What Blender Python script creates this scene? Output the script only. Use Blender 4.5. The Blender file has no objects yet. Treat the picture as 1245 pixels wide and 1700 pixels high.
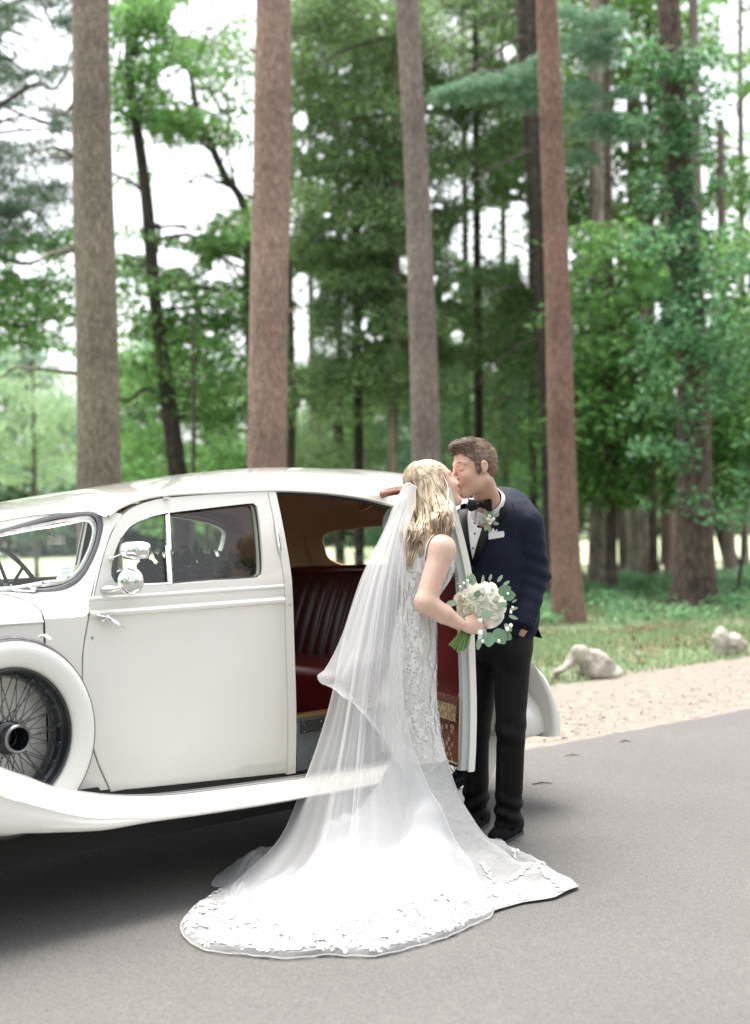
import bpy, math, random
import numpy as np
from mathutils import Vector, Matrix
from mathutils.bvhtree import BVHTree
random.seed(7); rng = np.random.default_rng(7)
scene = bpy.context.scene
C = scene.collection

# ------------------------------------------------------------------ camera
F_PX, CX, CY, CAM_H = 2430.0, 622.5, 850.0, 1.45
_ph, _pt = math.atan(.033), math.atan(22 / F_PX)
_r0 = np.array([1, 0, 0.]); FW = np.array([0, math.cos(_pt), math.sin(_pt)]); _up = np.cross(_r0, FW)
RT = math.cos(_ph) * _r0 - math.sin(_ph) * _up
UP = math.sin(_ph) * _r0 + math.cos(_ph) * _up
EYE = np.array([0, 0, CAM_H])
cam = bpy.data.cameras.new('camera')
cam.sensor_fit = 'VERTICAL'; cam.sensor_height = 56.0
cam.lens = 56.0 * F_PX / 1700.0
cam.clip_start = .1; cam.clip_end = 2000
cam.dof.use_dof = True; cam.dof.focus_distance = 6.35; cam.dof.aperture_fstop = 2.7
cam_o = bpy.data.objects.new('camera', cam); C.objects.link(cam_o)
m = Matrix.Identity(4)
for i in range(3):
    m[i][0] = RT[i]; m[i][1] = UP[i]; m[i][2] = -FW[i]; m[i][3] = EYE[i]
cam_o.matrix_world = m
scene.camera = cam_o

# ------------------------------------------------------------------ light
SUN_EL, SUN_AZ = 76, 335      # elevation, compass-like azimuth of the sun (deg, from +Y clockwise)
world = bpy.data.worlds.new("World"); scene.world = world; world.use_nodes = True
wn = world.node_tree; wn.nodes.clear()
sky = wn.nodes.new('ShaderNodeTexSky'); sky.sky_type = 'NISHITA'; sky.sun_disc = False
sky.sun_elevation = math.radians(SUN_EL); sky.sun_rotation = math.radians(SUN_AZ)
sky.dust_density = 4.0; sky.air_density = 1.0; sky.ozone_density = .6
hs = wn.nodes.new('ShaderNodeHueSaturation'); hs.inputs['Saturation'].default_value = .2
bg = wn.nodes.new('ShaderNodeBackground'); bg.inputs['Strength'].default_value = .15
wo = wn.nodes.new('ShaderNodeOutputWorld')
wn.links.new(sky.outputs[0], hs.inputs['Color']); wn.links.new(hs.outputs[0], bg.inputs[0]); wn.links.new(bg.outputs[0], wo.inputs[0])
sl = bpy.data.lights.new('sun', 'SUN'); sl.energy = 1.5; sl.angle = math.radians(42); sl.color = (1, .955, .88)
so = bpy.data.objects.new('sun', sl); C.objects.link(so)
_e, _a = math.radians(SUN_EL), math.radians(SUN_AZ)
sd = Vector((math.sin(_a) * math.cos(_e), math.cos(_a) * math.cos(_e), math.sin(_e)))
so.rotation_euler = sd.to_track_quat('Z', 'Y').to_euler(); so.location = (0, 0, 30)
vs = scene.view_settings
scene.display_settings.display_device = 'sRGB'
vs.view_transform = 'Standard'; vs.look = 'None'; vs.exposure = 1.64; vs.gamma = 1.0; vs.use_curve_mapping = False
scene.cycles.use_denoising = True
scene.cycles.max_bounces = 12; scene.cycles.transparent_max_bounces = 32
scene.cycles.diffuse_bounces = 6; scene.cycles.glossy_bounces = 3; scene.cycles.transmission_bounces = 4
scene.cycles.caustics_reflective = False; scene.cycles.caustics_refractive = False
scene.cycles.sample_clamp_indirect = 6

# ------------------------------------------------------------------ helpers: positions
def ray(px, py): return FW + (px - CX) / F_PX * RT - (py - CY) / F_PX * UP
def P(px, py, Y):
    "world point seen at photo pixel (px,py) at depth Y"
    d = ray(px, py); return EYE + d * (Y / d[1])
def G(px, py, z=0.):
    d = ray(px, py); return EYE + d * ((z - CAM_H) / d[2])
YAW = math.radians(43)
CU = np.array([math.cos(YAW), math.sin(YAW), 0]); CN = np.array([math.sin(YAW), -math.cos(YAW), 0]); CZ = np.array([0, 0, 1.])
C0 = P(185, 1315, 5.75); C0[2] = 0
def car(s, o, h): return C0 + CU * s + CN * o + CZ * h
def PC(px, py, o):
    d = ray(px, py); t = (o - (EYE - C0) @ CN) / (d @ CN); p = EYE + t * d; q = p - C0
    return np.array([q @ CU, p[2]])
def V3(*a): return np.array(a, float)
def nrm(v): v = np.asarray(v, float); return v / (np.linalg.norm(v) + 1e-12)
def cr(pts, n, closed=False):
    "Catmull-Rom through pts, n samples per span"
    pts = [np.asarray(p, float) for p in pts]; N = len(pts); out = []
    spans = N if closed else N - 1
    for i in range(spans):
        if closed: a, b, c, d = (pts[(i + k) % N] for k in (-1, 0, 1, 2))
        else:
            b, c = pts[i], pts[i + 1]; a = pts[i - 1] if i else 2 * b - c; d = pts[i + 2] if i + 2 < N else 2 * c - b
        for k in range(n):
            t = k / n
            out.append(.5 * (2 * b + (c - a) * t + (2 * a - 5 * b + 4 * c - d) * t * t + (-a + 3 * b - 3 * c + d) * t ** 3))
    if not closed: out.append(pts[-1])
    return np.array(out)
def interp(x, xs, ys): return np.interp(x, xs, ys)

# ------------------------------------------------------------------ helpers: objects
WLOC = {}
def tag(o, label=None, cat=None, group=None, kind=None):
    if label: o['label'] = label
    if cat: o['category'] = cat
    if group: o['group'] = group
    if kind: o['kind'] = kind
    return o
def thing(name, loc, label, cat, group=None):
    o = bpy.data.objects.new(name, None); C.objects.link(o); o.empty_display_size = .1
    o.location = tuple(loc); WLOC[o.name] = np.array(loc, float)
    return tag(o, label, cat, group)
def npmesh(name, V, faces, smooth=True, sharp=None):
    me = bpy.data.meshes.new(name)
    V = np.asarray(V, np.float32)
    if isinstance(faces, np.ndarray):
        k = faces.shape[1]; nf = len(faces)
        me.vertices.add(len(V)); me.vertices.foreach_set('co', V.ravel())
        me.loops.add(nf * k); me.loops.foreach_set('vertex_index', faces.ravel().astype(np.int32))
        me.polygons.add(nf); me.polygons.foreach_set('loop_start', np.arange(0, nf * k, k, dtype=np.int32))
        me.update(calc_edges=True)
    else:
        me.from_pydata([tuple(map(float, v)) for v in V], [], [tuple(int(i) for i in f) for f in faces]); me.update()
    if smooth:
        me.polygons.foreach_set('use_smooth', [True] * len(me.polygons))
        if sharp: me.set_sharp_from_angle(angle=math.radians(sharp))
    me.validate()
    return me
def obj(name, V, faces, mat, parent=None, smooth=True, sharp=40, origin=None, kind=None, label=None):
    V = np.asarray(V, float)
    if origin is None:
        origin = np.array([V[:, 0].mean(), V[:, 1].mean(), V[:, 2].min()]) if parent is None else V.mean(0)
    origin = np.asarray(origin, float)
    me = npmesh(name, V - origin, faces, smooth, sharp)
    if mat: me.materials.append(mat)
    o = bpy.data.objects.new(name, me); C.objects.link(o)
    WLOC[o.name] = origin.copy()
    if parent is not None:
        o.parent = parent; o.location = tuple(origin - WLOC[parent.name])
    else: o.location = tuple(origin)
    if kind: o['kind'] = kind
    if label: o['label'] = label
    return o
def inst(name, me, world_loc, parent=None, rot=None, scale=1, mat3=None):
    o = bpy.data.objects.new(name, me); C.objects.link(o); WLOC[o.name] = np.array(world_loc, float)
    base = WLOC[parent.name] if parent is not None else np.zeros(3)
    if parent is not None: o.parent = parent
    if mat3 is not None:
        M = Matrix([list(r) for r in np.asarray(mat3)]).to_4x4() @ Matrix.Scale(scale, 4)
        M.translation = Vector(tuple(np.array(world_loc) - base)); o.matrix_local = M
    else:
        o.location = tuple(np.array(world_loc) - base)
        if rot is not None: o.rotation_euler = rot
        o.scale = (scale,) * 3
    return o
class MB:
    def __init__(s): s.V = []; s.F = []
    def add(s, V, Fc):
        b = len(s.V); s.V.extend([np.asarray(v, float) for v in V]); s.F.extend([tuple(i + b for i in f) for f in Fc]); return s
    def grid(s, Pg, close_u=False, close_v=False, flip=False):
        nu, nv = len(Pg), len(Pg[0]); V = [p for r in Pg for p in r]; Fc = []
        for i in range(nu if close_u else nu - 1):
            for j in range(nv if close_v else nv - 1):
                a, b, c, d = i * nv + j, ((i + 1) % nu) * nv + j, ((i + 1) % nu) * nv + (j + 1) % nv, i * nv + (j + 1) % nv
                Fc.append((a, d, c, b) if flip else (a, b, c, d))
        return s.add(V, Fc)
    def tube(s, pts, r, n=8, cap=True, closed=False, flat=None, up=None):
        pts = [np.asarray(p, float) for p in pts]; N = len(pts)
        rr = [r] * N if np.isscalar(r) else list(r)
        ref = np.array([0, 0, 1.]) if up is None else nrm(up); rings = []
        pe = None
        for i in range(N):
            if closed: t = pts[(i + 1) % N] - pts[i - 1]
            else: t = pts[min(i + 1, N - 1)] - pts[max(i - 1, 0)]
            t = nrm(t)
            if up is None and pe is not None: e = pe - t * (pe @ t)
            else: e = ref - t * (ref @ t)
            if np.linalg.norm(e) < 1e-3: e = np.cross(t, [1, .1, .2])
            e = nrm(e); pe = e; f = np.cross(t, e)
            fl = 1 if flat is None else flat
            rings.append([pts[i] + rr[i] * (math.cos(2 * math.pi * k / n) * f + fl * math.sin(2 * math.pi * k / n) * e) for k in range(n)])
        b = len(s.V)
        s.grid(rings, close_u=closed, close_v=True)
        if cap and not closed:
            s.F.append(tuple(b + k for k in range(n))); s.F.append(tuple(b + (N - 1) * n + n - 1 - k for k in range(n)))
        return s
    def box(s, c, ax, ay, az, hx, hy, hz):
        c = np.asarray(c, float); V = []
        for i in (-1, 1):
            for j in (-1, 1):
                for k in (-1, 1): V.append(c + i * hx * np.asarray(ax) + j * hy * np.asarray(ay) + k * hz * np.asarray(az))
        return s.add(V, [(0, 1, 3, 2), (4, 6, 7, 5), (0, 4, 5, 1), (2, 3, 7, 6), (0, 2, 6, 4), (1, 5, 7, 3)])
    def lathe(s, c, ax, prof, n=48, close=False):
        "prof = [(radius, along axis)]"
        ax = nrm(ax); e = nrm(np.cross(ax, [0, 0, 1.]) if abs(ax[2]) < .9 else np.cross(ax, [1, 0, 0.])); f = np.cross(ax, e)
        rings = [[np.asarray(c) + ax * z + r * (math.cos(2 * math.pi * k / n) * e + math.sin(2 * math.pi * k / n) * f) for r, z in prof] for k in range(n)]
        return s.grid(rings, close_u=True, close_v=close)
    def build(s, name, mat, parent=None, **k): return obj(name, np.array(s.V), s.F, mat, parent, **k)
def solid_strip(A, B, K=1): return [[a + (b - a) * k / K for k in range(K + 1)] for a, b in zip(A, B)]

# ------------------------------------------------------------------ helpers: SDF solids
def q_(p, a): return p - np.asarray(a, float)
def s_cone(a, b, ra, rb, sq=None):
    a, b = np.asarray(a, float), np.asarray(b, float)
    def f(p):
        pa = p - a; ba = b - a
        if sq is not None:
            ax, k = sq; ax = nrm(ax); pa = pa + np.outer(pa @ ax, ax) * (1 / k - 1); ba = ba + (ba @ ax) * ax * (1 / k - 1)
        t = np.clip(pa @ ba / (ba @ ba), 0, 1)
        return np.linalg.norm(pa - t[:, None] * ba, axis=1) - (ra + (rb - ra) * t)
    return f
def s_ell(c, r, R=None):
    c = np.asarray(c, float); r = np.asarray(r, float); R = np.eye(3) if R is None else np.asarray(R)
    def f(p):
        q = (p - c) @ R.T; k0 = np.linalg.norm(q / r, axis=1); k1 = np.linalg.norm(q / r ** 2, axis=1) + 1e-9
        return k0 * (k0 - 1) / k1
    return f
def smin(a, b, k):
    h = np.clip(.5 + .5 * (b - a) / k, 0, 1); return b + (a - b) * h - k * h * (1 - h)
def s_union(items):
    "items = [(sdf, blend)]"
    def f(p):
        d = items[0][0](p)
        for g, k in items[1:]: d = smin(d, g(p), k)
        return d
    return f
def vnoise(p, seed=0):
    p = np.asarray(p, float) + seed * 17.13; i = np.floor(p).astype(np.int64); f = p - i; f = f * f * (3 - 2 * f); out = 0
    for dx in (0, 1):
        for dy in (0, 1):
            for dz in (0, 1):
                h = ((i[:, 0] + dx) * 374761393 + (i[:, 1] + dy) * 668265263 + (i[:, 2] + dz) * 2147483647) & 0xffffffff
                h = ((h ^ (h >> 13)) * 1274126177) & 0xffffffff; h = (h ^ (h >> 16)) & 0xffff
                w = (f[:, 0] if dx else 1 - f[:, 0]) * (f[:, 1] if dy else 1 - f[:, 1]) * (f[:, 2] if dz else 1 - f[:, 2])
                out = out + w * h / 65535.
    return out
def sdf_mesh(f, lo, hi, h):
    lo, hi = np.asarray(lo, float), np.asarray(hi, float); n = np.ceil((hi - lo) / h).astype(int) + 1
    X, Y, Z = np.meshgrid(*[lo[i] + h * np.arange(n[i]) for i in range(3)], indexing='ij')
    Pn = np.stack([X.ravel(), Y.ravel(), Z.ravel()], 1)
    D = np.concatenate([f(Pn[i:i + 200000]) for i in range(0, len(Pn), 200000)]).reshape(n)
    S = D < 0
    c = [S[dx:n[0] - 1 + dx, dy:n[1] - 1 + dy, dz:n[2] - 1 + dz] for dx in (0, 1) for dy in (0, 1) for dz in (0, 1)]
    tot = sum(x.astype(int) for x in c); act = (tot > 0) & (tot < 8)
    idx = -np.ones(act.shape, int); ids = np.argwhere(act); idx[act] = np.arange(len(ids))
    acc = np.zeros((len(ids), 3)); cnt = np.zeros(len(ids))
    offs = [(dx, dy, dz) for dx in (0, 1) for dy in (0, 1) for dz in (0, 1)]
    for a in range(8):
        for b in range(a + 1, 8):
            oa, ob = np.array(offs[a]), np.array(offs[b])
            if abs(oa - ob).sum() != 1: continue
            da = D[tuple((ids + oa).T)]; db = D[tuple((ids + ob).T)]; m_ = (da < 0) != (db < 0)
            t = np.where(m_, da / np.where(m_, da - db, 1), 0)
            acc += (oa + (ob - oa) * t[:, None]) * m_[:, None]; cnt += m_
    V = lo + h * (ids + acc / cnt[:, None])
    quads = []
    for ax in range(3):
        o1, o2 = [(1, 2), (2, 0), (0, 1)][ax]
        sl0 = [slice(1, n[i] - 1) for i in range(3)]; sl0[ax] = slice(0, n[ax] - 1)
        sl1 = list(sl0); sl1[ax] = slice(1, n[ax])
        A, B = S[tuple(sl0)], S[tuple(sl1)]; e = np.argwhere(A != B)
        if not len(e): continue
        fl = A[tuple(e.T)]
        base = e.copy(); base[:, o1] += 1; base[:, o2] += 1
        def gi(d1, d2):
            q = base.copy(); q[:, o1] -= d1; q[:, o2] -= d2; return idx[tuple(q.T)]
        q = np.stack([gi(1, 1), gi(0, 1), gi(0, 0), gi(1, 0)], 1)
        q[~fl] = q[~fl][:, ::-1]; quads.append(q)
    return V, np.concatenate(quads)

# ------------------------------------------------------------------ materials
def lin(c): return tuple(c) + (1,) if len(c) == 3 else tuple(c)
def mat(name, col, rough=.5, metal=0, spec=.5, col2=None, nscale=5, nstretch=(1, 1, 1), bump=0, bscale=None, bdist=.01, coat=0, trans=0, ramp=(.35, .65), sss=0, detail=6, island=0, wave=None):
    M = bpy.data.materials.new(name); M.use_nodes = True; nt = M.node_tree; b = nt.nodes['Principled BSDF']
    b.inputs['Base Color'].default_value = lin(col); b.inputs['Roughness'].default_value = rough; b.inputs['Metallic'].default_value = metal
    b.inputs['Specular IOR Level'].default_value = spec; b.inputs['Coat Weight'].default_value = coat; b.inputs['Coat Roughness'].default_value = .04
    if sss: b.inputs['Subsurface Weight'].default_value = sss; b.inputs['Subsurface Radius'].default_value = (.02, .008, .004)
    tc = nt.nodes.new('ShaderNodeTexCoord'); mp = nt.nodes.new('ShaderNodeMapping'); mp.inputs['Scale'].default_value = nstretch
    nt.links.new(tc.outputs['Object'], mp.inputs[0])
    colout = None
    if col2 is not None:
        nz = nt.nodes.new('ShaderNodeTexNoise'); nz.inputs['Scale'].default_value = nscale; nz.inputs['Detail'].default_value = detail
        nt.links.new(mp.outputs[0], nz.inputs[0])
        r = nt.nodes.new('ShaderNodeValToRGB'); r.color_ramp.elements[0].position = ramp[0]; r.color_ramp.elements[1].position = ramp[1]
        r.color_ramp.elements[0].color = lin(col); r.color_ramp.elements[1].color = lin(col2)
        nt.links.new(nz.outputs['Fac'], r.inputs[0]); colout = r.outputs[0]
    if island:
        g = nt.nodes.new('ShaderNodeNewGeometry'); hv = nt.nodes.new('ShaderNodeHueSaturation')
        mr = nt.nodes.new('ShaderNodeMapRange'); mr.inputs['To Min'].default_value = 1 - island; mr.inputs['To Max'].default_value = 1 + island
        nt.links.new(g.outputs['Random Per Island'], mr.inputs[0]); nt.links.new(mr.outputs[0], hv.inputs['Value'])
        if colout: nt.links.new(colout, hv.inputs['Color'])
        else: hv.inputs['Color'].default_value = lin(col)
        colout = hv.outputs[0]
    if colout: nt.links.new(colout, b.inputs['Base Color'])
    if bump:
        nb = nt.nodes.new('ShaderNodeTexNoise'); nb.inputs['Scale'].default_value = bscale or nscale * 4; nb.inputs['Detail'].default_value = 8
        nt.links.new(mp.outputs[0], nb.inputs[0]); bp = nt.nodes.new('ShaderNodeBump'); bp.inputs['Strength'].default_value = bump; bp.inputs['Distance'].default_value = bdist
        nt.links.new(nb.outputs['Fac'], bp.inputs['Height']); nt.links.new(bp.outputs[0], b.inputs['Normal'])
    if trans:   # thin translucent leaf / petal
        tr = nt.nodes.new('ShaderNodeBsdfTranslucent'); mx = nt.nodes.new('ShaderNodeMixShader'); mx.inputs[0].default_value = trans
        if colout: nt.links.new(colout, tr.inputs[0])
        else: tr.inputs[0].default_value = lin(col)
        out = nt.nodes['Material Output']; nt.links.new(b.outputs[0], mx.inputs[1]); nt.links.new(tr.outputs[0], mx.inputs[2]); nt.links.new(mx.outputs[0], out.inputs[0])
    return M
def glass_mat(name, tint=(.93, .96, .94), gloss=.12):
    M = bpy.data.materials.new(name); M.use_nodes = True; nt = M.node_tree; nt.nodes.remove(nt.nodes['Principled BSDF'])
    t = nt.nodes.new('ShaderNodeBsdfTransparent'); t.inputs[0].default_value = lin(tint)
    g = nt.nodes.new('ShaderNodeBsdfGlossy'); g.inputs['Roughness'].default_value = .01
    lw = nt.nodes.new('ShaderNodeLayerWeight'); lw.inputs[0].default_value = .5
    fr = nt.nodes.new('ShaderNodeMath'); fr.operation = 'POWER'; fr.inputs[1].default_value = 5; nt.links.new(lw.outputs['Facing'], fr.inputs[0])
    ad = nt.nodes.new('ShaderNodeMath'); ad.operation = 'MULTIPLY_ADD'; ad.inputs[1].default_value = .9; ad.inputs[2].default_value = .04 + gloss * .2
    mx = nt.nodes.new('ShaderNodeMixShader'); nt.links.new(fr.outputs[0], ad.inputs[0]); nt.links.new(ad.outputs[0], mx.inputs[0])
    nt.links.new(t.outputs[0], mx.inputs[1]); nt.links.new(g.outputs[0], mx.inputs[2]); nt.links.new(mx.outputs[0], nt.nodes['Material Output'].inputs[0])
    return M
def tulle_mat(name, col, alpha, edge=.35):
    M = bpy.data.materials.new(name); M.use_nodes = True; nt = M.node_tree; nt.nodes.remove(nt.nodes['Principled BSDF'])
    t = nt.nodes.new('ShaderNodeBsdfTransparent'); d = nt.nodes.new('ShaderNodeBsdfDiffuse'); d.inputs[0].default_value = lin(col)
    tl = nt.nodes.new('ShaderNodeBsdfTranslucent'); tl.inputs[0].default_value = lin(col)
    m1 = nt.nodes.new('ShaderNodeMixShader'); m1.inputs[0].default_value = .45; nt.links.new(d.outputs[0], m1.inputs[1]); nt.links.new(tl.outputs[0], m1.inputs[2])
    lw = nt.nodes.new('ShaderNodeLayerWeight'); lw.inputs[0].default_value = .35
    ma = nt.nodes.new('ShaderNodeMath'); ma.operation = 'MULTIPLY_ADD'; ma.inputs[1].default_value = edge; ma.inputs[2].default_value = alpha; ma.use_clamp = True
    nt.links.new(lw.outputs['Facing'], ma.inputs[0])
    m2 = nt.nodes.new('ShaderNodeMixShader'); nt.links.new(ma.outputs[0], m2.inputs[0]); nt.links.new(t.outputs[0], m2.inputs[1]); nt.links.new(m1.outputs[0], m2.inputs[2])
    nt.links.new(m2.outputs[0], nt.nodes['Material Output'].inputs[0]); return M
M_ = {}
M_['paint'] = mat('cream_white_paint', (.74, .722, .675), .2, coat=1, spec=.5, bump=.02, bscale=3, bdist=.01)
M_['jamb'] = mat('door_jamb_paint', (.50, .54, .52), .4)
M_['chrome'] = mat('chrome', (.85, .86, .86), .08, 1)
M_['dullmetal'] = mat('dull_metal', (.45, .45, .44), .35, 1, col2=(.3, .3, .3), nscale=20)
M_['blackmetal'] = mat('black_wheel_enamel', (.012, .014, .018), .25, coat=.3)
M_['rubber'] = mat('black_rubber', (.025, .025, .025), .7, col2=(.05, .05, .05), nscale=30)
M_['tread'] = mat('tyre_tread_rubber', (.09, .085, .09), .8, col2=(.14, .13, .14), nscale=40)
M_['whitewall'] = mat('whitewall_rubber', (.72, .71, .67), .6, bump=.25, bscale=140, bdist=.003)
M_['boardrubber'] = mat('ribbed_board_rubber', (.16, .155, .16), .6, nstretch=(1, 1, 1), bump=.2, bscale=60)
M_['underside'] = mat('dark_chassis', (.02, .02, .02), .8)
M_['leather'] = mat('burgundy_leather', (.115, .011, .012), .3, col2=(.085, .009, .010), nscale=8, bump=.12, bscale=160, bdist=.002)
M_['leatherlit'] = mat('lit_burgundy_seat_leather', (.21, .016, .018), .3, col2=(.16, .012, .014), nscale=8, bump=.12, bscale=160, bdist=.002)  # lighter copy of the burgundy leather, brightness painted in for the cushion
M_['leatherdark'] = mat('dark_oxblood_leather', (.085, .018, .018), .33, col2=(.06, .014, .014), nscale=8, bump=.12, bscale=160, bdist=.002)
M_['headlining'] = mat('brown_headlining_cloth', (.50, .32, .19), .95, col2=(.44, .28, .16), nscale=120, bump=.1, bscale=300, bdist=.002)
M_['walnut'] = mat('varnished_walnut', (.30, .085, .018), .38, col2=(.16, .042, .01), nscale=7, nstretch=(6, 6, 1.2), spec=.3, coat=.12, ramp=(.3, .75))
M_['brass'] = mat('brass_strip', (.75, .55, .3), .3, 1)
M_['greypanel'] = mat('grey_sill_panel', (.10, .115, .12), .5, col2=(.08, .09, .095), nscale=30)
M_['glass'] = glass_mat('clear_glass'); M_['glass_dark'] = glass_mat('green_tinted_glass', (.72, .80, .74), .3)
M_['seal'] = mat('dark_window_seal', (.02, .022, .02), .6)
# ================================================================== the setting
EDGE0 = V3(.89, 9.26, 0); EDIR = nrm(V3(1.85, 1.65, 0)); EPER = V3(-EDIR[1], EDIR[0], 0)
M_['asphalt'] = mat('worn_grey_asphalt', (.102, .096, .091), .9, col2=(.136, .129, .122), nscale=160, ramp=(.3, .7), bump=.35, bscale=220, bdist=.004, detail=4)
def asphalt_tweak():
    nt = M_['asphalt'].node_tree; b = nt.nodes['Principled BSDF']; L = nt.links
    src = b.inputs['Base Color'].links[0].from_socket
    tc = nt.nodes.new('ShaderNodeTexCoord')
    big = nt.nodes.new('ShaderNodeTexNoise'); big.inputs['Scale'].default_value = .9; big.inputs['Detail'].default_value = 5
    vo = nt.nodes.new('ShaderNodeTexVoronoi'); vo.inputs['Scale'].default_value = 200
    L.new(tc.outputs['Object'], big.inputs[0]); L.new(tc.outputs['Object'], vo.inputs[0])
    r = nt.nodes.new('ShaderNodeMapRange'); r.inputs['From Min'].default_value = .3; r.inputs['From Max'].default_value = .7; r.inputs['To Min'].default_value = .93; r.inputs['To Max'].default_value = 1.06
    L.new(big.outputs['Fac'], r.inputs[0])
    r2 = nt.nodes.new('ShaderNodeMapRange'); r2.inputs['To Min'].default_value = .68; r2.inputs['To Max'].default_value = 1.28
    sep = nt.nodes.new('ShaderNodeSeparateColor'); L.new(vo.outputs['Color'], sep.inputs[0]); L.new(sep.outputs[0], r2.inputs[0])
    mu = nt.nodes.new('ShaderNodeMath'); mu.operation = 'MULTIPLY'; L.new(r.outputs[0], mu.inputs[0]); L.new(r2.outputs[0], mu.inputs[1])
    hv = nt.nodes.new('ShaderNodeHueSaturation'); L.new(src, hv.inputs['Color']); L.new(mu.outputs[0], hv.inputs['Value']); L.new(hv.outputs[0], b.inputs['Base Color'])
asphalt_tweak()
M_['gravel'] = mat('sandy_gravel', (.175, .148, .12), .95, col2=(.28, .245, .205), nscale=9, bump=.5, bscale=60, bdist=.012, ramp=(.3, .7))
M_['soil'] = mat('woodland_floor', (.15, .20, .10), .95, col2=(.25, .19, .14), nscale=.9, bump=.6, bscale=14, bdist=.05, ramp=(.5, .72))
M_['field'] = mat('sunlit_pale_grass', (.42, .48, .27), .95, col2=(.50, .54, .34), nscale=.3)  # pale base colour stands in for direct sun on the open field
def edge_poly(off, a, b, step, jit, seed):
    r = np.random.default_rng(seed); n = int((b - a) / step); out = []
    w = 0
    for i in range(n + 1):
        s = a + (b - a) * i / n; w = w * .8 + r.normal(0, jit) * .6
        out.append(EDGE0 + EDIR * s + EPER * (off + w + .12 * math.sin(s * .7 + seed) * (1 if off else .3)))
    return out
def sheet(name, near, far, z, mtl):
    A = [p.copy() for p in near]; B = [p.copy() for p in far]
    for p in A + B: p[2] = z
    mb = MB(); mb.grid([A, B]); o = mb.build(name, mtl, origin=(0, 0, z)); tag(o, kind='structure'); return o
e_road = edge_poly(0, -60, 60, .06, .012, 3)
sheet('road', [p - EPER * 45 for p in e_road], e_road, 0, M_['asphalt'])
e_g = edge_poly(2.35, -60, 60, .12, .09, 5)
sheet('gravel_verge', [p - EPER * .6 for p in edge_poly(0, -60, 60, .12, 0, 5)], e_g, -.004, M_['gravel'])
mb = MB(); mb.add([V3(-600, -200, -.012), V3(600, -200, -.012), V3(600, 900, -.012), V3(-600, 900, -.012)], [(0, 1, 2, 3)])
tag(mb.build('ground', M_['soil'], origin=(0, 0, -.012)), kind='structure')
xs = np.linspace(-120, 120, 240); r_ = np.random.default_rng(2)
nearf = [V3(x, 36 + 2.0 * math.sin(x * .21) + r_.normal(0, .5), 0) for x in xs]; farf = [V3(x, 112, 0) for x in xs]
sheet('grass_field', nearf, farf, -.006, M_['field'])

def in_road(p): return (np.asarray(p)[:, :2] - EDGE0[:2]) @ EPER[:2]
# loose stones on the verge
def pebbles():
    n = 9000; s = rng.uniform(-4, 9, n); w = np.abs(rng.normal(0, 1, n)) * .9 + rng.uniform(-.08, .4, n); w = np.where(w > 2.5, rng.uniform(0, 2.4, n), w)
    c = EDGE0 + np.outer(s, EDIR) + np.outer(w, EPER); r = rng.gamma(1.6, .0018, n) + .0015
    base = np.array([[1, 0, 0], [-1, 0, 0], [0, 1, 0], [0, -1, 0], [0, 0, .7], [0, 0, -.7]], float)
    F = np.array([[0, 2, 4], [2, 1, 4], [1, 3, 4], [3, 0, 4], [2, 0, 5], [1, 2, 5], [3, 1, 5], [0, 3, 5]])
    V = base[None] * rng.uniform(.6, 1.3, (n, 6, 1)) * r[:, None, None]
    a = rng.uniform(0, 6.28, n); ca, sa = np.cos(a)[:, None], np.sin(a)[:, None]
    V = np.stack([V[..., 0] * ca - V[..., 1] * sa, V[..., 0] * sa + V[..., 1] * ca, V[..., 2]], -1) + c[:, None]; V[..., 2] += r[:, None] * .3
    Fa = (F[None] + (np.arange(n) * 6)[:, None, None]).reshape(-1, 3)
    tag(obj('gravel_stones', V.reshape(-1, 3), Fa, mat('stone_chips', (.32, .285, .245), .9, island=.25), smooth=False, origin=(1, 10, 0)),
        'loose pale stones and grit scattered along the verge beside the road', 'gravel', kind='stuff')
pebbles()

# ------------------------------------------------------------------ foliage tools
def px_of(p):
    v = np.asarray(p) - EYE; d = v @ FW; return np.stack([CX + F_PX * (v @ RT) / d, CY - F_PX * (v @ UP) / d], 1)
LEAFMUL = 1.5
GAPS = [(60, 75, 62, 42), (35, 205, 50, 30), (330, 300, 75, 60), (300, 365, 55, 35), (330, 30, 48, 34), (290, 130, 30, 22), (500, 560, 22, 55), (505, 480, 25, 28), (815, 395, 68, 52), (760, 560, 14, 14),
        (700, 230, 10, 8), (838, 85, 18, 16), (680, 440, 30, 18), (880, 440, 20, 40), (1055, 170, 32, 18), (1050, 240, 20, 14), (1225, 45, 30, 45), (1228, 190, 30, 36), (1180, 370, 20, 16), (1080, 520, 24, 20), (1165, 300, 12, 26),
        (50, 440, 30, 22), (290, 430, 40, 16), (120, 440, 16, 20), (380, 445, 30, 22), (1165, 535, 16, 22), (945, 430, 10, 20), (500, 200, 14, 16), (860, 345, 16, 12), (235, 250, 22, 40), (120, 160, 26, 30),
        (90, 620, 60, 40), (30, 600, 30, 30), (1090, 800, 14, 50), (505, 690, 14, 30), (230, 690, 16, 30)]
_g = np.random.default_rng(404)
for _cx, _cy in ((735, 170), (560, 390), (745, 470), (870, 300), (620, 560), (520, 260), (800, 620), (640, 30), (700, 330)):
    GAPS += [(_cx + _g.normal(0, 20), _cy + _g.normal(0, 17), _g.uniform(3, 9), _g.uniform(3, 9)) for _ in range(6)]
GAPS += [] + [(_g.uniform(0, 420), _g.uniform(0, 640), _g.uniform(4, 12), _g.uniform(4, 10)) for _ in range(26)] + [(_g.uniform(930, 1245), _g.uniform(0, 700), _g.uniform(4, 10), _g.uniform(4, 9)) for _ in range(26)]
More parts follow.
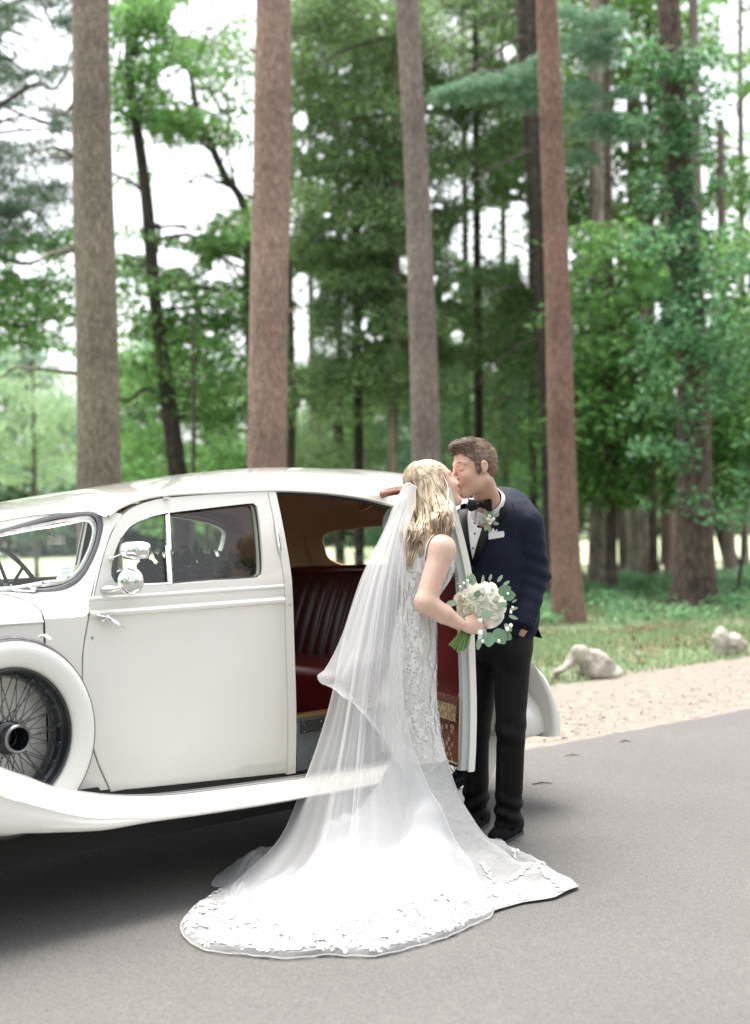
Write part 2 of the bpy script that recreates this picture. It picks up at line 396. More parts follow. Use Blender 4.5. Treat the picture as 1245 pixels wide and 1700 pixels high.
def gap_keep(c, p_keep=.08):
    q = px_of(c); keep = np.ones(len(c), bool)
    for gx, gy, a, b in GAPS:
        d = ((q[:, 0] - gx) / a) ** 2 + ((q[:, 1] - gy) / b) ** 2
        keep &= ~((d < 1) & (rng.random(len(c)) > p_keep + .5 * np.clip(d - .6, 0, 1)))
    return keep
def leaf_quads(c, size, asp=.55, tilt=.6, needle=False):
    n = len(c); sz = size * rng.uniform(.6, 1.3, n)
    nz = np.stack([rng.normal(0, tilt, n), rng.normal(0, tilt, n), np.ones(n)], 1); nz /= np.linalg.norm(nz, axis=1)[:, None]
    a = rng.normal(0, 1, (n, 3)); t = a - nz * (a * nz).sum(1)[:, None]; t /= np.linalg.norm(t, axis=1)[:, None]; b = np.cross(nz, t)
    L = (t * sz[:, None]) * .5; W = b * (sz * asp)[:, None] * .5
    V = np.stack([c - L, c + W - L * .1, c + L, c - W - L * .1], 1)
    F = np.arange(n * 4).reshape(n, 4)
    return V.reshape(-1, 3), F
def spray_pts(center, R, n, flat=.25, droop=.25):
    "points filling a drooping, layered bough"
    d = rng.normal(0, 1, (n, 3)); d /= np.linalg.norm(d, axis=1)[:, None]; r = rng.random(n) ** .5
    p = d * r[:, None] * R; p[:, 2] *= flat; p[:, 2] -= droop * (p[:, 0] ** 2 + p[:, 1] ** 2) / R
    return np.asarray(center) + p
LEAF = {
 'maple': mat('maple_leaf', (.125, .24, .06), .5, island=.6, trans=.55),
 'bright': mat('bright_maple_leaf', (.15, .30, .09), .5, island=.6, trans=.55),
 'hemlock': mat('hemlock_needle', (.19, .29, .125), .6, island=.7, trans=.5),
 'pine': mat('blue_green_pine_needle', (.17, .30, .19), .6, island=.4, trans=.45),
 'blue': mat('dusky_pine_needle', (.09, .145, .09), .6, island=.5, trans=.4),
 'ivy': mat('climbing_vine_leaf', (.13, .28, .13), .5, island=.65, trans=.45),
 'far': mat('hazed_distant_leaf', (.33, .46, .28), .7, island=.3, trans=.4),  # paled colour stands in for haze and sun over the far trees
 'farblue': mat('hazed_grey_leaf', (.28, .40, .30), .7, island=.3, trans=.4),  # greyer version, haze put into the leaf colour likewise
 'grass': mat('grass_blade', (.27, .36, .19), .6, island=.5, trans=.4),
 'herb': mat('ground_cover_leaf', (.17, .34, .16), .6, island=.5, trans=.4),
}
def bark(name, a, b, sc=18, bump=1.0, dist=.03):
    M = mat(name, a, .9, col2=b, nscale=sc, nstretch=(1, 1, .5), bump=bump, bscale=sc * 1.8, bdist=dist, ramp=(.25, .75)); bark_plates(M, sc * 1.5 if sc > 12 else sc, .28 if sc > 12 else .42); return M
def bark_plates(M, sc, amt):
    nt = M.node_tree; b = nt.nodes['Principled BSDF']; L = nt.links; src = b.inputs['Base Color'].links[0].from_socket
    tc = nt.nodes.new('ShaderNodeTexCoord'); mp = nt.nodes.new('ShaderNodeMapping'); mp.inputs['Scale'].default_value = (1, 1, .3); L.new(tc.outputs['Object'], mp.inputs[0])
    nz = nt.nodes.new('ShaderNodeTexNoise'); nz.inputs['Scale'].default_value = 5; L.new(mp.outputs[0], nz.inputs[0])
    ad = nt.nodes.new('ShaderNodeVectorMath'); ad.operation = 'MULTIPLY_ADD'; ad.inputs[1].default_value = (.18, .18, .18); L.new(nz.outputs['Color'], ad.inputs[0]); L.new(mp.outputs[0], ad.inputs[2])
    vo = nt.nodes.new('ShaderNodeTexVoronoi'); vo.feature = 'DISTANCE_TO_EDGE'; vo.inputs['Scale'].default_value = sc; L.new(ad.outputs[0], vo.inputs[0])
    r = nt.nodes.new('ShaderNodeMapRange'); r.inputs['From Max'].default_value = .16; r.inputs['To Min'].default_value = 1 - amt; r.inputs['To Max'].default_value = 1.08; L.new(vo.outputs['Distance'], r.inputs[0])
    bg_ = nt.nodes.new('ShaderNodeTexNoise'); bg_.inputs['Scale'].default_value = .9; bg_.inputs['Detail'].default_value = 3; L.new(tc.outputs['Object'], bg_.inputs[0])
    r2 = nt.nodes.new('ShaderNodeMapRange'); r2.inputs['From Min'].default_value = .3; r2.inputs['From Max'].default_value = .7; r2.inputs['To Min'].default_value = .78; r2.inputs['To Max'].default_value = 1.2; L.new(bg_.outputs['Fac'], r2.inputs[0])
    mu = nt.nodes.new('ShaderNodeMath'); mu.operation = 'MULTIPLY'; L.new(r.outputs[0], mu.inputs[0]); L.new(r2.outputs[0], mu.inputs[1])
    hv = nt.nodes.new('ShaderNodeHueSaturation'); L.new(src, hv.inputs['Color']); L.new(mu.outputs[0], hv.inputs['Value']); L.new(hv.outputs[0], b.inputs['Base Color'])
    bp = [n for n in nt.nodes if n.type == 'BUMP'][0]; b2 = nt.nodes.new('ShaderNodeBump'); b2.inputs['Strength'].default_value = .8; b2.inputs['Distance'].default_value = .03; L.new(r.outputs[0], b2.inputs['Height']); L.new(bp.outputs[0], b2.inputs['Normal']); L.new(b2.outputs[0], b.inputs['Normal'])
BARK = {
 'grey': bark('grey_tan_pine_bark', (.16, .13, .10), (.32, .27, .22)),
 'pink': bark('pinkish_pine_bark', (.25, .155, .125), (.43, .30, .26)),
 'red': bark('reddish_pine_bark', (.19, .105, .08), (.34, .21, .17)),
 'mauve': bark('mauve_grey_pine_bark', (.18, .14, .12), (.32, .26, .235)),
 'dark': bark('dark_furrowed_bark', (.032, .025, .021), (.10, .078, .065), 12),
 'brown': bark('brown_oak_bark', (.055, .038, .03), (.16, .115, .09), 11),
 'pale': bark('pale_smooth_bark', (.2, .165, .13), (.34, .29, .24), 6, .5),
 'dead': bark('dead_twig_bark', (.06, .05, .035), (.13, .11, .08)),
}
def trunk_mesh(path, radii, bk, parent, name='trunk', flare=0, n=18, wob=.012, seed=0):
    "path = world points bottom -> top"
    pts = cr(path, 6); rr = np.interp(np.linspace(0, 1, len(pts)), np.linspace(0, 1, len(radii)), radii); r = np.random.default_rng(seed)
    mb = MB(); rings = []
    ph = r.uniform(0, 6.28, 5)
    for i, p in enumerate(pts):
        R = rr[i]; ring = []
        fl = flare * math.exp(-(p[2] - pts[0][2]) / .28) if flare else 0
        for k in range(n):
            a = 2 * math.pi * k / n
            rad = R * (1 + .03 * math.sin(3 * a + ph[0] + p[2] * .5) + .02 * math.sin(5 * a + ph[1] + p[2])) * (1 + fl * (1 + .45 * math.sin(4 * a + ph[2]) + .3 * math.sin(7 * a + ph[3]))) + r.normal(0, wob * R)
            ring.append(p + V3(math.cos(a), math.sin(a), 0) * rad)
        rings.append(ring)
    mb.grid(rings, close_v=True, flip=True); b = len(pts) - 1
    mb.F.append(tuple(b * n + k for k in range(n))[::-1])
    return mb.build(name, bk, parent, sharp=80)
def px_path(pts):
    "pts = [(px,py,Y)...] bottom -> top; first point is put on the ground under it"
    out = [P(*p) for p in pts]; return out
def tree(label, path, radii, bk, flare=.35, boughs=(), crown=(), leaf='maple', lsize=.11, nleaf=60, flat=.35, tilt=.8, asp=.55, droop=.25, keep=.08, group=None, name='tree', cat='tree', gaps=True, seed=0, branch_r=.035):
    "boughs: [(from world pt, to world pt, r)] limbs;  crown: [(center, R)] leaf sprays"
    path = [np.asarray(p, float) for p in path]; base = path[0].copy(); base[2] = 0
    if path[0][2] > .05:      # carry the trunk down to the ground
        d = path[0] - path[1]; base = path[0] + d * min(path[0][2] / max(-d[2], .2), 3) * .6; base[2] = -.03; path = [base] + path
    else: path[0][2] = -.03
    t = thing(name, (path[0][0], path[0][1], 0), label, cat, group)
    k = len(path) / max(1, len(radii))
    trunk_mesh(path, radii, bk, t, flare=flare, seed=seed)
    r = np.random.default_rng(seed + 5)
    for a, b, rad in boughs:
        a, b = np.asarray(a, float), np.asarray(b, float); L = np.linalg.norm(b - a); mid = a * .5 + b * .5 + r.normal(0, .07 * L, 3) + V3(0, 0, .06 * L)
        m2 = a * .2 + b * .8 + r.normal(0, .05 * L, 3)
        pts = cr([a, mid, m2, b], 4); MB().tube(pts, np.linspace(rad, rad * .25, len(pts)), 6).build('branch', bk, t)
    if len(crown):
        Pn = [spray_pts(c, R, int(LEAFMUL * nleaf * (R / .8) ** 2), flat, droop) for c, R in crown]
        Pn = np.concatenate(Pn)
        if gaps: Pn = Pn[gap_keep(Pn, keep)]
        V, Fq = leaf_quads(Pn, lsize, asp, tilt)
        obj('crown', V, Fq, LEAF[leaf], t, smooth=False, origin=WLOC[t.name])
    return t
def sprays(x0, x1, y0, y1, Y0, Y1, n, R0, R1, seed=0, bias=None):
    r = np.random.default_rng(seed); out = []
    for _ in range(int(n * 1.8)):
        px, py = r.uniform(x0, x1), r.uniform(y0, y1); out.append((P(px, py, r.uniform(Y0, Y1)), r.uniform(R0 * .8, R1)))
    return out
def limbs_to(path, crown, rad, every=1, seed=0, zdrop=.6):
    "limbs from the trunk path to spray centres"
    pts = cr(path, 8); r = np.random.default_rng(seed); out = []
    for i, (c, R) in enumerate(crown):
        if i % every: continue
        z = c[2] - r.uniform(0, zdrop) * (1 if c[2] > 2 else .2); k = np.argmin(np.abs(pts[:, 2] - z)); out.append((pts[k], c, rad * r.uniform(.6, 1.2)))
    return out

# ------------------------------------------------------------------ the tall pines close behind the car
GP = 'tall bare pine trunks behind the couple'
tree('tall pine with thick grey tan trunk, leftmost, rising behind the car windscreen', px_path([(166, 860, 17), (162, 560, 17), (152, 250, 17), (149, -40, 17), (146, -300, 17)]), [.275, .26, .245, .228, .21, .19], BARK['grey'], group=GP, name='pine_tree', seed=1,
     boughs=[(P(128, 165, 17), P(60, 190, 16.6), .03), (P(128, 262, 17), P(40, 240, 16.5), .025), (P(125, 412, 17), P(65, 432, 16.5), .035), (P(125, 262, 17), P(80, 262, 16.8), .02), (P(126, 620, 17), P(-20, 628, 16.6), .025)])
tree('tall pine with smooth pinkish trunk rising behind the middle of the car roof', px_path([(442, 860, 18.5), (447, 500, 18.5), (452, 250, 18.5), (455, -40, 18.5), (458, -300, 18.5)]), [.265, .25, .245, .24, .22, .19], BARK['pink'], group=GP, name='pine_tree', seed=2)
tree('tall mauve grey pine trunk with broken stub, standing behind the bride', px_path([(710, 860, 20), (702, 560, 20), (690, 260, 20), (674, -40, 20), (662, -300, 20)]), [.225, .205, .19, .165, .15, .13], BARK['mauve'], group=GP, name='pine_tree', seed=3,
     boughs=[(P(700, 262, 20), P(714, 240, 19.9), .05)])
tree('slim reddish pine trunk just right of the groom with its base in the grass', px_path([(944, 1036, 20.56), (934, 800, 20.5), (922, 400, 20.5), (907, -20, 20.5), (900, -250, 20.5)]), [.225, .2, .17, .145, .13], BARK['red'], group=GP, name='pine_tree', seed=4, flare=.22)
# right edge oak with vine
oakp = px_path([(1155, 1010, 23), (1153, 780, 23), (1147, 560, 23), (1128, 300, 23), (1112, 60, 23), (1105, -100, 23)])
oc = sprays(1060, 1200, 70, 640, 22.2, 22.8, 44, .25, .5, 11) + sprays(1095, 1165, 90, 560, 22.4, 22.75, 44, .2, .34, 12) + sprays(1050, 1260, 380, 860, 21.2, 22.3, 26, .3, .6, 13)
tree('stout dark brown oak trunk with climbing vine at the right of the photo', oakp, [.33, .27, .25, .22, .19, .16], BARK['brown'], flare=.3, boughs=[(P(1135, 480, 23), P(1062, 300, 22.5), .05), (P(1120, 240, 23), P(1190, 160, 22.6), .05)], crown=oc, leaf='ivy', lsize=.12, nleaf=140, flat=.5, name='oak_tree', seed=5, keep=.3)
# second row of trunks
GB = 'slender trunks deeper in the wood'
tree('pale slim trunk right of the slim reddish pine, vine leaves across it', px_path([(992, 982, 30), (993, 700, 30), (990, 350, 30), (989, 0, 30), (988, -100, 30)]), [.19, .17, .15, .125, .11], BARK['pale'], group=GB, seed=6, flare=.4)
tree('tan trunk of the forked clump right of the pale slim trunk, stouter stem', px_path([(1068, 962, 35), (1064, 760, 35), (1058, 420, 35), (1050, 100, 35)]), [.34, .30, .24, .16], BARK['pale'], group=GB, seed=7, flare=.45)
tree('thin leaning stem left in the forked clump near the stout oak', px_path([(1040, 950, 36), (1025, 780, 36), (1008, 600, 36), (1000, 300, 36)]), [.2, .15, .12, .09], BARK['mauve'], group=GB, seed=8, flare=.4)
tree('pinkish thin trunk seen just left of the vine covered oak', px_path([(1112, 900, 33), (1110, 640, 33), (1104, 350, 33), (1098, 60, 33)]), [.14, .13, .12, .10], BARK['pink'], group=GB, seed=9)
tree('dark trunk close behind the slim reddish pine on its left side', px_path([(928, 945, 27), (908, 620, 27), (893, 360, 27), (874, 60, 27), (868, -60, 27)]), [.2, .18, .17, .165, .15], BARK['dark'], group=GB, seed=10)
tree('thin tan trunk left of the mauve pine behind the bride', px_path([(650, 860, 27), (655, 600, 27), (658, 300, 27), (656, -40, 27)]), [.115, .105, .09, .08], BARK['pale'], group=GB, seed=11)
tree('grey thin trunk right of the stout oak near the frame edge', px_path([(1212, 950, 34), (1206, 760, 34), (1200, 500, 34), (1196, 200, 34)]), [.17, .14, .12, .09], BARK['mauve'], group=GB, seed=12)
tree('dark leaning trunk behind the oak at the right edge', px_path([(1222, 962, 36), (1196, 870, 36), (1178, 760, 36), (1160, 600, 36)]), [.2, .18, .14, .1], BARK['dark'], group=GB, seed=13)
tree('pale straight trunk beyond the top of the stout oak', px_path([(1168, 860, 31), (1160, 500, 31), (1153, 150, 31), (1150, -40, 31)]), [.13, .12, .11, .10], BARK['mauve'], group=GB, seed=14)
tree('thin curved sapling at the right edge of the grass', px_path([(1219, 1000, 24), (1232, 930, 24), (1240, 840, 24), (1246, 700, 24)]), [.035, .03, .024, .015], BARK['dark'], group=GB, seed=15, flare=.1)
tree('dark bare trunk hidden right behind the pinkish pine', px_path([(482, 860, 27), (484, 640, 27), (480, 420, 27)]), [.09, .08, .05], BARK['dark'], group=GB, seed=16)
tree('thin brown sapling stem between the two left pines', px_path([(320, 860, 24), (322, 660, 24), (318, 520, 24)]), [.045, .04, .02], BARK['dead'], group=GB, seed=17,
     boughs=[(P(322, 640, 24), P(250, 590, 24), .015), (P(322, 610, 24), P(295, 560, 24), .012), (P(322, 600, 24), P(380, 660, 24), .012)])
# leafy trees
c1 = sprays(190, 420, 380, 700, 27, 32, 46, .5, 1.1, 21) + sprays(180, 330, -20, 200, 27, 32, 26, .5, 1.0, 22)
p1 = px_path([(303, 860, 28), (292, 760, 28), (272, 610, 28), (256, 480, 28), (242, 320, 28), (222, 180, 28), (212, 90, 28)])
tree('dark leaning maple trunk between the two left pines, bright green leaves', p1, [.24, .2, .17, .13, .12, .1, .08], BARK['dark'], boughs=limbs_to(p1, c1, .05, 4, 1) + [(P(240, 320, 28), P(185, 290, 28), .05)], crown=c1, leaf='bright', lsize=.14, nleaf=105, name='maple_tree', group='leafy maples behind the car', seed=18)
c2 = sprays(230, 420, 30, 300, 29, 34, 34, .5, 1.0, 23) + sprays(300, 440, 330, 560, 29, 34, 26, .5, 1.0, 24)
p2 = px_path([(424, 860, 31), (420, 640, 31), (414, 450, 31), (406, 345, 31), (372, 290, 31), (348, 235, 31), (328, 190, 31), (318, 130, 31)])
tree('dark crooked forked tree against bright sky left of the pinkish pine', p2, [.2, .18, .15, .12, .1, .09, .08, .05], BARK['dark'], boughs=limbs_to(p2, c2, .04, 5, 2) + [(P(396, 330, 31), P(375, 170, 31), .04), (P(385, 200, 31), P(340, 120, 31), .03)], crown=c2, leaf='maple', lsize=.13, nleaf=90, name='maple_tree', group='leafy maples behind the car', seed=19)
c3 = sprays(-90, 125, 380, 600, 24, 30, 44, .5, 1.0, 25)
p3 = px_path([(-60, 900, 26), (-50, 600, 26), (-40, 300, 26), (-30, 100, 26)])
tree('bright green leafy tree whose boughs enter at the left edge', p3, [.2, .17, .13, .08], BARK['dark'], boughs=limbs_to(p3, c3, .05, 5, 3), crown=c3, leaf='bright', lsize=.13, nleaf=85, name='maple_tree', group='leafy maples behind the car', seed=20)
c4 = sprays(-90, 130, -40, 420, 22, 28, 46, .4, .9, 26)
p4 = px_path([(-90, 900, 24), (-85, 500, 24), (-80, 200, 24), (-76, -60, 24)])
tree('dusky pine boughs reaching in from the upper left corner', p4, [.25, .22, .18, .14], BARK['dark'], boughs=limbs_to(p4, c4, .04, 3, 4), crown=c4, leaf='blue', lsize=.16, asp=.16, nleaf=320, flat=.22, name='pine_tree', group='dark conifers', seed=21)
c4b = sprays(470, 640, -40, 330, 25, 29, 30, .5, 1.0, 27) + sprays(160, 420, -60, 120, 24, 30, 22, .4, .8, 28)
# hemlocks in the centre
def conifer(label, px, Y, xw, y0, y1, n, seed, leaf='hemlock', r=.24, bk='dark', nleaf=420, R0=.6, R1=1.2, keep=.05, lsize=.15):
    rr = np.random.default_rng(seed); r = r * .45; path = px_path([(px + 6, 880, Y), (px + 3, 500, Y), (px, 150, Y), (px - 3, -80, Y)]); cc = []; bb = []
    for _ in range(int(n * 1.6)):
        side = rr.choice([-1, 1]); f = rr.uniform(.12, 1); py = rr.uniform(y0, y1); w = xw * (1 - .25 * (y1 - py) / (y1 - y0))
        yy = Y + rr.uniform(-2.2, 2.2); c = P(px + side * f * w, py + f * 55, yy); cc.append((c, rr.uniform(R0, R1)))
        if rr.random() < .4: bb.append((P(px, py - 25, Y), c, .03 * r / .24))
    return tree(label, path, [r, r * .85, r * .7, r * .5], BARK[bk], boughs=bb, crown=cc, leaf=leaf, lsize=lsize, asp=.2, nleaf=nleaf, flat=.3, droop=.5, tilt=.9, name='hemlock_tree', group='dark conifers', seed=seed, keep=keep)
conifer('dense dark hemlock with drooping boughs between pinkish and mauve pines', 590, 28, 125, -60, 640, 84, 31)
conifer('dark hemlock filling the gap behind the mauve pine', 790, 30, 130, -60, 560, 66, 32)
conifer('deep green hemlock behind the slim reddish pine', 880, 33, 120, -60, 760, 62, 33, nleaf=330)
conifer('small lighter hemlock low behind the couple', 770, 36, 150, 430, 860, 60, 34, leaf='pine', nleaf=240)
conifer('dusky young hemlock above the rear of the car roof', 560, 38, 110, 330, 760, 46, 35, leaf='hemlock', nleaf=260)
# blue-green pine bough hanging in front
cb = [(P(x, y, 23.5), R) for x, y, R in [(760, 150, .45), (800, 140, .5), (845, 135, .5), (735, 155, .3), (870, 120, .45), (880, 160, .5), (960, 70, .5), (1000, 90, .45), (965, 150, .5), (990, 200, .55), (1030, 210, .5), (1060, 215, .35), (1010, 60, .3), (960, 260, .4), (1000, 30, .5), (940, 20, .4), (895, 100, .3), (1035, 150, .3)]]
pb = px_path([(912, 905, 26), (902, 560, 26), (890, 200, 26), (880, -80, 26)])
tree('white pine with soft blue green boughs hanging across the top centre right', pb, [.12, .11, .1, .08], BARK['dark'], boughs=[(P(890, 120, 26), P(760, 150, 23.5), .05), (P(892, 230, 26), P(1040, 205, 23.6), .04), (P(888, 60, 26), P(960, 30, 23.6), .03)], crown=cb, leaf='pine', lsize=.17, asp=.1, nleaf=1500, flat=.35, droop=.3, name='pine_tree', group='dark conifers', seed=36, keep=1, gaps=False)
# right hand maples
for k, (lab, x0, x1, y0, y1, Y, n, lf, tx, sd) in enumerate([
    ('broad leaved maple with layered bright leaves right of the reddish pine', 940, 1110, 380, 820, 27, 70, 'bright', 1015, 41),
    ('maple with fresh green leaves at the right edge beside the oak', 1130, 1290, 380, 820, 26, 64, 'bright', 1262, 42),
    ('tall maple crown in the upper right above the pale slim trunk', 930, 1110, -60, 380, 33, 64, 'maple', 1085, 43),
    ('airy green tree crown in the upper right corner', 1110, 1290, -60, 400, 36, 40, 'bright', 1236, 44),
    ('shaded maple behind the hemlocks, leaves showing between the mauve and reddish pines', 700, 930, 150, 700, 40, 70, 'maple', 840, 45),
    ('shaded maple crown behind the pinkish pine and hemlock', 470, 700, -60, 700, 42, 60, 'maple', 520, 46)]):
    cc = sprays(x0, x1, y0, y1, Y - 2, Y + 3, n, .5, 1.15, sd); pp = px_path([(tx, 900, Y), (tx - 3, 600, Y), (tx - 6, 250, Y), (tx - 8, -60, Y)])
    tree(lab, pp, [.11, .10, .08, .05], BARK['pale' if k % 2 else 'brown'], boughs=limbs_to(pp, cc, .035, 8, sd), crown=cc, leaf=lf, lsize=.16, nleaf=88, name='maple_tree', group='leafy maples right of the couple' if k < 4 else 'shaded maples behind the conifers', seed=sd, keep=.1, flat=.38, tilt=.9)
for k, (lab, x0, x1, y0, y1, Y, n, lf, tx, sd) in enumerate([
    ('light green understorey tree low between the leftmost and pinkish pines', 190, 420, 560, 860, 40, 34, 'bright', 345, 61),
    ('pale leafy understorey tree low beyond the car windscreen', -60, 125, 560, 800, 46, 26, 'far', 60, 62),
    ('soft green understorey tree behind the bride and groom heads', 480, 700, 600, 860, 44, 34, 'maple', 560, 63),
    ('light understorey tree right behind the groom shoulder', 720, 930, 560, 860, 46, 40, 'bright', 820, 64),
    ('airy green understorey tree among the right hand trunks', 960, 1260, 560, 820, 44, 44, 'bright', 1100, 65)]):
    cc = sprays(x0, x1, y0, y1, Y - 2, Y + 3, n, .5, 1.2, sd); pp = px_path([(tx, 905, Y), (tx - 3, 760, Y), (tx - 6, 600, Y)])
    tree(lab, pp, [.09, .07, .04], BARK['dead'], boughs=limbs_to(pp, cc, .02, 9, sd), crown=cc, leaf=lf, lsize=.18, nleaf=95, name='understorey_tree', group='young trees low in the wood', seed=sd, keep=.3, flat=.5, tilt=1.0)
# far tree line across the field
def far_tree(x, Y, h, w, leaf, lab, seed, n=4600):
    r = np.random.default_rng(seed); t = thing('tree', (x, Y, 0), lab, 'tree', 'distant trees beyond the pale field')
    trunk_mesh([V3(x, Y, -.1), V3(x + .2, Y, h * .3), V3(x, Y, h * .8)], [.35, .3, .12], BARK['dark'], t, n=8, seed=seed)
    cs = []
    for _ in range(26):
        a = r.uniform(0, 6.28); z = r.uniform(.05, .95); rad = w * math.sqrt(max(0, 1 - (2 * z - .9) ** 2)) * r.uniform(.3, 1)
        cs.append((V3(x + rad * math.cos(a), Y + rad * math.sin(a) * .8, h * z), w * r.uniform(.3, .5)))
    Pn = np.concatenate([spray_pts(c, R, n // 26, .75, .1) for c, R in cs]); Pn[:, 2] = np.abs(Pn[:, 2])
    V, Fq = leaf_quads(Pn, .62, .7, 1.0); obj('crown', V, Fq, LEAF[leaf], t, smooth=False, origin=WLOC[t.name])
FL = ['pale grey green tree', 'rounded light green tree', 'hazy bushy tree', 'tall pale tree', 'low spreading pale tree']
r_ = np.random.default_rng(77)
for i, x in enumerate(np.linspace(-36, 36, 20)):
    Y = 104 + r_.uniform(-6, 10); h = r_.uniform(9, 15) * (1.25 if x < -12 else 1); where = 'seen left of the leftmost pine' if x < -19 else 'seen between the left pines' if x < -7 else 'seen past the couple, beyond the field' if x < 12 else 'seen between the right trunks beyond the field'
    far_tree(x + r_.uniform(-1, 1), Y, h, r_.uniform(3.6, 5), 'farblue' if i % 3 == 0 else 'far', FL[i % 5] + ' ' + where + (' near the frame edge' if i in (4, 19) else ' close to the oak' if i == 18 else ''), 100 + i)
# low dark hedge line under the far trees
hp = np.stack([r_.uniform(-40, 40, 9000), 100 + r_.uniform(0, 3, 9000), r_.random(9000) ** .8 * 2.2], 1)
V, Fq = leaf_quads(hp, .5, .7, 1.0)
tag(obj('hedgerow', V, Fq, mat('hedge_leaf', (.035, .07, .045), .7, island=.4, trans=.3), smooth=False, origin=(0, 101, 0)), 'low dark continuous undergrowth at the far side of the pale field', 'undergrowth', kind='stuff')

# ------------------------------------------------------------------ grass and herbs in the wood edge
def scatter_px(n, x0, x1, Ymin, Ymax):
    Y = np.sqrt(rng.uniform(Ymin ** 2, Ymax ** 2, n)); x = (rng.uniform(x0, x1, n) - CX) / F_PX * Y
    return np.stack([x, Y, np.zeros(n)], 1)
def grass():
    p = scatter_px(260000, -80, 1330, 9.5, 37); d = in_road(p)
    nz = vnoise(p * .55, 3); keep = (d > 2.1 + .5 * (nz - .3)) & (rng.random(len(p)) < np.clip((nz - .22) * 2.6, .12, 1)); p = p[keep]; n = len(p)
    h = rng.uniform(.03, .085, n) * (1 + .6 * (vnoise(p * 1.3, 9) > .6)); w = rng.uniform(.004, .009, n) * (1 + p[:, 1] / 30)
    a = rng.uniform(0, 6.28, n); dx = np.stack([np.cos(a), np.sin(a), 0 * a], 1); le = rng.normal(0, .4, (n, 3)); le[:, 2] = 1
    V = np.stack([p - dx * w[:, None], p + dx * w[:, None], p + le * h[:, None]], 1).reshape(-1, 3)
    tag(obj('grass', V, np.arange(n * 3).reshape(n, 3), LEAF['grass'], smooth=False, origin=(3, 20, 0)), 'short green grass growing among the trunks behind the gravel', 'grass', kind='stuff')
grass()
def herbs():
    cl = scatter_px(210, 860, 1330, 19, 36); cl = cl[in_road(cl) > 5]; out = []
    for c in cl:
        R = rng.uniform(.12, .4); q = spray_pts(c + V3(0, 0, .12), R, int(260 * R), .35, -.1); out.append(q)
    for x, y in [(1150, 1000), (1178, 1003), (1200, 1000), (1230, 990), (1060, 985), (1080, 985), (925, 1020), (985, 1000), (1045, 975), (1010, 1010)]:
        g = G(x, y); out.append(spray_pts(g + V3(0, 0, .15), .4, 220, .45, -.1))
    Pn = np.concatenate(out); Pn[:, 2] = np.abs(Pn[:, 2]); V, Fq = leaf_quads(Pn, .075, .6, .7)
    tag(obj('ground_cover', V, Fq, LEAF['herb'], smooth=False, origin=(4, 24, 0)), 'low leafy ground cover around the tree bases in the grass', 'ground cover', kind='stuff')
herbs()
def litter():
    out = []
    for x, y, R, n in [(1090, 1046, .45, 260), (1065, 1052, .3, 120), (1120, 1040, .3, 120), (900, 1052, .4, 100), (1000, 1052, .4, 80), (1180, 1065, .7, 160), (1100, 1075, .8, 160), (960, 1105, .9, 160)]:
        g = G(x, y); out.append(spray_pts(g, R, n, .12, -.05))
    Pn = np.concatenate(out); Pn[:, 2] = np.abs(Pn[:, 2]); V, Fq = leaf_quads(Pn, .06, .6, .5)
    tag(obj('leaf_litter', V, Fq, mat('dead_leaf', (.22, .11, .06), .8, island=.5), smooth=False, origin=(3, 18, 0)), 'patches of brown fallen leaves in the grass behind the gravel', 'leaf litter', kind='stuff')
litter()
# ------------------------------------------------------------------ pale rock / log at the verge and the stump-like block
M_['rock'] = mat('weathered_pale_stone', (.22, .20, .16), .9, col2=(.46, .43, .37), nscale=7, bump=.8, bscale=18, bdist=.03, ramp=(.35, .6))
def rocks():
    g = lambda x, y, z=0.: G(x, y, z)
    b = G(955, 1128); k = b[1] / F_PX
    def W(x, y, dy=0): return P(x, y, b[1] + dy)
    items = [(s_ell(W(985, 1108, .15), (.17, .2, .13)), 0), (s_cone(W(960, 1084), W(1000, 1100, .1), .055, .08), .08), (s_cone(W(955, 1090), W(925, 1122, -.1), .05, .035), .05), (s_cone(W(925, 1122, -.1), W(902, 1138, -.15), .035, .02), .03),
             (s_ell(W(1010, 1118, .2), (.12, .2, .07)), .06), (s_ell(W(965, 1082), (.05, .05, .045)), .03)]
    f0 = s_union(items)
    f = lambda p: np.maximum(f0(p) + .05 * (vnoise(p * 9, 2) - .5) + .025 * (vnoise(p * 24, 5) - .5), -(s_ell(W(938, 1124, -.2), (.1, .16, .05))(p)))
    V, Fq = sdf_mesh(f, b + V3(-.5, -.5, -.12), b + V3(.55, .6, .4), .014)
    tag(obj('rock', V, Fq, M_['rock'], sharp=60), 'pale knobbly boulder with a root like spur and dark hollow, beside the gravel', 'rock')
    b2 = G(1205, 1088)
    def W2(x, y, dy=0): return P(x, y, b2[1] + dy)
    bx = lambda c, r: (lambda p: np.max(np.abs(p - c) - np.array(r), axis=1))
    g0 = s_union([(s_ell(W2(1198, 1066), (.09, .12, .17)), 0), (s_ell(W2(1218, 1072, .05), (.13, .14, .13)), .05), (s_cone(W2(1192, 1050), W2(1192, 1088), .05, .06), .03)])
    g1 = lambda p: np.maximum(g0(p) + .035 * (vnoise(p * 11, 8) - .5) + .02 * (vnoise(p * 26, 1) - .5), -s_ell(W2(1222, 1078, -.16), (.06, .09, .04))(p))
    V, Fq = sdf_mesh(g1, b2 + V3(-.35, -.35, -.1), b2 + V3(.4, .4, .5), .014)
    tag(obj('rock', V, Fq, M_['rock'], sharp=60), 'squat upright stone block with dark notch at the right edge of the gravel', 'rock')
rocks()
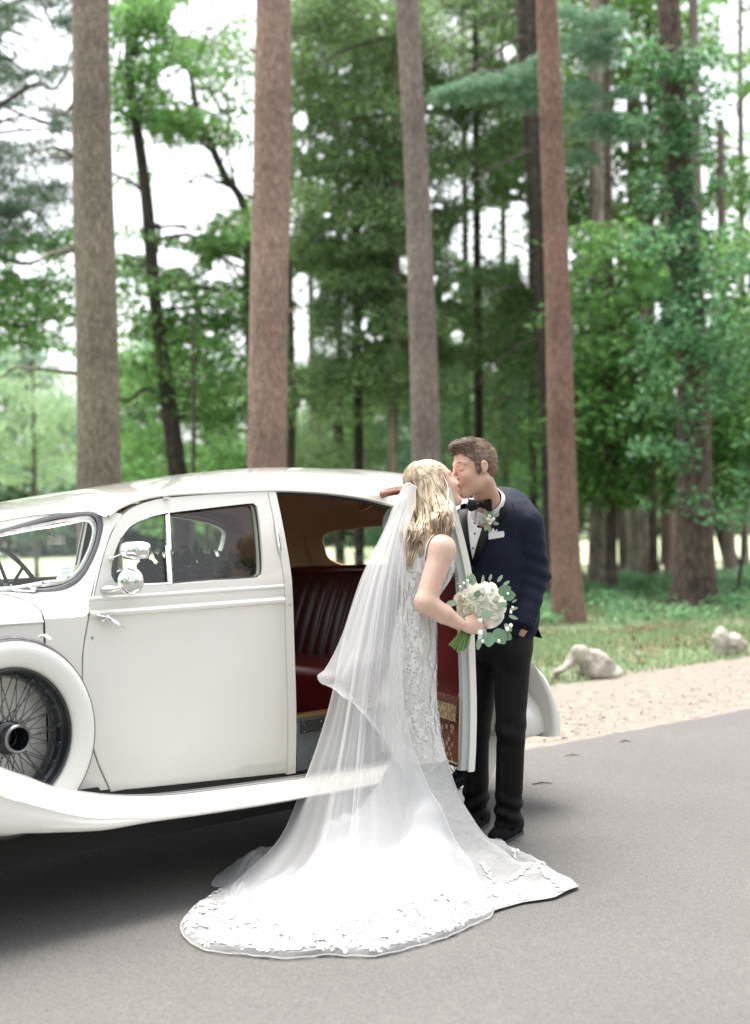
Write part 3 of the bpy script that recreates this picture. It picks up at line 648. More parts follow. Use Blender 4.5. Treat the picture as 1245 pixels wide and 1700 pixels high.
for i, (x, y, dx, L, lab) in enumerate([(900, 1302, 1, .055, 'thin dark twig lying on the road beside the groom'), (937, 1227, .8, .03, 'tiny brown leaf stem lying near the gravel edge'), (1038, 1232, .9, .04, 'short dark twig on the asphalt near the gravel'), (950, 1255, 1, .05, 'thin pale straw lying on the grey road')]):
    g = G(x, y); MBt = MB().tube([g + V3(-L * dx, -.01, .004), g + V3(0, .008, .009), g + V3(L * dx, -.004, .005)], [.003, .0045, .002], 5)
    tag(MBt.build('twig', BARK['dead' if i != 3 else 'pale']), lab, 'twig')

# unseen wood added behind the camera for reflections and to dim the front light
def added_back_wood():
    out = []; r = np.random.default_rng(91)
    for k in range(34):
        x = r.uniform(-34, 30); y = -r.uniform(11, 24); h = r.uniform(5, 10)
        for _ in range(7): out.append(spray_pts(V3(x + r.normal(0, 1.4), y + r.normal(0, 1.4), h * r.uniform(.12, 1)), r.uniform(1.2, 2.2), 110, .6, .2))
    Pn = np.concatenate(out); Pn[:, 2] = np.abs(Pn[:, 2]); V, Fq = leaf_quads(Pn, .42, .7, 1.0)
    tag(obj('unseen_woodland', V, Fq, LEAF['far'], smooth=False, origin=(0, -16, 0)), 'unseen mass of green trees added behind the camera for reflections and dimmer front light', 'unseen_woodland', kind='stuff')
added_back_wood()

# stubs left by shed limbs on the near pines
def stubs():
    for nm, pts in (('pine_tree', [(133, 520, 17, -1), (176, 330, 17, 1), (136, 120, 17, -1)]), ('pine_tree.001', [(417, 330, 18.5, -1), (481, 520, 18.5, 1), (424, 90, 18.5, -1)]), ('pine_tree.002', [(676, 480, 20, -1), (716, 560, 20, 1)]), ('pine_tree.003', [(900, 200, 20.5, -1), (942, 560, 20.5, 1), (918, 640, 20.5, -1)])):
        t = bpy.data.objects.get(nm)
        if t is None: continue
        bk = [c for c in t.children if c.name.startswith('trunk')][0].data.materials[0]
        for x, y, Y, sd_ in pts:
            a = P(x - sd_ * 8, y, Y - .02); MB().tube([a, a + V3(sd_ * .09, -.05, .03), a + V3(sd_ * .13, -.07, .055)], [.035, .024, .014], 7).build('branch_stub', bk, t)
stubs()
def debris():
    r = np.random.default_rng(55); n = 420; s = r.uniform(-1, 7, n); w = -np.abs(r.normal(0, .8, n)); c = EDGE0 + np.outer(s, EDIR) + np.outer(w, EPER)
    V, Fq = leaf_quads(c + V3(0, 0, .004), .035, .14, .08); tag(obj('road_litter', V, Fq, mat('fallen_needle', (.14, .09, .05), .8, island=.5), smooth=False, origin=(3, 10, 0)), 'scattered fallen pine needles and grit on the asphalt near its edge', 'leaf litter', kind='stuff')
debris()

# long drooping dead limbs of the dark conifers
def limbs():
    t = bpy.data.objects.get('hemlock_tree')
    for x0, y0, x1, y1, r in [(660, 60, 488, 128, .03), (655, 190, 500, 235, .028), (866, 20, 700, 90, .03), (868, 60, 715, 175, .035), (880, 250, 735, 345, .028), (884, 420, 762, 392, .02), (890, 470, 770, 520, .025), (892, 560, 790, 640, .025), (900, 640, 800, 690, .02), (655, 330, 520, 400, .025), (655, 470, 540, 560, .02), (1010, 300, 1100, 250, .025)]:
        a, b = P(x0, y0, 26.5), P(x1, y1, 24.6); m_ = a * .5 + b * .5 + V3(0, 0, .12); MB().tube(cr([a, m_, b], 5), np.linspace(r, r * .35, 11), 6).build('branch', BARK['dark'], t)
limbs()
# ================================================================== the car
OC = -.78                                   # centre line offset
def Osurf(s, h):
    o = -.09 * np.clip((h - 1.2) / .4, 0, 1.3) ** 1.3 - .02 * np.clip((.75 - h) / .35, 0, 1) ** 2
    o -= .30 * np.clip(.25 - s, 0, 3) ** 2 / (1 + .6 * np.clip(.25 - s, 0, 3)); o -= .10 * np.clip(s - 1.5, 0, 2) ** 2
    return float(o)
def surf(s, h, off=0.): return car(s, Osurf(s, h) + off, h)
def ps(px, py, off=0.):
    o = 0
    for _ in range(12):
        s, h = PC(px, py, o + off); o = Osurf(s, h)
    return np.array([s, h])
def mirror(V):
    V = np.asarray(V, float); d = (V - C0) @ CN; return V - np.outer(2 * (d - OC), CN)
def both(mb_V, F, name, mtl, parent, **k):
    a = obj(name, mb_V, F, mtl, parent, **k); b = obj(name, mirror(mb_V), [tuple(reversed(f)) for f in F], mtl, parent, **k); return a, b
car_o = thing('vintage_car', car(.7, OC, 0), 'cream white vintage saloon car with open rear door and wire spare wheel', 'car')
PT = M_['paint']
def ray_poly(c, a, poly):
    d = np.array([math.cos(a), math.sin(a)]); best = None
    for i in range(len(poly)):
        p, q = poly[i], poly[(i + 1) % len(poly)]; e = q - p; den = d[0] * e[1] - d[1] * e[0]
        if abs(den) < 1e-12: continue
        w = p - c; t = (w[0] * e[1] - w[1] * e[0]) / den; v = (w[0] * d[1] - w[1] * d[0]) / den
        if t > 0 and -1e-9 <= v <= 1 + 1e-9 and (best is None or t > best): best = t
    return c + d * (best if best else .01)
def ring_loops(outer, hole, c, n=120):
    outer, hole = np.asarray(outer), np.asarray(hole); A = list(np.linspace(-math.pi, math.pi, n, endpoint=False))
    for L in (outer, hole):
        for i in range(len(L)):
            v1, v2 = L[i] - L[i - 1], L[(i + 1) % len(L)] - L[i]
            if abs(np.cross(nrm(v1), nrm(v2))) > .3: A.append(math.atan2(*(L[i] - c)[::-1]))
    A = sorted(A); return np.array([ray_poly(c, a, outer) for a in A]), np.array([ray_poly(c, a, hole) for a in A])
def ring_panel(outer, hole, c, th, K=8, lip=.012, f=surf, o0=0.):
    "skin with a window opening: outer face, returned window reveal, outer edge wall, inner face"
    A, B = ring_loops(outer, hole, np.asarray(c)); n = len(A); rows = []
    rows.append([f(*A[i], o0 - th) for i in range(n)])
    rows.append([f(*A[i], o0 - .004) for i in range(n)])
    for k in range(K + 1):
        t = k / K; t = (.006 + .988 * t)
        rows.append([f(*(A[i] + (B[i] - A[i]) * t), o0) for i in range(n)])
    rows.append([f(*(B[i]), o0 - lip) for i in range(n)]); rows.append([f(*B[i], o0 - th) for i in range(n)])
    mb = MB(); mb.grid(rows, close_v=True, flip=True); mi = MB()
    mi.grid([[f(*(A[i] + (B[i] - A[i]) * k / 3), o0 - th) for i in range(n)] for k in range(4)], close_v=True)
    return mb, mi, A, B
def loop_tube(L, off, r, mtl, name, parent, closed=True, n=6, flat=None, f=surf):
    return MB().tube([f(*p, off) for p in L], r, n, closed=closed, flat=flat, up=CN).build(name, mtl, parent)

# ---- front door
fd_px = [(185, 1315), (169, 1281), (157, 1249), (144, 1195), (138, 1140), (138, 1090), (142, 1060), (150, 1017), (160, 975), (173, 921), (186, 885), (197, 864), (210, 850), (226, 840), (252, 831), (281, 826), (360, 820), (446, 816)]
FD = np.array([ps(*p) for p in fd_px]); FDo = cr(FD, 4)
rear_edge = np.array([[.905, h] for h in np.linspace(1.605, .385, 12)]); FDo = np.vstack([FDo, rear_edge]); bot = np.array([[s, .385 + .053 * (1 - s / .905) ** 1.0] for s in np.linspace(.86, .05, 8)]); FDo = np.vstack([FDo, bot])
fw_px = [(186, 962), (182, 950), (186, 925), (196, 898), (209, 878), (224, 867), (245, 859), (277, 852), (350, 843), (412, 836), (421, 838), (426, 848), (432, 900), (434, 948), (429, 956), (420, 959), (350, 963), (277, 969), (240, 970), (196, 969)]
FWi = np.array([ps(*p, -.01) for p in fw_px]); FWc = cr(FWi, 3, True)
fdoor, fin, _, _ = ring_panel(FDo, FWc, (.45, 1.39), .045, 12)
door_f, door_ff = both(np.array(fdoor.V), fdoor.F, 'front_door', PT, car_o, sharp=35)
both(np.array(fin.V), fin.F, 'door_trim', M_['leather'], car_o)
for par, mi in ((door_f, False), (door_ff, True)):
    def put(mb, name, mtl, **k):
        V = np.array(mb.V); F = mb.F
        if mi: V = mirror(V); F = [tuple(reversed(q)) for q in F]
        return obj(name, V, F, mtl, par, **k)
    g = MB(); cpt = FWc.mean(0); nG = len(FWc); g.V = [surf(*p, -.028) for p in FWc] + [surf(*cpt, -.026)]; g.F = [(i, (i + 1) % nG, nG) for i in range(nG)]
    put(g, 'window_glass', M_['glass'])
    put(MB().tube([surf(*p, -.016) for p in FWc], .0055, 6, closed=True), 'window_seal', M_['seal'])
    lo = cr([ps(277, 852, -.01), ps(280, 910, -.01), ps(284, 969, -.01)], 5)
    put(MB().tube([surf(*p, -.012) for p in lo], .0125, 6, flat=.6), 'quarter_light_bar', M_['chrome'])
    fr = cr([ps(198, 893, -.01), ps(211, 876, -.01), ps(226, 866, -.01), ps(246, 858, -.01), ps(276, 851, -.01)], 4)
    put(MB().tube([surf(*p, -.005) for p in fr], .008, 6), 'quarter_light_frame', M_['chrome'])
    lo2 = cr([ps(198, 970, -.01), ps(240, 971, -.01), ps(282, 969, -.01)], 4)
    put(MB().tube([surf(*p, -.005) for p in lo2], .007, 6), 'quarter_light_frame', M_['chrome'])
# handle
hp_ = car_o
hd = MB(); hb = ps(160, 1022); hb2 = ps(172, 1025); he = ps(199, 1041)
hd.lathe(surf(*hb2, .0), CN, [(.0, .035), (.010, .034), (.013, .02), (.011, .004), (.016, 0), (.016, -.002)], 14)
hd.lathe(surf(*hb, .0), CN, [(.0, .018), (.008, .017), (.012, .006), (.012, -.002)], 12)
hd.tube(cr([surf(*hb, .012), surf(*hb2, .03), surf(*(hb2 * .5 + he * .5), .036), surf(*he, .03)], 4), [.008] * 5 + [.010] * 4 + [.008, .007, .006, .005], 8, flat=.7); hd.build('door_handle', M_['chrome'], door_f)
MB().lathe(surf(*ps(153, 1059), 0), CN, [(0, .003), (.005, .003), (.006, 0)], 10).build('keyhole', M_['dullmetal'], door_f)
# belt moulding on the door + roof shut lines
def ribbon(name, pts, hs, prof, mtl, par, both_=False):
    "moulding: prof = [(dh, off)] swept along (s,h) pts"
    mb = MB(); mb.grid([[surf(p[0], p[1] + a * k, b) for a, b in prof] for p, k in zip(pts, hs)], flip=True)
    return both(np.array(mb.V), mb.F, name, mtl, car_o) if both_ else mb.build(name, mtl, par)
bpts = [(s, 1.137) for s in np.linspace(-.062, .902, 16)]
prof = [(-.014, -.003), (-.013, .004), (-.006, .012), (.004, .013), (.012, .007), (.016, .003), (.03, .0035), (.05, .0015), (.056, .006), (.062, .007), (.068, .004), (.071, -.003)]
ribbon('belt_moulding', bpts, [1] * 16, prof, PT, door_f)
# ---- centre post
pm = MB()
ph_ = np.linspace(.378, 1.612, 14)
pm.grid([[surf(s, h, o) for s, o in ((.9085, -.06), (.9085, -.006), (.912, .001), (.953, .002), (.958, -.004), (.960, -.06))] for h in ph_], flip=True)
post, _ = both(np.array(pm.V), pm.F, 'centre_post', PT, car_o, sharp=35)
MB().grid([[surf(s, h, .004 + o) for s, o in ((.924, 0), (.928, .007), (.944, .007), (.948, 0))] for h in np.linspace(1.12, 1.155, 3)], flip=True).build('belt_moulding', PT, post)
hg = MB(); hpts = cr([ps(456, 868), ps(459, 890), ps(464, 921)], 4); hg.tube([surf(p[0], p[1], .008) for p in hpts], [.004] + [.0075] * 7 + [.004], 8); hg.build('door_hinge', M_['chrome'], post)
# ---- gutter / roof functions
GUT = [(-.10, 1.44), (0, 1.49), (.07, 1.522), (.154, 1.566), (.318, 1.603), (.60, 1.616), (.91, 1.622), (1.1, 1.617), (1.28, 1.605), (1.46, 1.583), (1.62, 1.553), (1.72, 1.53)]
CRN = [(-.20, 1.495), (-.12, 1.523), (-.036, 1.556), (.2, 1.612), (.385, 1.648), (.576, 1.674), (.847, 1.711), (1.058, 1.735), (1.277, 1.750), (1.5, 1.754), (1.72, 1.750)]
gut = lambda s: float(np.interp(s, *zip(*GUT))); crn = lambda s: float(np.interp(s, *zip(*CRN)))
_cs = cr([np.array(q) for q in CRN], 8); _gs = cr([np.array(q) for q in GUT], 8)
gut = lambda s: float(np.interp(s, _gs[:, 0], _gs[:, 1])); crn = lambda s: float(np.interp(s, _cs[:, 0], _cs[:, 1]))
def roofpt(s, v, off=0.):
    hg_, hc = gut(s), max(crn(s), gut(s) - .0); W = -OC + Osurf(s, hg_); a = v * math.pi / 2
    w = W * math.cos(a) ** 1.0; h = hg_ + (hc - hg_) * math.sin(a) ** .95
    return car(s, OC + w + off * math.cos(a), h + off * math.sin(a) - (0 if off else 0))
HEAD = [(160, 856, -.11), (150, 853, -.15), (120, 855, -.24), (95, 858, -.32), (50, 870, -.45), (0, 884, -.60)]
hs_ = [float(PC(a, b, o)[0]) for a, b, o in HEAD]; print('header s', np.round(hs_, 3))
def s_front(v): return float(np.interp(v, [0, .28, .43, .53, .69, .83, 1], [.06, .038, .009, -.013, -.064, -.12, -.165]))
def roof_skin(off, v0=0.):
    rows = []
    for j in range(23):
        v = v0 + (1 - v0) * j / 22; rows.append([roofpt(s_front(v) + (1.72 - s_front(v)) * i / 40, v, off) for i in range(41)])
    return rows
rm = MB(); rm.grid(roof_skin(0), flip=True); Vr = np.array(rm.V)
Va = np.vstack([Vr, mirror(Vr)]); Fa = rm.F + [tuple(reversed([i + len(Vr) for i in f])) for f in rm.F]
roof = obj('roof', Va, Fa, PT, car_o, sharp=60)
rm2 = MB(); rm2.grid(roof_skin(-.035)); Vr = np.array(rm2.V); Va = np.vstack([Vr, mirror(Vr)]); Fa = rm2.F + [tuple(reversed([i + len(Vr) for i in f])) for f in rm2.F]
head = obj('headlining', Va, Fa, M_['headlining'], car_o)
for s_ in (1.08, 1.45):                     # sewn ribs of the headlining
    MB().tube([roofpt(s_ + .02 * math.sin(v * 3), v, -.04) for v in np.linspace(.03, 1.0, 20)] + [mirror([roofpt(s_ + .02 * math.sin(v * 3), v, -.04)])[0] for v in np.linspace(1, .03, 20)], .008, 6).build('seam', M_['headlining'], head)
# cant rail: from door tops up to the gutter (drip rail)
cr_s = [s for s in np.linspace(.075, 1.80, 34)]
top_h = lambda s: (float(np.interp(s, FDo[10:FDo.shape[0] - 20, 0][np.argsort(FDo[10:FDo.shape[0] - 20, 0])], FDo[10:FDo.shape[0] - 20, 1][np.argsort(FDo[10:FDo.shape[0] - 20, 0])])) if s < .9 else gut(s) - .008)
cm = MB(); cm.grid([[surf(s, gut(s) - .010, -.06), surf(s, gut(s) - .010, .0), surf(s, gut(s) - .004, .007), surf(s, gut(s) + .005, .007), surf(s, gut(s) + .008, -.002)] for s in cr_s], flip=True)
both(np.array(cm.V), cm.F, 'drip_rail', PT, car_o, sharp=50)
MB().tube([surf(s, gut(s) - .018, -.03) for s in np.linspace(.965, 1.74, 14)], .007, 6).build('door_seal', M_['seal'], car_o)
# little roof flag bracket
q = ps(275, 829, .0); MB().box(surf(q[0], q[1] + .005, .006), CU, CN, CZ, .014, .006, .005).build('roof_clip', PT, roof)

# ---- rear body (dome): profile levels
LV = [(.40, 1.16, 0), (.55, 1.20, 0), (.8, 1.22, 0), (1.0, 1.20, 0), (1.137, 1.17, 0), (1.25, 1.11, 0), (1.33, 1.06, 0), (1.41, .99, 0), (1.47, .93, 0), (1.53, .86, 0)]
p_se = 2.5
def rear_pt(k, psi, off=0.):
    if k <= len(LV) - 1:
        k0 = int(min(k, len(LV) - 2)); t = k - k0; h = LV[k0][0] * (1 - t) + LV[k0 + 1][0] * t; L = LV[k0][1] * (1 - t) + LV[k0 + 1][1] * t; W = -OC + Osurf(1.72, h)
    else:
        v = k - (len(LV) - 1); a = v * math.pi / 2; W = (-OC + Osurf(1.72, gut(1.72))) * math.cos(a); h = gut(1.72) + (crn(1.72) - gut(1.72)) * math.sin(a) ** .95; L = .86 * math.cos(a) ** .9 if math.cos(a) > 1e-6 else 0
    c, s_ = math.cos(psi), math.sin(psi); w = np.sign(c) * abs(c) ** (2 / p_se) * (W + off); l = s_ ** (2 / p_se) * (L + off)
    return car(1.72 + l, OC + w, h + (off * .5 if k > len(LV) else 0))
ks = list(np.linspace(0, len(LV) - 1, 28)) + [len(LV) - 1 + v for v in np.linspace(.06, 1, 16)]
psis = np.linspace(0, math.pi, 61)
def rear_grid(off): return [[rear_pt(k, a, off) for a in psis] for k in ks]
# back window: opening cut by leaving out quads and framing it
def rear_surface(off, name, mtl, flip):
    Gd = rear_grid(off); nv = len(psis); V = [p for r in Gd for p in r]; Fc = []
    for i in range(len(ks) - 1):
        for j in range(nv - 1):
            kc = (ks[i] + ks[i + 1]) / 2; ac = (psis[j] + psis[j + 1]) / 2
            if ((ac - math.pi / 2) / 1.0) ** 4 + ((kc - 6.0) / 1.6) ** 4 < 1: continue
            a, b, c, d = i * nv + j, (i + 1) * nv + j, (i + 1) * nv + j + 1, i * nv + j + 1; Fc.append((a, b, c, d) if flip else (a, d, c, b))
    return obj(name, np.array(V), Fc, mtl, car_o, sharp=60)
rear_surface(0, 'rear_body', PT, False); rear_lin = rear_surface(-.04, 'rear_lining', M_['headlining'], True)
bw = []
for t in np.linspace(0, 2 * math.pi, 64, endpoint=False):
    c, s_ = math.cos(t), math.sin(t); bw.append((6.0 + 1.6 * np.sign(s_) * abs(s_) ** .5, math.pi / 2 + 1.0 * np.sign(c) * abs(c) ** .5))
MB().grid([[rear_pt(k, a, .006) for k, a in bw], [rear_pt(6 + (k - 6) * 1.16, math.pi / 2 + (a - math.pi / 2) * 1.08, .008) for k, a in bw], [rear_pt(6 + (k - 6) * 1.18, math.pi / 2 + (a - math.pi / 2) * 1.09, -.002) for k, a in bw]], close_v=True).build('window_surround', PT, car_o)
MB().grid([[rear_pt(6 + (k - 6) * 1.2, math.pi / 2 + (a - math.pi / 2) * 1.1, -.046) for k, a in bw], [rear_pt(6 + (k - 6) * .98, math.pi / 2 + (a - math.pi / 2) * .98, -.044) for k, a in bw], [rear_pt(6 + (k - 6) * .97, math.pi / 2 + (a - math.pi / 2) * .97, .005) for k, a in bw]], close_v=True).build('window_surround', M_['headlining'], car_o)
gm = MB(); gm.V = [rear_pt(6 + (k - 6) * .98, math.pi / 2 + (a - math.pi / 2) * .98, -.015) for k, a in bw]; gm.V.append(rear_pt(6, math.pi / 2, -.01)); gm.F = [(i, (i + 1) % 64, 64) for i in range(64)]; gm.build('rear_window_glass', M_['glass'], car_o)
# ---- rear doors
RDo = [(.966, .395), (.966, 1.0), (.966, 1.602), (1.10, 1.604), (1.28, 1.594), (1.46, 1.572), (1.62, 1.545), (1.72, 1.52), (1.80, 1.475), (1.82, 1.42), (1.80, 1.33), (1.75, 1.22), (1.705, 1.10), (1.685, .95), (1.62, .84), (1.55, .74), (1.49, .60), (1.45, .395)]
RDo = np.vstack([np.array([[.966, h] for h in np.linspace(.395, 1.59, 14)]), cr([np.array(q) for q in RDo[2:]], 3)])
RWo = cr([np.array(q) for q in [(1.02, 1.27), (1.02, 1.40), (1.03, 1.53), (1.05, 1.55), (1.28, 1.548), (1.46, 1.525), (1.62, 1.492), (1.70, 1.455), (1.72, 1.41), (1.70, 1.33), (1.66, 1.275), (1.62, 1.26), (1.3, 1.252), (1.04, 1.252)]], 3, True)
AO = math.radians(65.5); HS, HO = 1.70, .005
def opened(V):
    V = np.asarray(V, float); q = V - C0; s, o, h = q @ CU - HS, q @ CN - HO, q[:, 2]; c, si = math.cos(AO), math.sin(AO)
    return C0 + np.outer(HS + s * c + o * si, CU) + np.outer(HO - s * si + o * c, CN) + np.outer(h, CZ)
def rear_door(tf, flip, opened_):
    def mk(mb, name, mtl, par, **k): return obj(name, tf(np.array(mb.V)), [tuple(reversed(f)) for f in mb.F] if flip else mb.F, mtl, par, **k)
    outer, inner, A, B = ring_panel(RDo, RWo, (1.37, 1.40), .03, 10)
    d = mk(outer, 'rear_door', PT, car_o, sharp=35)
    # jamb: stepped grey edge down the shutting side, then inner leather panel
    jb = MB(); hh = np.linspace(.40, 1.59, 14)
    jb.grid([[surf(s, h, o) for s, o in ((.968, -.020), (.971, -.030), (.985, -.034), (.987, -.054), (1.01, -.062))] for h in hh], flip=True)
    mk(jb, 'door_jamb', M_['jamb'], d, sharp=30)
    out2 = [np.array([s + .022 if s < 1 else s - .012, h + (.012 if h < .5 else -.01)]) for s, h in RDo]
    pin, pin2, _, _ = ring_panel(out2, cr([np.array(q) for q in [(1.03, 1.262), (1.03, 1.40), (1.045, 1.52), (1.07, 1.538), (1.28, 1.535), (1.46, 1.512), (1.62, 1.48), (1.69, 1.445), (1.705, 1.41), (1.69, 1.34), (1.65, 1.285), (1.6, 1.268), (1.3, 1.262), (1.05, 1.262)]], 3, True), (1.37, 1.40), .030, 6, o0=-.026)
    mk(pin, 'door_frame', M_['jamb'], d); 
    lp = MB(); lo_ = [p for p in out2]; 
    # leather panel with rounded lower corners and carpet foot
    def panel(h0, h1, off, name, mtl, s0=1.0, cornr=.03):
        rows = []
        for h in np.linspace(h0, h1, 10):
            sr = float(np.interp(h, [.40, .60, .74, .84, .95, 1.1, 1.3], [1.44, 1.47, 1.53, 1.60, 1.665, 1.685, 1.72])); e = cornr * max(0, 1 - (h - h0) / cornr) ** 2
            rows.append([surf(s, h, off) for s in np.linspace(s0 + e, sr - .01 - e, 14)])
        m = MB(); m.grid(rows); n0 = len(m.V); rows2 = [[p - CN * (-.012) for p in r] for r in rows]
        edge = rows[0] + [r[-1] for r in rows[1:]] + rows[-1][-2::-1] + [r[0] for r in rows[-2:0:-1]]
        m.grid([edge, [p + CN * .012 for p in edge]], close_v=True); return mk(m, name, mtl, d)
    panel(.70, 1.24, -.058, 'leather_panel', M_['leather']); panel(.425, .705, -.060, 'carpet_panel', M_['carpet'])
    MB_ = MB(); MB_.grid([[surf(s, h, -.072) for s in np.linspace(1.06, 1.4, 6)] for h in (.765, .775)]); mk(MB_, 'stitched_seam', M_['leatherdark'], d)
    if opened_:
        cv = MB(); cv.tube([surf(s, h, -.062) for s, h in [(1.012, .72), (1.0, .70), (1.0, .44), (1.012, .427), (1.03, .423), (1.4, .423)]], .0045, 6); mk(cv, 'carpet_binding', M_['binding'], d)
    # walnut capping round the window head
    wc = MB(); rail = [(1.03, 1.598), (1.28, 1.606), (1.5, 1.606), (1.70, 1.600), (1.92, 1.580), (2.10, 1.548)] if opened_ else [(1.03, 1.565), (1.28, 1.57), (1.46, 1.548), (1.62, 1.515), (1.74, 1.47), (1.80, 1.43)]
    pts = cr([np.array(q) for q in rail], 5); bo_ = Osurf(1.6, 1.56)
    wc.tube([car(p[0], bo_ - .045, p[1]) if opened_ else surf(*p, -.058) for p in pts], [.020] * 18 + [.023, .026, .029, .032, .033, .034, .033, .020] if opened_ else [.022] * 20 + [.026] * 4 + [.022, .012], 12); mk(wc, 'walnut_capping', M_['walnut'], d)
    gl = MB(); gl.V = [surf(*p, -.03) for p in RWo] + [surf(1.37, 1.40, -.03)]; nR = len(RWo); gl.F = [(i, (i + 1) % nR, nR) for i in range(nR)]; mk(gl, 'window_glass', M_['glass_dark'] if opened_ else M_['glass'], d)
    if opened_:
        hl = MB(); hl.tube([surf(1.06, 1.14, .0), surf(1.06, 1.14, .03), surf(1.10, 1.13, .04), surf(1.18, 1.12, .035)], .008, 6); mk(hl, 'door_handle', M_['chrome'], d)
    return d
def carpet_mat():
    M = mat('patterned_red_carpet', (.13, .018, .015), .95); nt = M.node_tree; b = nt.nodes['Principled BSDF']; L = nt.links
    tc = nt.nodes.new('ShaderNodeTexCoord'); mp = nt.nodes.new('ShaderNodeMapping'); L.new(tc.outputs['Object'], mp.inputs[0])
    v = nt.nodes.new('ShaderNodeTexVoronoi'); v.inputs['Scale'].default_value = 26; L.new(mp.outputs[0], v.inputs[0])
    m1 = nt.nodes.new('ShaderNodeMath'); m1.operation = 'SINE'; mm = nt.nodes.new('ShaderNodeMath'); mm.operation = 'MULTIPLY'; mm.inputs[1].default_value = 26
    L.new(v.outputs['Distance'], mm.inputs[0]); L.new(mm.outputs[0], m1.inputs[0])
    gt = nt.nodes.new('ShaderNodeMath'); gt.operation = 'GREATER_THAN'; gt.inputs[1].default_value = .62; L.new(m1.outputs[0], gt.inputs[0])
    mx = nt.nodes.new('ShaderNodeMixRGB'); mx.inputs[1].default_value = (.14, .018, .014, 1); L.new(gt.outputs[0], mx.inputs[0])
    nz = nt.nodes.new('ShaderNodeTexNoise'); nz.inputs['Scale'].default_value = 60; L.new(mp.outputs[0], nz.inputs[0])
    r = nt.nodes.new('ShaderNodeValToRGB'); r.color_ramp.elements[0].color = (.34, .26, .12, 1); r.color_ramp.elements[1].color = (.5, .42, .3, 1); e = r.color_ramp.elements.new(.5); e.color = (.12, .11, .05, 1)
    L.new(nz.outputs[0], r.inputs[0]); L.new(r.outputs[0], mx.inputs[2]); L.new(mx.outputs[0], b.inputs['Base Color']); return M
M_['carpet'] = carpet_mat(); M_['binding'] = mat('pale_carpet_binding', (.45, .36, .25), .8)
rd = rear_door(opened, False, True)
rear_door(mirror, True, False)
# gold woven band near the top of the carpet
def band(h0, h1, s0, s1, name, col):
    m = MB(); m.grid([[surf(s, h, -.0735) for s in np.linspace(s0, s1, 20)] for h in (h0, h1)]); return obj(name, opened(np.array(m.V)), m.F, col, rd)
M_['gold'] = mat('gold_woven_band', (.16, .12, .045), .9, col2=(.42, .33, .17), nscale=55, ramp=(.4, .6))
band(.60, .672, 1.02, 1.40, 'woven_band', M_['gold'])
M_['motif'] = mat('cream_woven_motif', (.5, .38, .26), .9)
mf = MB()
for s_, h_ in [(1.05, .575), (1.075, .578), (1.068, .556), (1.13, .57), (1.18, .56), (1.1, .52), (1.06, .5), (1.09, .48), (1.12, .50), (1.07, .46), (1.11, .455), (1.15, .47), (1.05, .44), (1.14, .44), (1.2, .5), (1.23, .55)]:
    for k in range(5):
        a = k * 1.2566; mf.lathe(surf(s_ + .007 * math.cos(a), h_ + .007 * math.sin(a), -.0735), -CN, [(0, .0012), (.003, .001), (.0036, 0)], 6)
obj('woven_motif', opened(np.array(mf.V)), mf.F, M_['motif'], rd, kind='stuff')
# ---- quarter panels between rear door opening and dome
qp = MB(); rr = []
for h in np.linspace(.40, 1.53, 24):
    se = float(np.interp(h, [.40, .60, .74, .84, .95, 1.1, 1.22, 1.33, 1.42, 1.475, 1.53], [1.455, 1.495, 1.555, 1.625, 1.69, 1.71, 1.755, 1.805, 1.825, 1.80, 1.73]))
    rr.append([surf(se, h, -.06)] + [surf(min(se, 1.72) + (1.72 - min(se, 1.72)) * t, h, 0) if se < 1.72 else surf(se, h, -.002) for t in np.linspace(0, 1, 6)])
qp.grid(rr, flip=False); both(np.array(qp.V), qp.F, 'quarter_panel', PT, car_o, sharp=50)

# ---- windscreen frame, screen pillars, scuttle
WT = [(0, 884, -.60), (50, 870, -.45), (95, 858, -.32), (120, 855, -.24), (150, 853, -.15), (161, 857, -.12), (167, 870, -.105), (166, 888, -.10), (160, 912, -.10), (148, 938, -.11), (134, 958, -.125), (116, 971, -.15), (90, 979, -.24), (50, 982, -.38), (0, 985, -.52)]
def Wp(a, b, o):
    s, h = PC(a, b, o); return car(s, o, h), (s, o, h)
Wsoh = [Wp(*q)[1] for q in WT]
ctrT = (float(s_front(1)) - .0, OC, 1.452); ctrB = (Wsoh[-1][0] - .05, OC, 1.235)
loop = [ctrT] + Wsoh + [ctrB]
A_out = cr([car(*q) for q in loop], 4)
nA = len(A_out)
# matching body line: roof front -> door front edge -> belt -> bonnet seam
Bl = []
for q in [ctrT] + Wsoh[:4]:
    v = math.acos(min(1, max(0, (q[1] - OC) / (-OC + Osurf(0, 1.5))))) / (math.pi / 2); Bl.append(roofpt(s_front(v), v))
_fh = lambda h: float(np.interp(h, FDo[:48, 1][np.argsort(FDo[:48, 1])], FDo[:48, 0][np.argsort(FDo[:48, 1])])) - .005
Bl += [roofpt(.075, 0, -.002), surf(_fh(1.525), 1.528), surf(_fh(1.47), 1.47), surf(_fh(1.42), 1.42), surf(_fh(1.345), 1.345), surf(_fh(1.265), 1.265), surf(_fh(1.19), 1.19)]
Bl += [surf(-.074, 1.131), surf(-.15, 1.128), surf(-.238, 1.126)]
def bon(s, t):
    oc = Osurf(-.24, 1.1) - .22 * (-.24 - s)
    if t <= 1: return car(s, oc, .45 + (1.118 - .45) * t)        # side
    a = (t - 1) * math.pi / 2; W = oc - OC; return car(s, OC + W * math.cos(a), 1.126 + (.115 - .02 * (-.24 - s)) * math.sin(a) ** .8)
_hd = cr(Bl[5:], 4)
_vk = [1.0] + [math.acos(min(1, max(0, (q[1] - OC) / (-OC + Osurf(0, 1.5))))) / (math.pi / 2) for q in Wsoh[:4]] + [0.0]
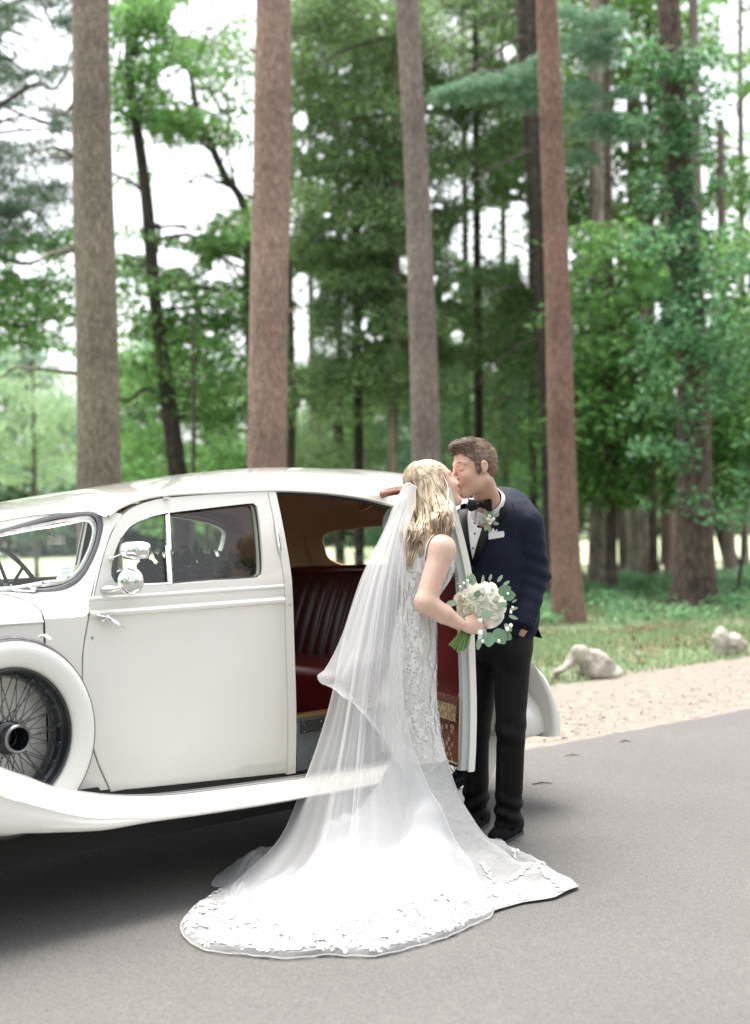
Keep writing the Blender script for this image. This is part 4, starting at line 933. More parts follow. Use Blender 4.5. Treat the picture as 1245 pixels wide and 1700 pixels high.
_hv = [v for i in range(5) for v in np.linspace(_vk[i], _vk[i + 1], 4, endpoint=False)]
B_out = np.vstack([[roofpt(s_front(v) + .012, v, -.003) for v in _hv], _hd, [bon(-.244, 1 + k / 8) for k in range(1, 9)]])
assert len(B_out) == len(A_out), (len(B_out), len(A_out))
sm = MB(); rows = []
cen = A_out.mean(0)
for i in range(nA):
    a, b = A_out[i], B_out[i]; row = [a + (b - a) * t + nrm(CN * .3 + CZ * .25 - CU * .1) * .012 * math.sin(math.pi * t) * min(1, np.linalg.norm(b - a) / .08) for t in np.linspace(0, 1, 7)]
    rows.append(row)
sm.grid(rows, flip=False); both(np.array(sm.V), sm.F, 'scuttle', PT, car_o, sharp=70)
def mfull(pts): return list(pts) + [mirror([p])[0] for p in reversed(pts)]
MB().tube(mfull(A_out), .0125, 8, closed=True).build('windscreen_seal', M_['dullrub'] if 'dullrub' in M_ else mat('grey_rubber_seal', (.12, .12, .13), .5), car_o)
inn = [p + (cen - p) * .0 + nrm(cen - p) * .022 - CU * -.002 for p in A_out]
ws_frame = MB().tube(mfull([p - CU * .004 for p in inn]), .009, 8, closed=True).build('windscreen_frame', M_['dullmetal'], car_o)
inn2 = [p + nrm(cen - p) * .038 for p in A_out]
MB().tube(mfull(inn2), .006, 6, closed=True).build('windscreen_trim', M_['chrome'], car_o)
wg = MB(); full = mfull(inn2); half = len(inn2)
# glass: ruled between top and bottom edges of the loop
mid = half // 2; topE = inn2[:mid + 1]; botE = inn2[mid:][::-1]; nb = 20
def resample(L, n):
    L = np.array(L); d = np.r_[0, np.cumsum(np.linalg.norm(np.diff(L, axis=0), axis=1))]; return np.array([[np.interp(t, d, L[:, k]) for k in range(3)] for t in np.linspace(0, d[-1], n)])
tE, bE = resample(topE, nb), resample(botE, nb)
wg.grid([[t + (b - t) * k / 4 for k in range(5)] for t, b in zip(tE, bE)]); both(np.array(wg.V), wg.F, 'windscreen_glass', M_['glass'], car_o)
# front pillar inner lining
MB().grid([[p + CU * .05 - CN * .02, p + CU * .05 - CN * .06] for p in A_out[8:44]]).build('pillar_lining', M_['leatherdark'], car_o)
# cowl side panel (below belt) and bonnet
def cs_h(hv):    # door front edge position at height h
    P2 = FD[:9][::-1]; return float(np.interp(hv, FD[:9, 1], FD[:9, 0]))
cw = MB(); cw.grid([[surf(s, h, 0) for s in np.linspace(cs_h(h) - .006, -.238, 6)] for h in np.linspace(.445, 1.133, 18)], flip=False); both(np.array(cw.V), cw.F, 'cowl_side', PT, car_o)
gap = MB(); gap.tube([surf(p[0] - .004, p[1], -.010) for p in FDo[:46]], .006, 4); both(np.array(gap.V), gap.F, 'shut_line', M_['seal'], car_o)
def Wb(s): return -.05 - .30 * (-.24 - s) if s < -.24 else -.05
def bon(s, t):
    oc = Osurf(-.24, 1.1) - .22 * (-.24 - s) ; 
    if t <= 1: return car(s, oc - .0, .45 + (1.118 - .45) * t - .0 * s)        # side
    a = (t - 1) * math.pi / 2; W = oc - OC; return car(s, OC + W * math.cos(a), 1.126 + (.115 - .02 * (-.24 - s)) * math.sin(a) ** .8)
bm = MB(); bm.grid([[bon(s, t) for t in list(np.linspace(0, 1, 8)) + list(np.linspace(1.02, 2, 14))] for s in np.linspace(-.246, -1.9, 24)], flip=True); both(np.array(bm.V), bm.F, 'bonnet', PT, car_o, sharp=35)
MB().tube([bon(s, 1) + CN * .003 + CZ * .004 for s in np.linspace(-.246, -1.9, 12)], .006, 6).build('bonnet_hinge_line', PT, car_o)
sb = [bon(-.243, t) for t in list(np.linspace(.2, 1, 6)) + list(np.linspace(1.05, 2, 10))]; MB().tube([p - nrm(CN + CZ) * .004 for p in sb], .005, 4).build('bonnet_seam', M_['seal'], car_o)
# grille at the nose (outside the frame)
MB().grid([[bon(-1.9, t) - CU * e for t in list(np.linspace(0, 1, 8)) + list(np.linspace(1.02, 2, 14))] for e in (0, .06)]).build('radiator_shell', M_['chrome'], car_o)

# ---- wings and running board (near side lofted, mirrored for the far side)
E1 = [PC(a, b, .17) for a, b in [(0, 1272), (40, 1286), (80, 1302), (128, 1313), (184, 1320)]] + [(.12, .425), (.4, .408), (.74, .395), (1.1, .385), (1.4, .385)]
E2 = [PC(a, b, .27) for a, b in [(0, 1320), (30, 1329), (60, 1338), (140, 1356), (200, 1357), (281, 1353), (400, 1337), (500, 1322)]] + [(1.1, .335), (1.4, .335)]
E3 = [PC(a, b, .28) for a, b in [(0, 1383), (40, 1382), (90, 1381), (173, 1377), (250, 1364), (350, 1350), (482, 1329), (600, 1305)]] + [(1.4, .334)]
E1 = [(-2.02, .45), (-1.95, .62), (-1.75, .85), (-1.45, .98), (-1.15, .95), (-.9, .82)] + [tuple(q) for q in E1]
E2 = [(-2.02, .42), (-1.95, .58), (-1.75, .80), (-1.45, .92), (-1.15, .88), (-.9, .74)] + [tuple(q) for q in E2]
E3 = [(-2.02, .36), (-1.95, .50), (-1.75, .70), (-1.45, .81), (-1.15, .72), (-.9, .50)] + [tuple(q) for q in E3]
def cur(E): a = cr([np.array(q) for q in E], 6); o = np.argsort(a[:, 0]); return lambda s: float(np.interp(s, a[o, 0], a[o, 1]))
e1, e2, e3 = cur(E1), cur(E2), cur(E3)
def wing_sec(s):
    h1, h2, h3 = e1(s), e2(s), e3(s); out = []
    for o, h in ((-.10, h1 - .06), (.02, h1 - .035), (.10, h1 - .004), (.15, h1 + .003), (.175, h1)): out.append(car(s, o, h))
    for t in (.25, .5, .75): out.append(car(s, .175 + .095 * math.sin(t * math.pi / 2), h1 + (h2 - h1) * (1 - math.cos(t * math.pi / 2))))
    out.append(car(s, .272, h2 + .006)); out.append(car(s, .279, h2)); out.append(car(s, .277, h2 - .008))
    for t in (.35, .7, .97): out.append(car(s, .277 + .006 * math.sin(t * 3), h2 + (h3 - h2) * t))
    out.append(car(s, .272, h3 - .004)); out.append(car(s, .25, h3 + .004)); return out
sv = list(np.linspace(-2.02, -.7, 30)) + list(np.linspace(-.68, 1.42, 60))
wm = MB(); wm.grid([wing_sec(s) for s in sv], flip=True); both(np.array(wm.V), wm.F, 'front_wing', PT, car_o, sharp=50)
# running board top (ribbed rubber) and sill
rb = MB(); sv2 = np.linspace(-.16, 1.5, 50)
rb.grid([[car(s, o, e1(s) + d) for o, d in ((.0, -.035), (.05, -.035), (.052, -.006), (.075, -.006), (.077, -.012), (.10, -.012), (.102, -.004), (.125, -.004), (.127, -.010), (.150, -.008), (.152, .002), (.170, .003), (.174, -.002))] for s in sv2], flip=True); both(np.array(rb.V), rb.F, 'running_board', M_['boardrubber'], car_o, sharp=30)
sl_ = MB(); sl_.grid([[car(s, -.035, e1(s) - .04), car(s, -.035, .46), car(s, -.12, .46)] for s in np.linspace(-.25, 1.5, 20)], flip=True); both(np.array(sl_.V), sl_.F, 'sill', M_['underside'], car_o)
# chassis underside, a solid box set low to deepen the shade beneath the car
MB().box(car(0, OC, .29), CU, CN, CZ, 1.55, .66, .09).build('chassis', M_['underside'], car_o)
MB().tube([car(-1.3, -.06, .31), car(-.52, -.06, .31)], .055, 16).build('exhaust_silencer', M_['dullmetal'], car_o)
ex = MB(); ex.lathe(car(-.66, -.06, .31), CU, [(.061, -.012), (.066, -.01), (.066, .01), (.061, .012)], 20); ex.box(car(-.66, -.06, .37), CU, CN, CZ, .01, .012, .03); ex.tube([car(-.66, .01, .27), car(-.66, -.05, .245)], .006, 6); ex.build('exhaust_bracket', M_['dullmetal'], car_o)
# rear wing round the wheel, with tail
RWC = (2.03, .39)
def rear_wing():
    rows = []
    for i, d in enumerate(np.linspace(200, -18, 46)):
        a = math.radians(d); back = max(0, math.cos(a)); ri = .44 + .03 * back; ro = .53 - .035 * back + .02 * back ** 2 + .12 * max(0, math.cos(a)) ** 4 * (1 if d < 30 else max(0, 1 - (d - 30) / 40))
        if d > 180: ro = .50
        c, s_ = math.cos(a), math.sin(a)
        pt = lambda R, o: car(RWC[0] + R * c, o, max(RWC[1] + R * s_, .335 if c < 0 else .36))
        rows.append([pt(ri, -.02), pt(ri, .11), pt(ri + .006, .135), pt(ri + .02, .145), pt(ri * .6 + ro * .4, .135), pt(ri * .35 + ro * .65, .09), pt(ri * .12 + ro * .88, .02), pt(ro, -.08), pt(ro + .02, -.22)])
    m = MB(); m.grid(rows, flip=False); both(np.array(m.V), m.F, 'rear_wing', PT, car_o, sharp=60)
rear_wing()
tl = MB(); rows = []
for k, s_ in enumerate(np.linspace(2.30, 2.69, 14)):
    t = k / 13; hh = .585 * (1 - t ** 2.2) + .40 * t ** 2.2; w = .15 * math.sqrt(max(0, 1 - t ** 3)) + .02
    ctr = -.055 - .03 * t
    rows.append([car(s_, ctr + w * math.cos(a) * (1 if math.cos(a) > 0 else 1.6), .385 + (hh + .06 - .385) * max(0, math.sin(a)) ** .8) for a in np.linspace(0, math.pi, 14)] + [car(s_, ctr - w, .37), car(s_, ctr + w * .9, .37)])
tl.grid(rows, close_v=True, flip=True); n_ = 16; tl.F.append(tuple(len(tl.V) - n_ + k for k in range(n_))); both(np.array(tl.V), tl.F, 'wing_tail', PT, car_o, sharp=60)
MB().box(car(2.1, OC, .43), CU, CN, CZ, .6, .50, .05).build('rear_floor', M_['underside'], car_o)

# ---- wheels
M_['darkmetal'] = mat('worn_dark_nickel', (.2, .2, .21), .35, 1)
def wheel(name, c, ax, R, parent, spare=False, spokes=True, nsp=60):
    c = np.asarray(c, float); ax = nrm(ax); w = .085
    rimR = R - .118
    root = MB().lathe(c, ax, [(rimR - .004, -w * .8), (rimR + .03, -w), (R - .05, -w * 1.05), (R - .02, -w * .8), (R - .006, -w * .5)], 72)
    tyre = MB().lathe(c, ax, [(R - .006, -w * .55), (R, -w * .3), (R + .001, 0), (R, w * .30), (R - .004, w * .52), (R - .014, w * .78)], 72).build('tyre_tread', M_['tread'], None) if False else None
    t = MB(); t.lathe(c, ax, [(rimR, w * .72), (rimR + .010, w * .9), (rimR + .03, w * 1.0), (rimR + .055, w * 1.06), (R - .042, w * 1.04), (R - .026, w * .95), (R - .0205, w * .86)], 80)
    ty = t.build(name, M_['whitewall'], parent, sharp=80)
    MB().lathe(c, ax, [(R - .0205, w * .86), (R - .019, w * .88), (R - .015, w * .84), (R - .013, w * .70), (R - .010, w * .72), (R - .006, w * .60), (R - .008, w * .52), (R - .001, w * .45), (R, .01), (R, -w * .5), (R - .01, -w * .8), (R - .06, -w), (rimR, -w * .8)], 80).build('tyre_tread', M_['tread'], ty, sharp=60)
    rim = MB().lathe(c, ax, [(rimR + .002, w * .70), (rimR + .001, w * .80), (rimR - .006, w * .84), (rimR - .012, w * .78), (rimR - .014, w * .55), (rimR - .022, w * .45), (rimR - .032, w * .3), (rimR - .04, -.01), (rimR - .034, -w * .4), (rimR - .016, -w * .6), (rimR, -w * .8)], 80).build('wheel_rim', M_['blackmetal'], ty, sharp=50)
    MB().lathe(c, ax, [(rimR - .002, w * .835), (rimR - .0045, w * .87), (rimR - .008, w * .84)], 80).build('rim_bead', M_['chrome'] if not spare else M_['blackmetal'], ty)
    hb = MB().lathe(c, ax, [(.050, -.05), (.052, -.03), (.040, -.02), (.038, .035), (.055, .045), (.062, .052), (.056, .06), (.047, .066), (.045, .10), (.051, .108), (.0525, .116), (.049, .121), (.043, .118), (.041, .06), (.038, .0), (0.0, -.01)], 40).build('wheel_hub', M_['blackmetal'], ty, sharp=40)
    MB().lathe(c, ax, [(.0515, .109), (.0535, .116), (.049, .1225), (.0425, .119)], 40).build('hub_ring', M_['darkmetal'], ty)
    if spokes:
        e = nrm(np.cross(ax, [0, 0, 1.])); f = np.cross(ax, e); key = 'sp'
        for ring, (rh, zh, zr, nn, tw, rr_) in enumerate([(.05, .052, .035, 20, .42, rimR - .02), (.05, .05, .028, 20, -.42, rimR - .02), (.045, -.03, .0, 12, .5, rimR - .03), (.045, -.03, .0, 12, -.5, rimR - .03)]):
            me = None
            for k in range(nn):
                a = 2 * math.pi * (k + .5 * (ring % 2)) / nn
                M3 = np.stack([math.cos(a) * e + math.sin(a) * f, -math.sin(a) * e + math.cos(a) * f, ax], 1)
                if me is None:
                    b = MB(); a_ = np.array([rh, 0, zh]); b_ = np.array([rr_ * math.cos(tw), rr_ * math.sin(tw), zr]); b.tube([a_, b_], .0023, 5); b.tube([b_ - (b_ - a_) * .06, b_], .0045, 5); me = npmesh('spoke', b.V, b.F); me.materials.append(M_['spoke'])
                inst('spoke', me, c, ty, mat3=M3)
    return ty
M_['spoke'] = mat('painted_wire_spoke', (.10, .11, .12), .3, .6, coat=.3)
SPC = car(-.49, .045, .72)
wheel('spare_wheel', SPC, nrm(CN + CU * .02), .372, car_o, True)
MB().tube(cr([SPC + CZ * .355 + CN * .03 + CU * .15, SPC + CZ * .36 + CN * .05 + CU * .16, SPC + CZ * .345 + CN * .088 + CU * .165], 3), .006, 6).build('spare_wheel_clip', PT, car_o)
wheel('rear_wheel', car(2.03, -.20, .39), CN, .39, car_o)
for s_ in (-1.42,): wheel('front_wheel', car(s_, -.02, .39), CN, .39, car_o, spokes=False)
for s_, o_ in ((-1.42, -1.54), (2.03, -1.36)): wheel('rear_wheel' if s_ > 0 else 'front_wheel', car(s_, o_, .39), -CN, .39, car_o, spokes=False)

# ---- mirrors, wiper, screen sticker, inside mirror
mr = MB(); q0, q1, q2 = ps(184, 928, .0), ps(206, 918, .06), ps(222, 912, .1)
mr.tube([surf(*q0, .0), surf(*q1, .06), surf(*q2, .10)], .0042, 8); mr.lathe(surf(*q0, 0), CN, [(0, .012), (.008, .01), (.011, 0)], 10)
mc = surf(*ps(224, 914, .10), .11); fa = nrm(-CU * .9 + CN * .5 + CZ * .1)   # back shell axis (points forward)
mr.build('mirror_arm', M_['chrome'], car_o)
def shell(c, axf, rx, rz, depth, name, mtl, sq=2.0):
    side = nrm(np.cross(axf, CZ)); upv = np.cross(side, axf); m = MB(); rows = []
    for t, k in ((0, 0.001), (.02, .35), (.12, .65), (.4, .92), (.8, 1.0), (1.0, 1.0)):
        rows.append([c + axf * depth * (1 - t) + side * rx * k * np.sign(math.cos(a)) * abs(math.cos(a)) ** (2 / sq) + upv * rz * k * np.sign(math.sin(a)) * abs(math.sin(a)) ** (2 / sq) for a in np.linspace(0, 2 * math.pi, 28, endpoint=False)])
    m.grid(rows, close_v=True); m.F.append(tuple(5 * 28 + k for k in range(28))); return m.build(name, mtl, car_o, sharp=45)
shell(mc, fa, .062, .036, .05, 'wing_mirror', M_['chrome'], 3.5)
q0, q1 = ps(170, 979, .01), ps(203, 977, .05); b = MB(); b.tube(cr([surf(*q0, .006), surf(*((q0 + q1) / 2), .022), surf(*q1, .04)], 4), [.008, .012, .014, .015, .0145, .013, .011, .009, .008], 10); b.build('mirror_foot', M_['chrome'], car_o)
mc2 = surf(*ps(217, 965, .07), .07); fb = nrm(-CU * .55 + CN * .85 + CZ * .05); shell(mc2, fb, .052, .056, .03, 'round_mirror', M_['chrome'], 2.0)
MB().lathe(mc2 + fb * .028, fb, [(0, .008), (.008, .006), (.011, 0)], 12).build('mirror_boss', M_['chrome'], car_o)
def at_o(a, b, o): s, h = PC(a, b, o); return car(s, o, h)
wp = MB(); wp.tube([at_o(16, 974, -.44), at_o(24, 980, -.42), at_o(60, 981, -.33)], .004, 6); wp.tube([at_o(0, 984, -.50), at_o(24, 985, -.43), at_o(50, 983, -.36)], .003, 5); wp.tube([at_o(50, 972, -.34), at_o(60, 980, -.32)], .008, 6); wp.tube([at_o(18, 970, -.45), at_o(26, 986, -.43)], .0035, 5); wp.build('windscreen_wiper', M_['chrome'], car_o)
im = MB(); c_ = at_o(72, 897, -.42) + CU * .06; im.box(c_, nrm(CN), CU, CZ, .055, .01, .02); im.tube([c_, c_ + CZ * .05 - CU * .03], .004, 6); im.build('inside_mirror', M_['dullmetal'], car_o)
M_['sticker'] = mat('pale_paper_sticker', (.62, .68, .64), .7); M_['stk2'] = mat('yellow_green_sticker', (.42, .48, .16), .7); M_['ink'] = mat('faded_print', (.18, .24, .22), .8)
def stick(qs, name, mtl, off=.0):
    m = MB(); pv = [at_o(a, b, o) + CU * (.006 - off) for a, b, o in qs]; m.add(pv, [(0, 1, 2, 3)]); return m.build(name, mtl, car_o)
stick([(91, 962, -.225), (100, 940, -.225), (121, 938, -.185), (117, 961, -.165)], 'inspection_sticker', M_['sticker'])
stick([(118, 961, -.163), (122, 938, -.183), (136, 939, -.16), (133, 956, -.14)], 'date_sticker', M_['stk2'])
M_t = []
for tx, (px_, py_), sz, mt in (('REGISTRATION', (99, 946), .007, 'ink'), ('INSPECTED', (98, 953), .008, 'ink'), ('4', (123, 954), .028, 'sticker')):
    cv = bpy.data.curves.new('lettering', 'FONT'); cv.body = tx; cv.size = sz; cv.extrude = .0003; cv.materials.append(M_[mt])
    tmp = bpy.data.objects.new('tmp_text', cv); C.objects.link(tmp); dgx = bpy.context.evaluated_depsgraph_get(); me_ = bpy.data.meshes.new_from_object(tmp.evaluated_get(dgx)); bpy.data.objects.remove(tmp); to = bpy.data.objects.new('sticker_lettering', me_); C.objects.link(to); to.parent = car_o; to['kind'] = 'stuff'
    b0 = at_o(px_, py_, -.21 if px_ < 110 else -.165) - CU * .001
    xx = nrm(at_o(px_ + 8, py_ - 1, (-.19 if px_ < 110 else -.15)) - b0); zz = nrm(np.cross(xx, nrm(at_o(px_ + 3, py_ - 9, -.21 if px_ < 110 else -.165) - b0))); yy = np.cross(zz, xx)
    Mx = Matrix([[xx[i], yy[i], zz[i], 0] for i in range(3)] + [[0, 0, 0, 1]]); Mx.translation = Vector(tuple(b0 - WLOC[car_o.name])); to.matrix_local = Mx
# ---- cabin
def soft(name, s0, s1, o0, o1, h0, h1, r, mtl, pleat=None):
    f = lambda p: (lambda q: np.linalg.norm(np.maximum(np.abs(q) - (np.array([(s1 - s0) / 2, (o1 - o0) / 2, (h1 - h0) / 2]) - r), 0), axis=1) - r)(np.stack([(p - C0) @ CU - (s0 + s1) / 2, (p - C0) @ CN - (o0 + o1) / 2, p[:, 2] - (h0 + h1) / 2], 1))
    return f
def seat_back():
    rows = []
    for k, o in enumerate(np.linspace(-1.42, -.14, 130)):
        pl = .014 * abs(math.sin((o + 1.42) / .092 * math.pi)) ** .5; e = min(1, (o + 1.43) / .06, (-.13 - o) / .06); row = []
        for t in np.linspace(0, 1, 12):
            s = 1.93 + .20 * t; h = .70 + (1.185 - .70) * t; row.append(car(s - (pl if .0 < t < .93 else .006) - .01 * math.sin(t * 3.1), o, h))
        row += [car(2.14, o, 1.207), car(2.17, o, 1.218), car(2.22, o, 1.212), car(2.26, o, 1.18)]
        rows.append(row)
    m = MB(); m.grid(rows); m.build('rear_seat_back', M_['leatherdark'], car_o, sharp=80)
seat_back()
rollt = MB(); rollt.tube([car(2.15, o, 1.20 + .012 * math.sin((o + 1.4) * 2.4)) for o in np.linspace(-1.42, -.14, 14)], .032, 10); rollt.build('seat_back_roll', M_['leather'], car_o)
f = soft('', 1.47, 1.99, -1.43, -.13, .50, .775, .06, None); V, Fq = sdf_mesh(f, car(1.4, -1.5, .45).min() * 0 + np.minimum.reduce([car(a, b, .45) for a in (1.4, 2.05) for b in (-1.5, -.05)]), np.maximum.reduce([car(a, b, .82) for a in (1.4, 2.05) for b in (-1.5, -.05)]), .02)
obj('rear_seat_cushion', V, Fq, M_['leatherlit'], car_o)
MB().tube(cr([car(1.50, -.16, .80), car(1.62, -.16, .82), car(1.85, -.16, .84), car(2.0, -.17, .86)], 4), .045, 12).build('seat_armrest', M_['leather'], car_o)
arm2 = MB(); arm2.lathe(car(1.485, -.16, .80), -CU, [(0, .012), (.02, .012), (.024, .006), (.036, .008), (.044, 0), (.045, -.02)], 20); arm2.build('armrest_scroll', M_['leather'], car_o)
MB().box(car(1.2, OC, .50), CU, CN, CZ, .75, .70, .02).build('cabin_floor', mat('charcoal_carpet', (.03, .03, .033), .95, col2=(.05, .05, .05), nscale=80), car_o)
MB().box(car(2.35, OC, 1.17), CU, CN, CZ, .22, .62, .02).build('parcel_shelf', M_['leatherdark'], car_o)
# sill steps of the rear door opening
MB().box(car(1.21, -.035, .5), CU, CN, CZ, .25, .02, .115).build('door_sill_panel', M_['greypanel'], car_o)
MB().box(car(1.21, -.032, .624), CU, CN, CZ, .25, .028, .007).build('brass_sill_strip', M_['brass'], car_o)
pq = MB(); pq.box(car(1.10, -.012, .572), CU, CN, CZ, .115, .003, .026); pq.build('maker_plate', M_['seal'], car_o)
for k, (a, b) in enumerate([(-.10, .018), (0, .018), (.10, .018), (-.10, -.018), (0, -.018), (.10, -.018)]): MB().lathe(car(1.10 + a, -.009, .572 + b), CN, [(0, .004), (.003, .003), (.004, 0)], 8).build('plate_screw', M_['chrome'], car_o)
# front seats, dash, steering wheel
for o0 in (-1.36, -.70):
    f = soft('', .55, .72, o0, o0 + .55, .62, 1.16, .06, None); c_ = [car(a, b, .55) for a in (.45, .8) for b in (o0 - .05, o0 + .6)]
    V, Fq = sdf_mesh(f, np.minimum.reduce(c_), np.maximum.reduce(c_) + CZ * .7, .022); obj('front_seat_back', V, Fq, M_['leather'], car_o)
    f = soft('', .12, .62, o0, o0 + .55, .52, .72, .06, None); c_ = [car(a, b, .45) for a in (.05, .7) for b in (o0 - .05, o0 + .6)]
    V, Fq = sdf_mesh(f, np.minimum.reduce(c_), np.maximum.reduce(c_) + CZ * .35, .022); obj('front_seat_cushion', V, Fq, M_['leather'], car_o)
MB().box(car(.02, OC, 1.11), CU, CN, CZ, .05, .60, .08).build('dashboard', M_['walnut'], car_o)
M_['wheelgreen'] = mat('dark_green_bakelite', (.03, .04, .028), .3, coat=.4)
swc = at_o(24, 972, -1.12) + CU * .0; swa = nrm(CU * .86 + CZ * .5); sw = MB(); e_ = nrm(CN); g_ = np.cross(swa, e_)
sw.tube([swc + .205 * (math.cos(a) * e_ + math.sin(a) * g_) for a in np.linspace(0, 2 * math.pi, 48, endpoint=False)], .011, 8, closed=True)
for a in (math.pi / 2, math.pi / 2 + 2.1, math.pi / 2 - 2.1, -math.pi / 2): sw.tube([swc - swa * .03, swc + .2 * (math.cos(a) * e_ + math.sin(a) * g_)], .008, 6)
sw.lathe(swc - swa * .03, swa, [(0, .03), (.03, .025), (.035, 0), (.02, -.02)], 16); sw.build('steering_wheel', M_['wheelgreen'], car_o)
MB().tube([swc - swa * .03, swc - swa * .6], .018, 8).build('steering_column', M_['wheelgreen'], car_o)
# ================================================================== people
M_['skin'] = mat('warm_skin', (.52, .315, .235), .5, col2=(.58, .37, .28), nscale=14, sss=.12, spec=.4)
M_['skin2'] = mat('fair_skin', (.60, .385, .305), .5, col2=(.66, .45, .365), nscale=14, sss=.12, spec=.4)
M_['lip'] = mat('lip_skin', (.50, .20, .17), .45)
M_['navy'] = mat('navy_wool', (.005, .008, .021), .7, spec=.24, col2=(.007, .0105, .026), nscale=60, bump=.15, bscale=500, bdist=.001)
M_['satin'] = mat('black_satin', (.004, .004, .005), .4, spec=.35)
M_['blackwool'] = mat('black_wool', (.003, .003, .0034), .62, spec=.2, bump=.1, bscale=400, bdist=.001)
M_['shirt'] = mat('white_shirt_cotton', (.80, .79, .82), .7)
M_['velvet'] = mat('black_velvet', (.003, .003, .004), .8, spec=.15)
M_['sock'] = mat('pink_sock', (.62, .42, .37), .8)
M_['hairm'] = mat('brown_hair', (.095, .056, .035), .5, col2=(.21, .13, .082), nscale=30, nstretch=(1, 1, .4), ramp=(.35, .7), island=.45)
M_['hairb'] = mat('blonde_hair', (.27, .19, .12), .38, col2=(.64, .52, .38), nscale=14, nstretch=(3, 3, .6), ramp=(.38, .6), island=.45)
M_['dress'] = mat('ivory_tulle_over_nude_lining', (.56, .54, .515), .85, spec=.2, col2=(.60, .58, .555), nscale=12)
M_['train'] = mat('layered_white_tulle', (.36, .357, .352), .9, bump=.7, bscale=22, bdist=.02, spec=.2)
M_['lace'] = mat('white_lace', (.66, .655, .64), .85, spec=.2)
TULLE = tulle_mat('bridal_tulle', (.86, .86, .87), .25, .45)
TULLE2 = tulle_mat('dense_tulle', (.78, .78, .80), .34, .5)

def frame_of(f, upv=(0, 0, 1.)):
    f = nrm(f); l = nrm(np.cross(upv, f)); u = np.cross(f, l); return np.stack([f, l, u])       # rows: forward, left, up
def head_sdf(c, R, k=1.0, female=False, neck=None):
    L = lambda x, y, z: np.asarray(c) + (np.array([x, y, z]) * k) @ R
    E = lambda x, y, z, rx, ry, rz: s_ell(L(x, y, z), np.array([rx, ry, rz]) * k, R)
    Cn = lambda a, b, ra, rb: s_cone(L(*a), L(*b), ra * k, rb * k)
    jw = .044 if female else .052
    it = [(E(-.012, 0, .035, .098, .076, .086), 0), (E(.034, 0, -.03, .060, .057, .082), .03),
          (Cn((.070, .0, -.098), (-.012, jw, -.06), .021, .024), .02), (Cn((.070, 0, -.098), (-.012, -jw, -.06), .021, .024), .02), (E(.078, 0, -.104, .019, .02, .017), .015),
          (E(.066, .036, -.026, .022, .022, .024), .02), (E(.066, -.036, -.026, .022, .022, .024), .02),
          (Cn((.084, .010, .030), (.068, .046, .030), .011, .009), .012), (Cn((.084, -.010, .030), (.068, -.046, .030), .011, .009), .012),
          (Cn((.089, 0, .022), (.116 if not female else .109, 0, -.022), .0065, .0105), .010), (E(.103, .011, -.029, .011, .007, .007), .006), (E(.103, -.011, -.029, .011, .007, .007), .006),
          (E(.076, .031, .008, .013, .016, .011), .006), (E(.076, -.031, .008, .013, .016, .011), .006),
          (E(.090, 0, -.052, .014, .024, .010), .008), (E(.096, 0, -.060, .011, .021, .0058), .004), (E(.094, 0, -.073, .010, .018, .0068), .004)]
    for s_ in (1, -1):
        it += [(E(-.008, .081 * s_, .002, .018, .008, .027), .003), (E(-.003, .079 * s_, -.022, .010, .007, .012), .003), (E(-.002, .073 * s_, -.004, .012, .010, .018), .004)]
    if neck is not None: it += [(s_cone(L(-.025, 0, -.06), neck, (.048 if female else .053), (.052 if female else .058)), .03)]
    f0 = s_union(it)
    ear = [E(-.004, .091 * s_, .002, .010, .0075, .018) for s_ in (1, -1)]
    cut = [E(.108, 0, -.0665, .014, .024, .0016)]
    def f(p):
        d = f0(p)
        for e in ear + cut: d = np.maximum(d, -(e(p)) - .0006)
        return d
    return f, L

# ------------------------------------------------------------------ the groom
gY = 6.72
gf = nrm(V3(-.62, -.78, 0)); gl = V3(-gf[1], gf[0], 0)         # facing, his left
groom = thing('person', G(828, 1388), 'man in navy dinner jacket, bow tie and black trousers leaning in to kiss', 'person')
HCm = P(787, 777, 6.42); Rm = frame_of(nrm(V3(-.86, -.42, -.16)), nrm(V3(-.10, 0, 1)))
neck_m = P(812, 838, 6.60)
fm, Lm = head_sdf(HCm, Rm, .985, False, neck_m)
V, Fq = sdf_mesh(fm, np.minimum(HCm, neck_m) - .17, np.maximum(HCm, neck_m) + .17, .0042)
V, Fq = V, Fq
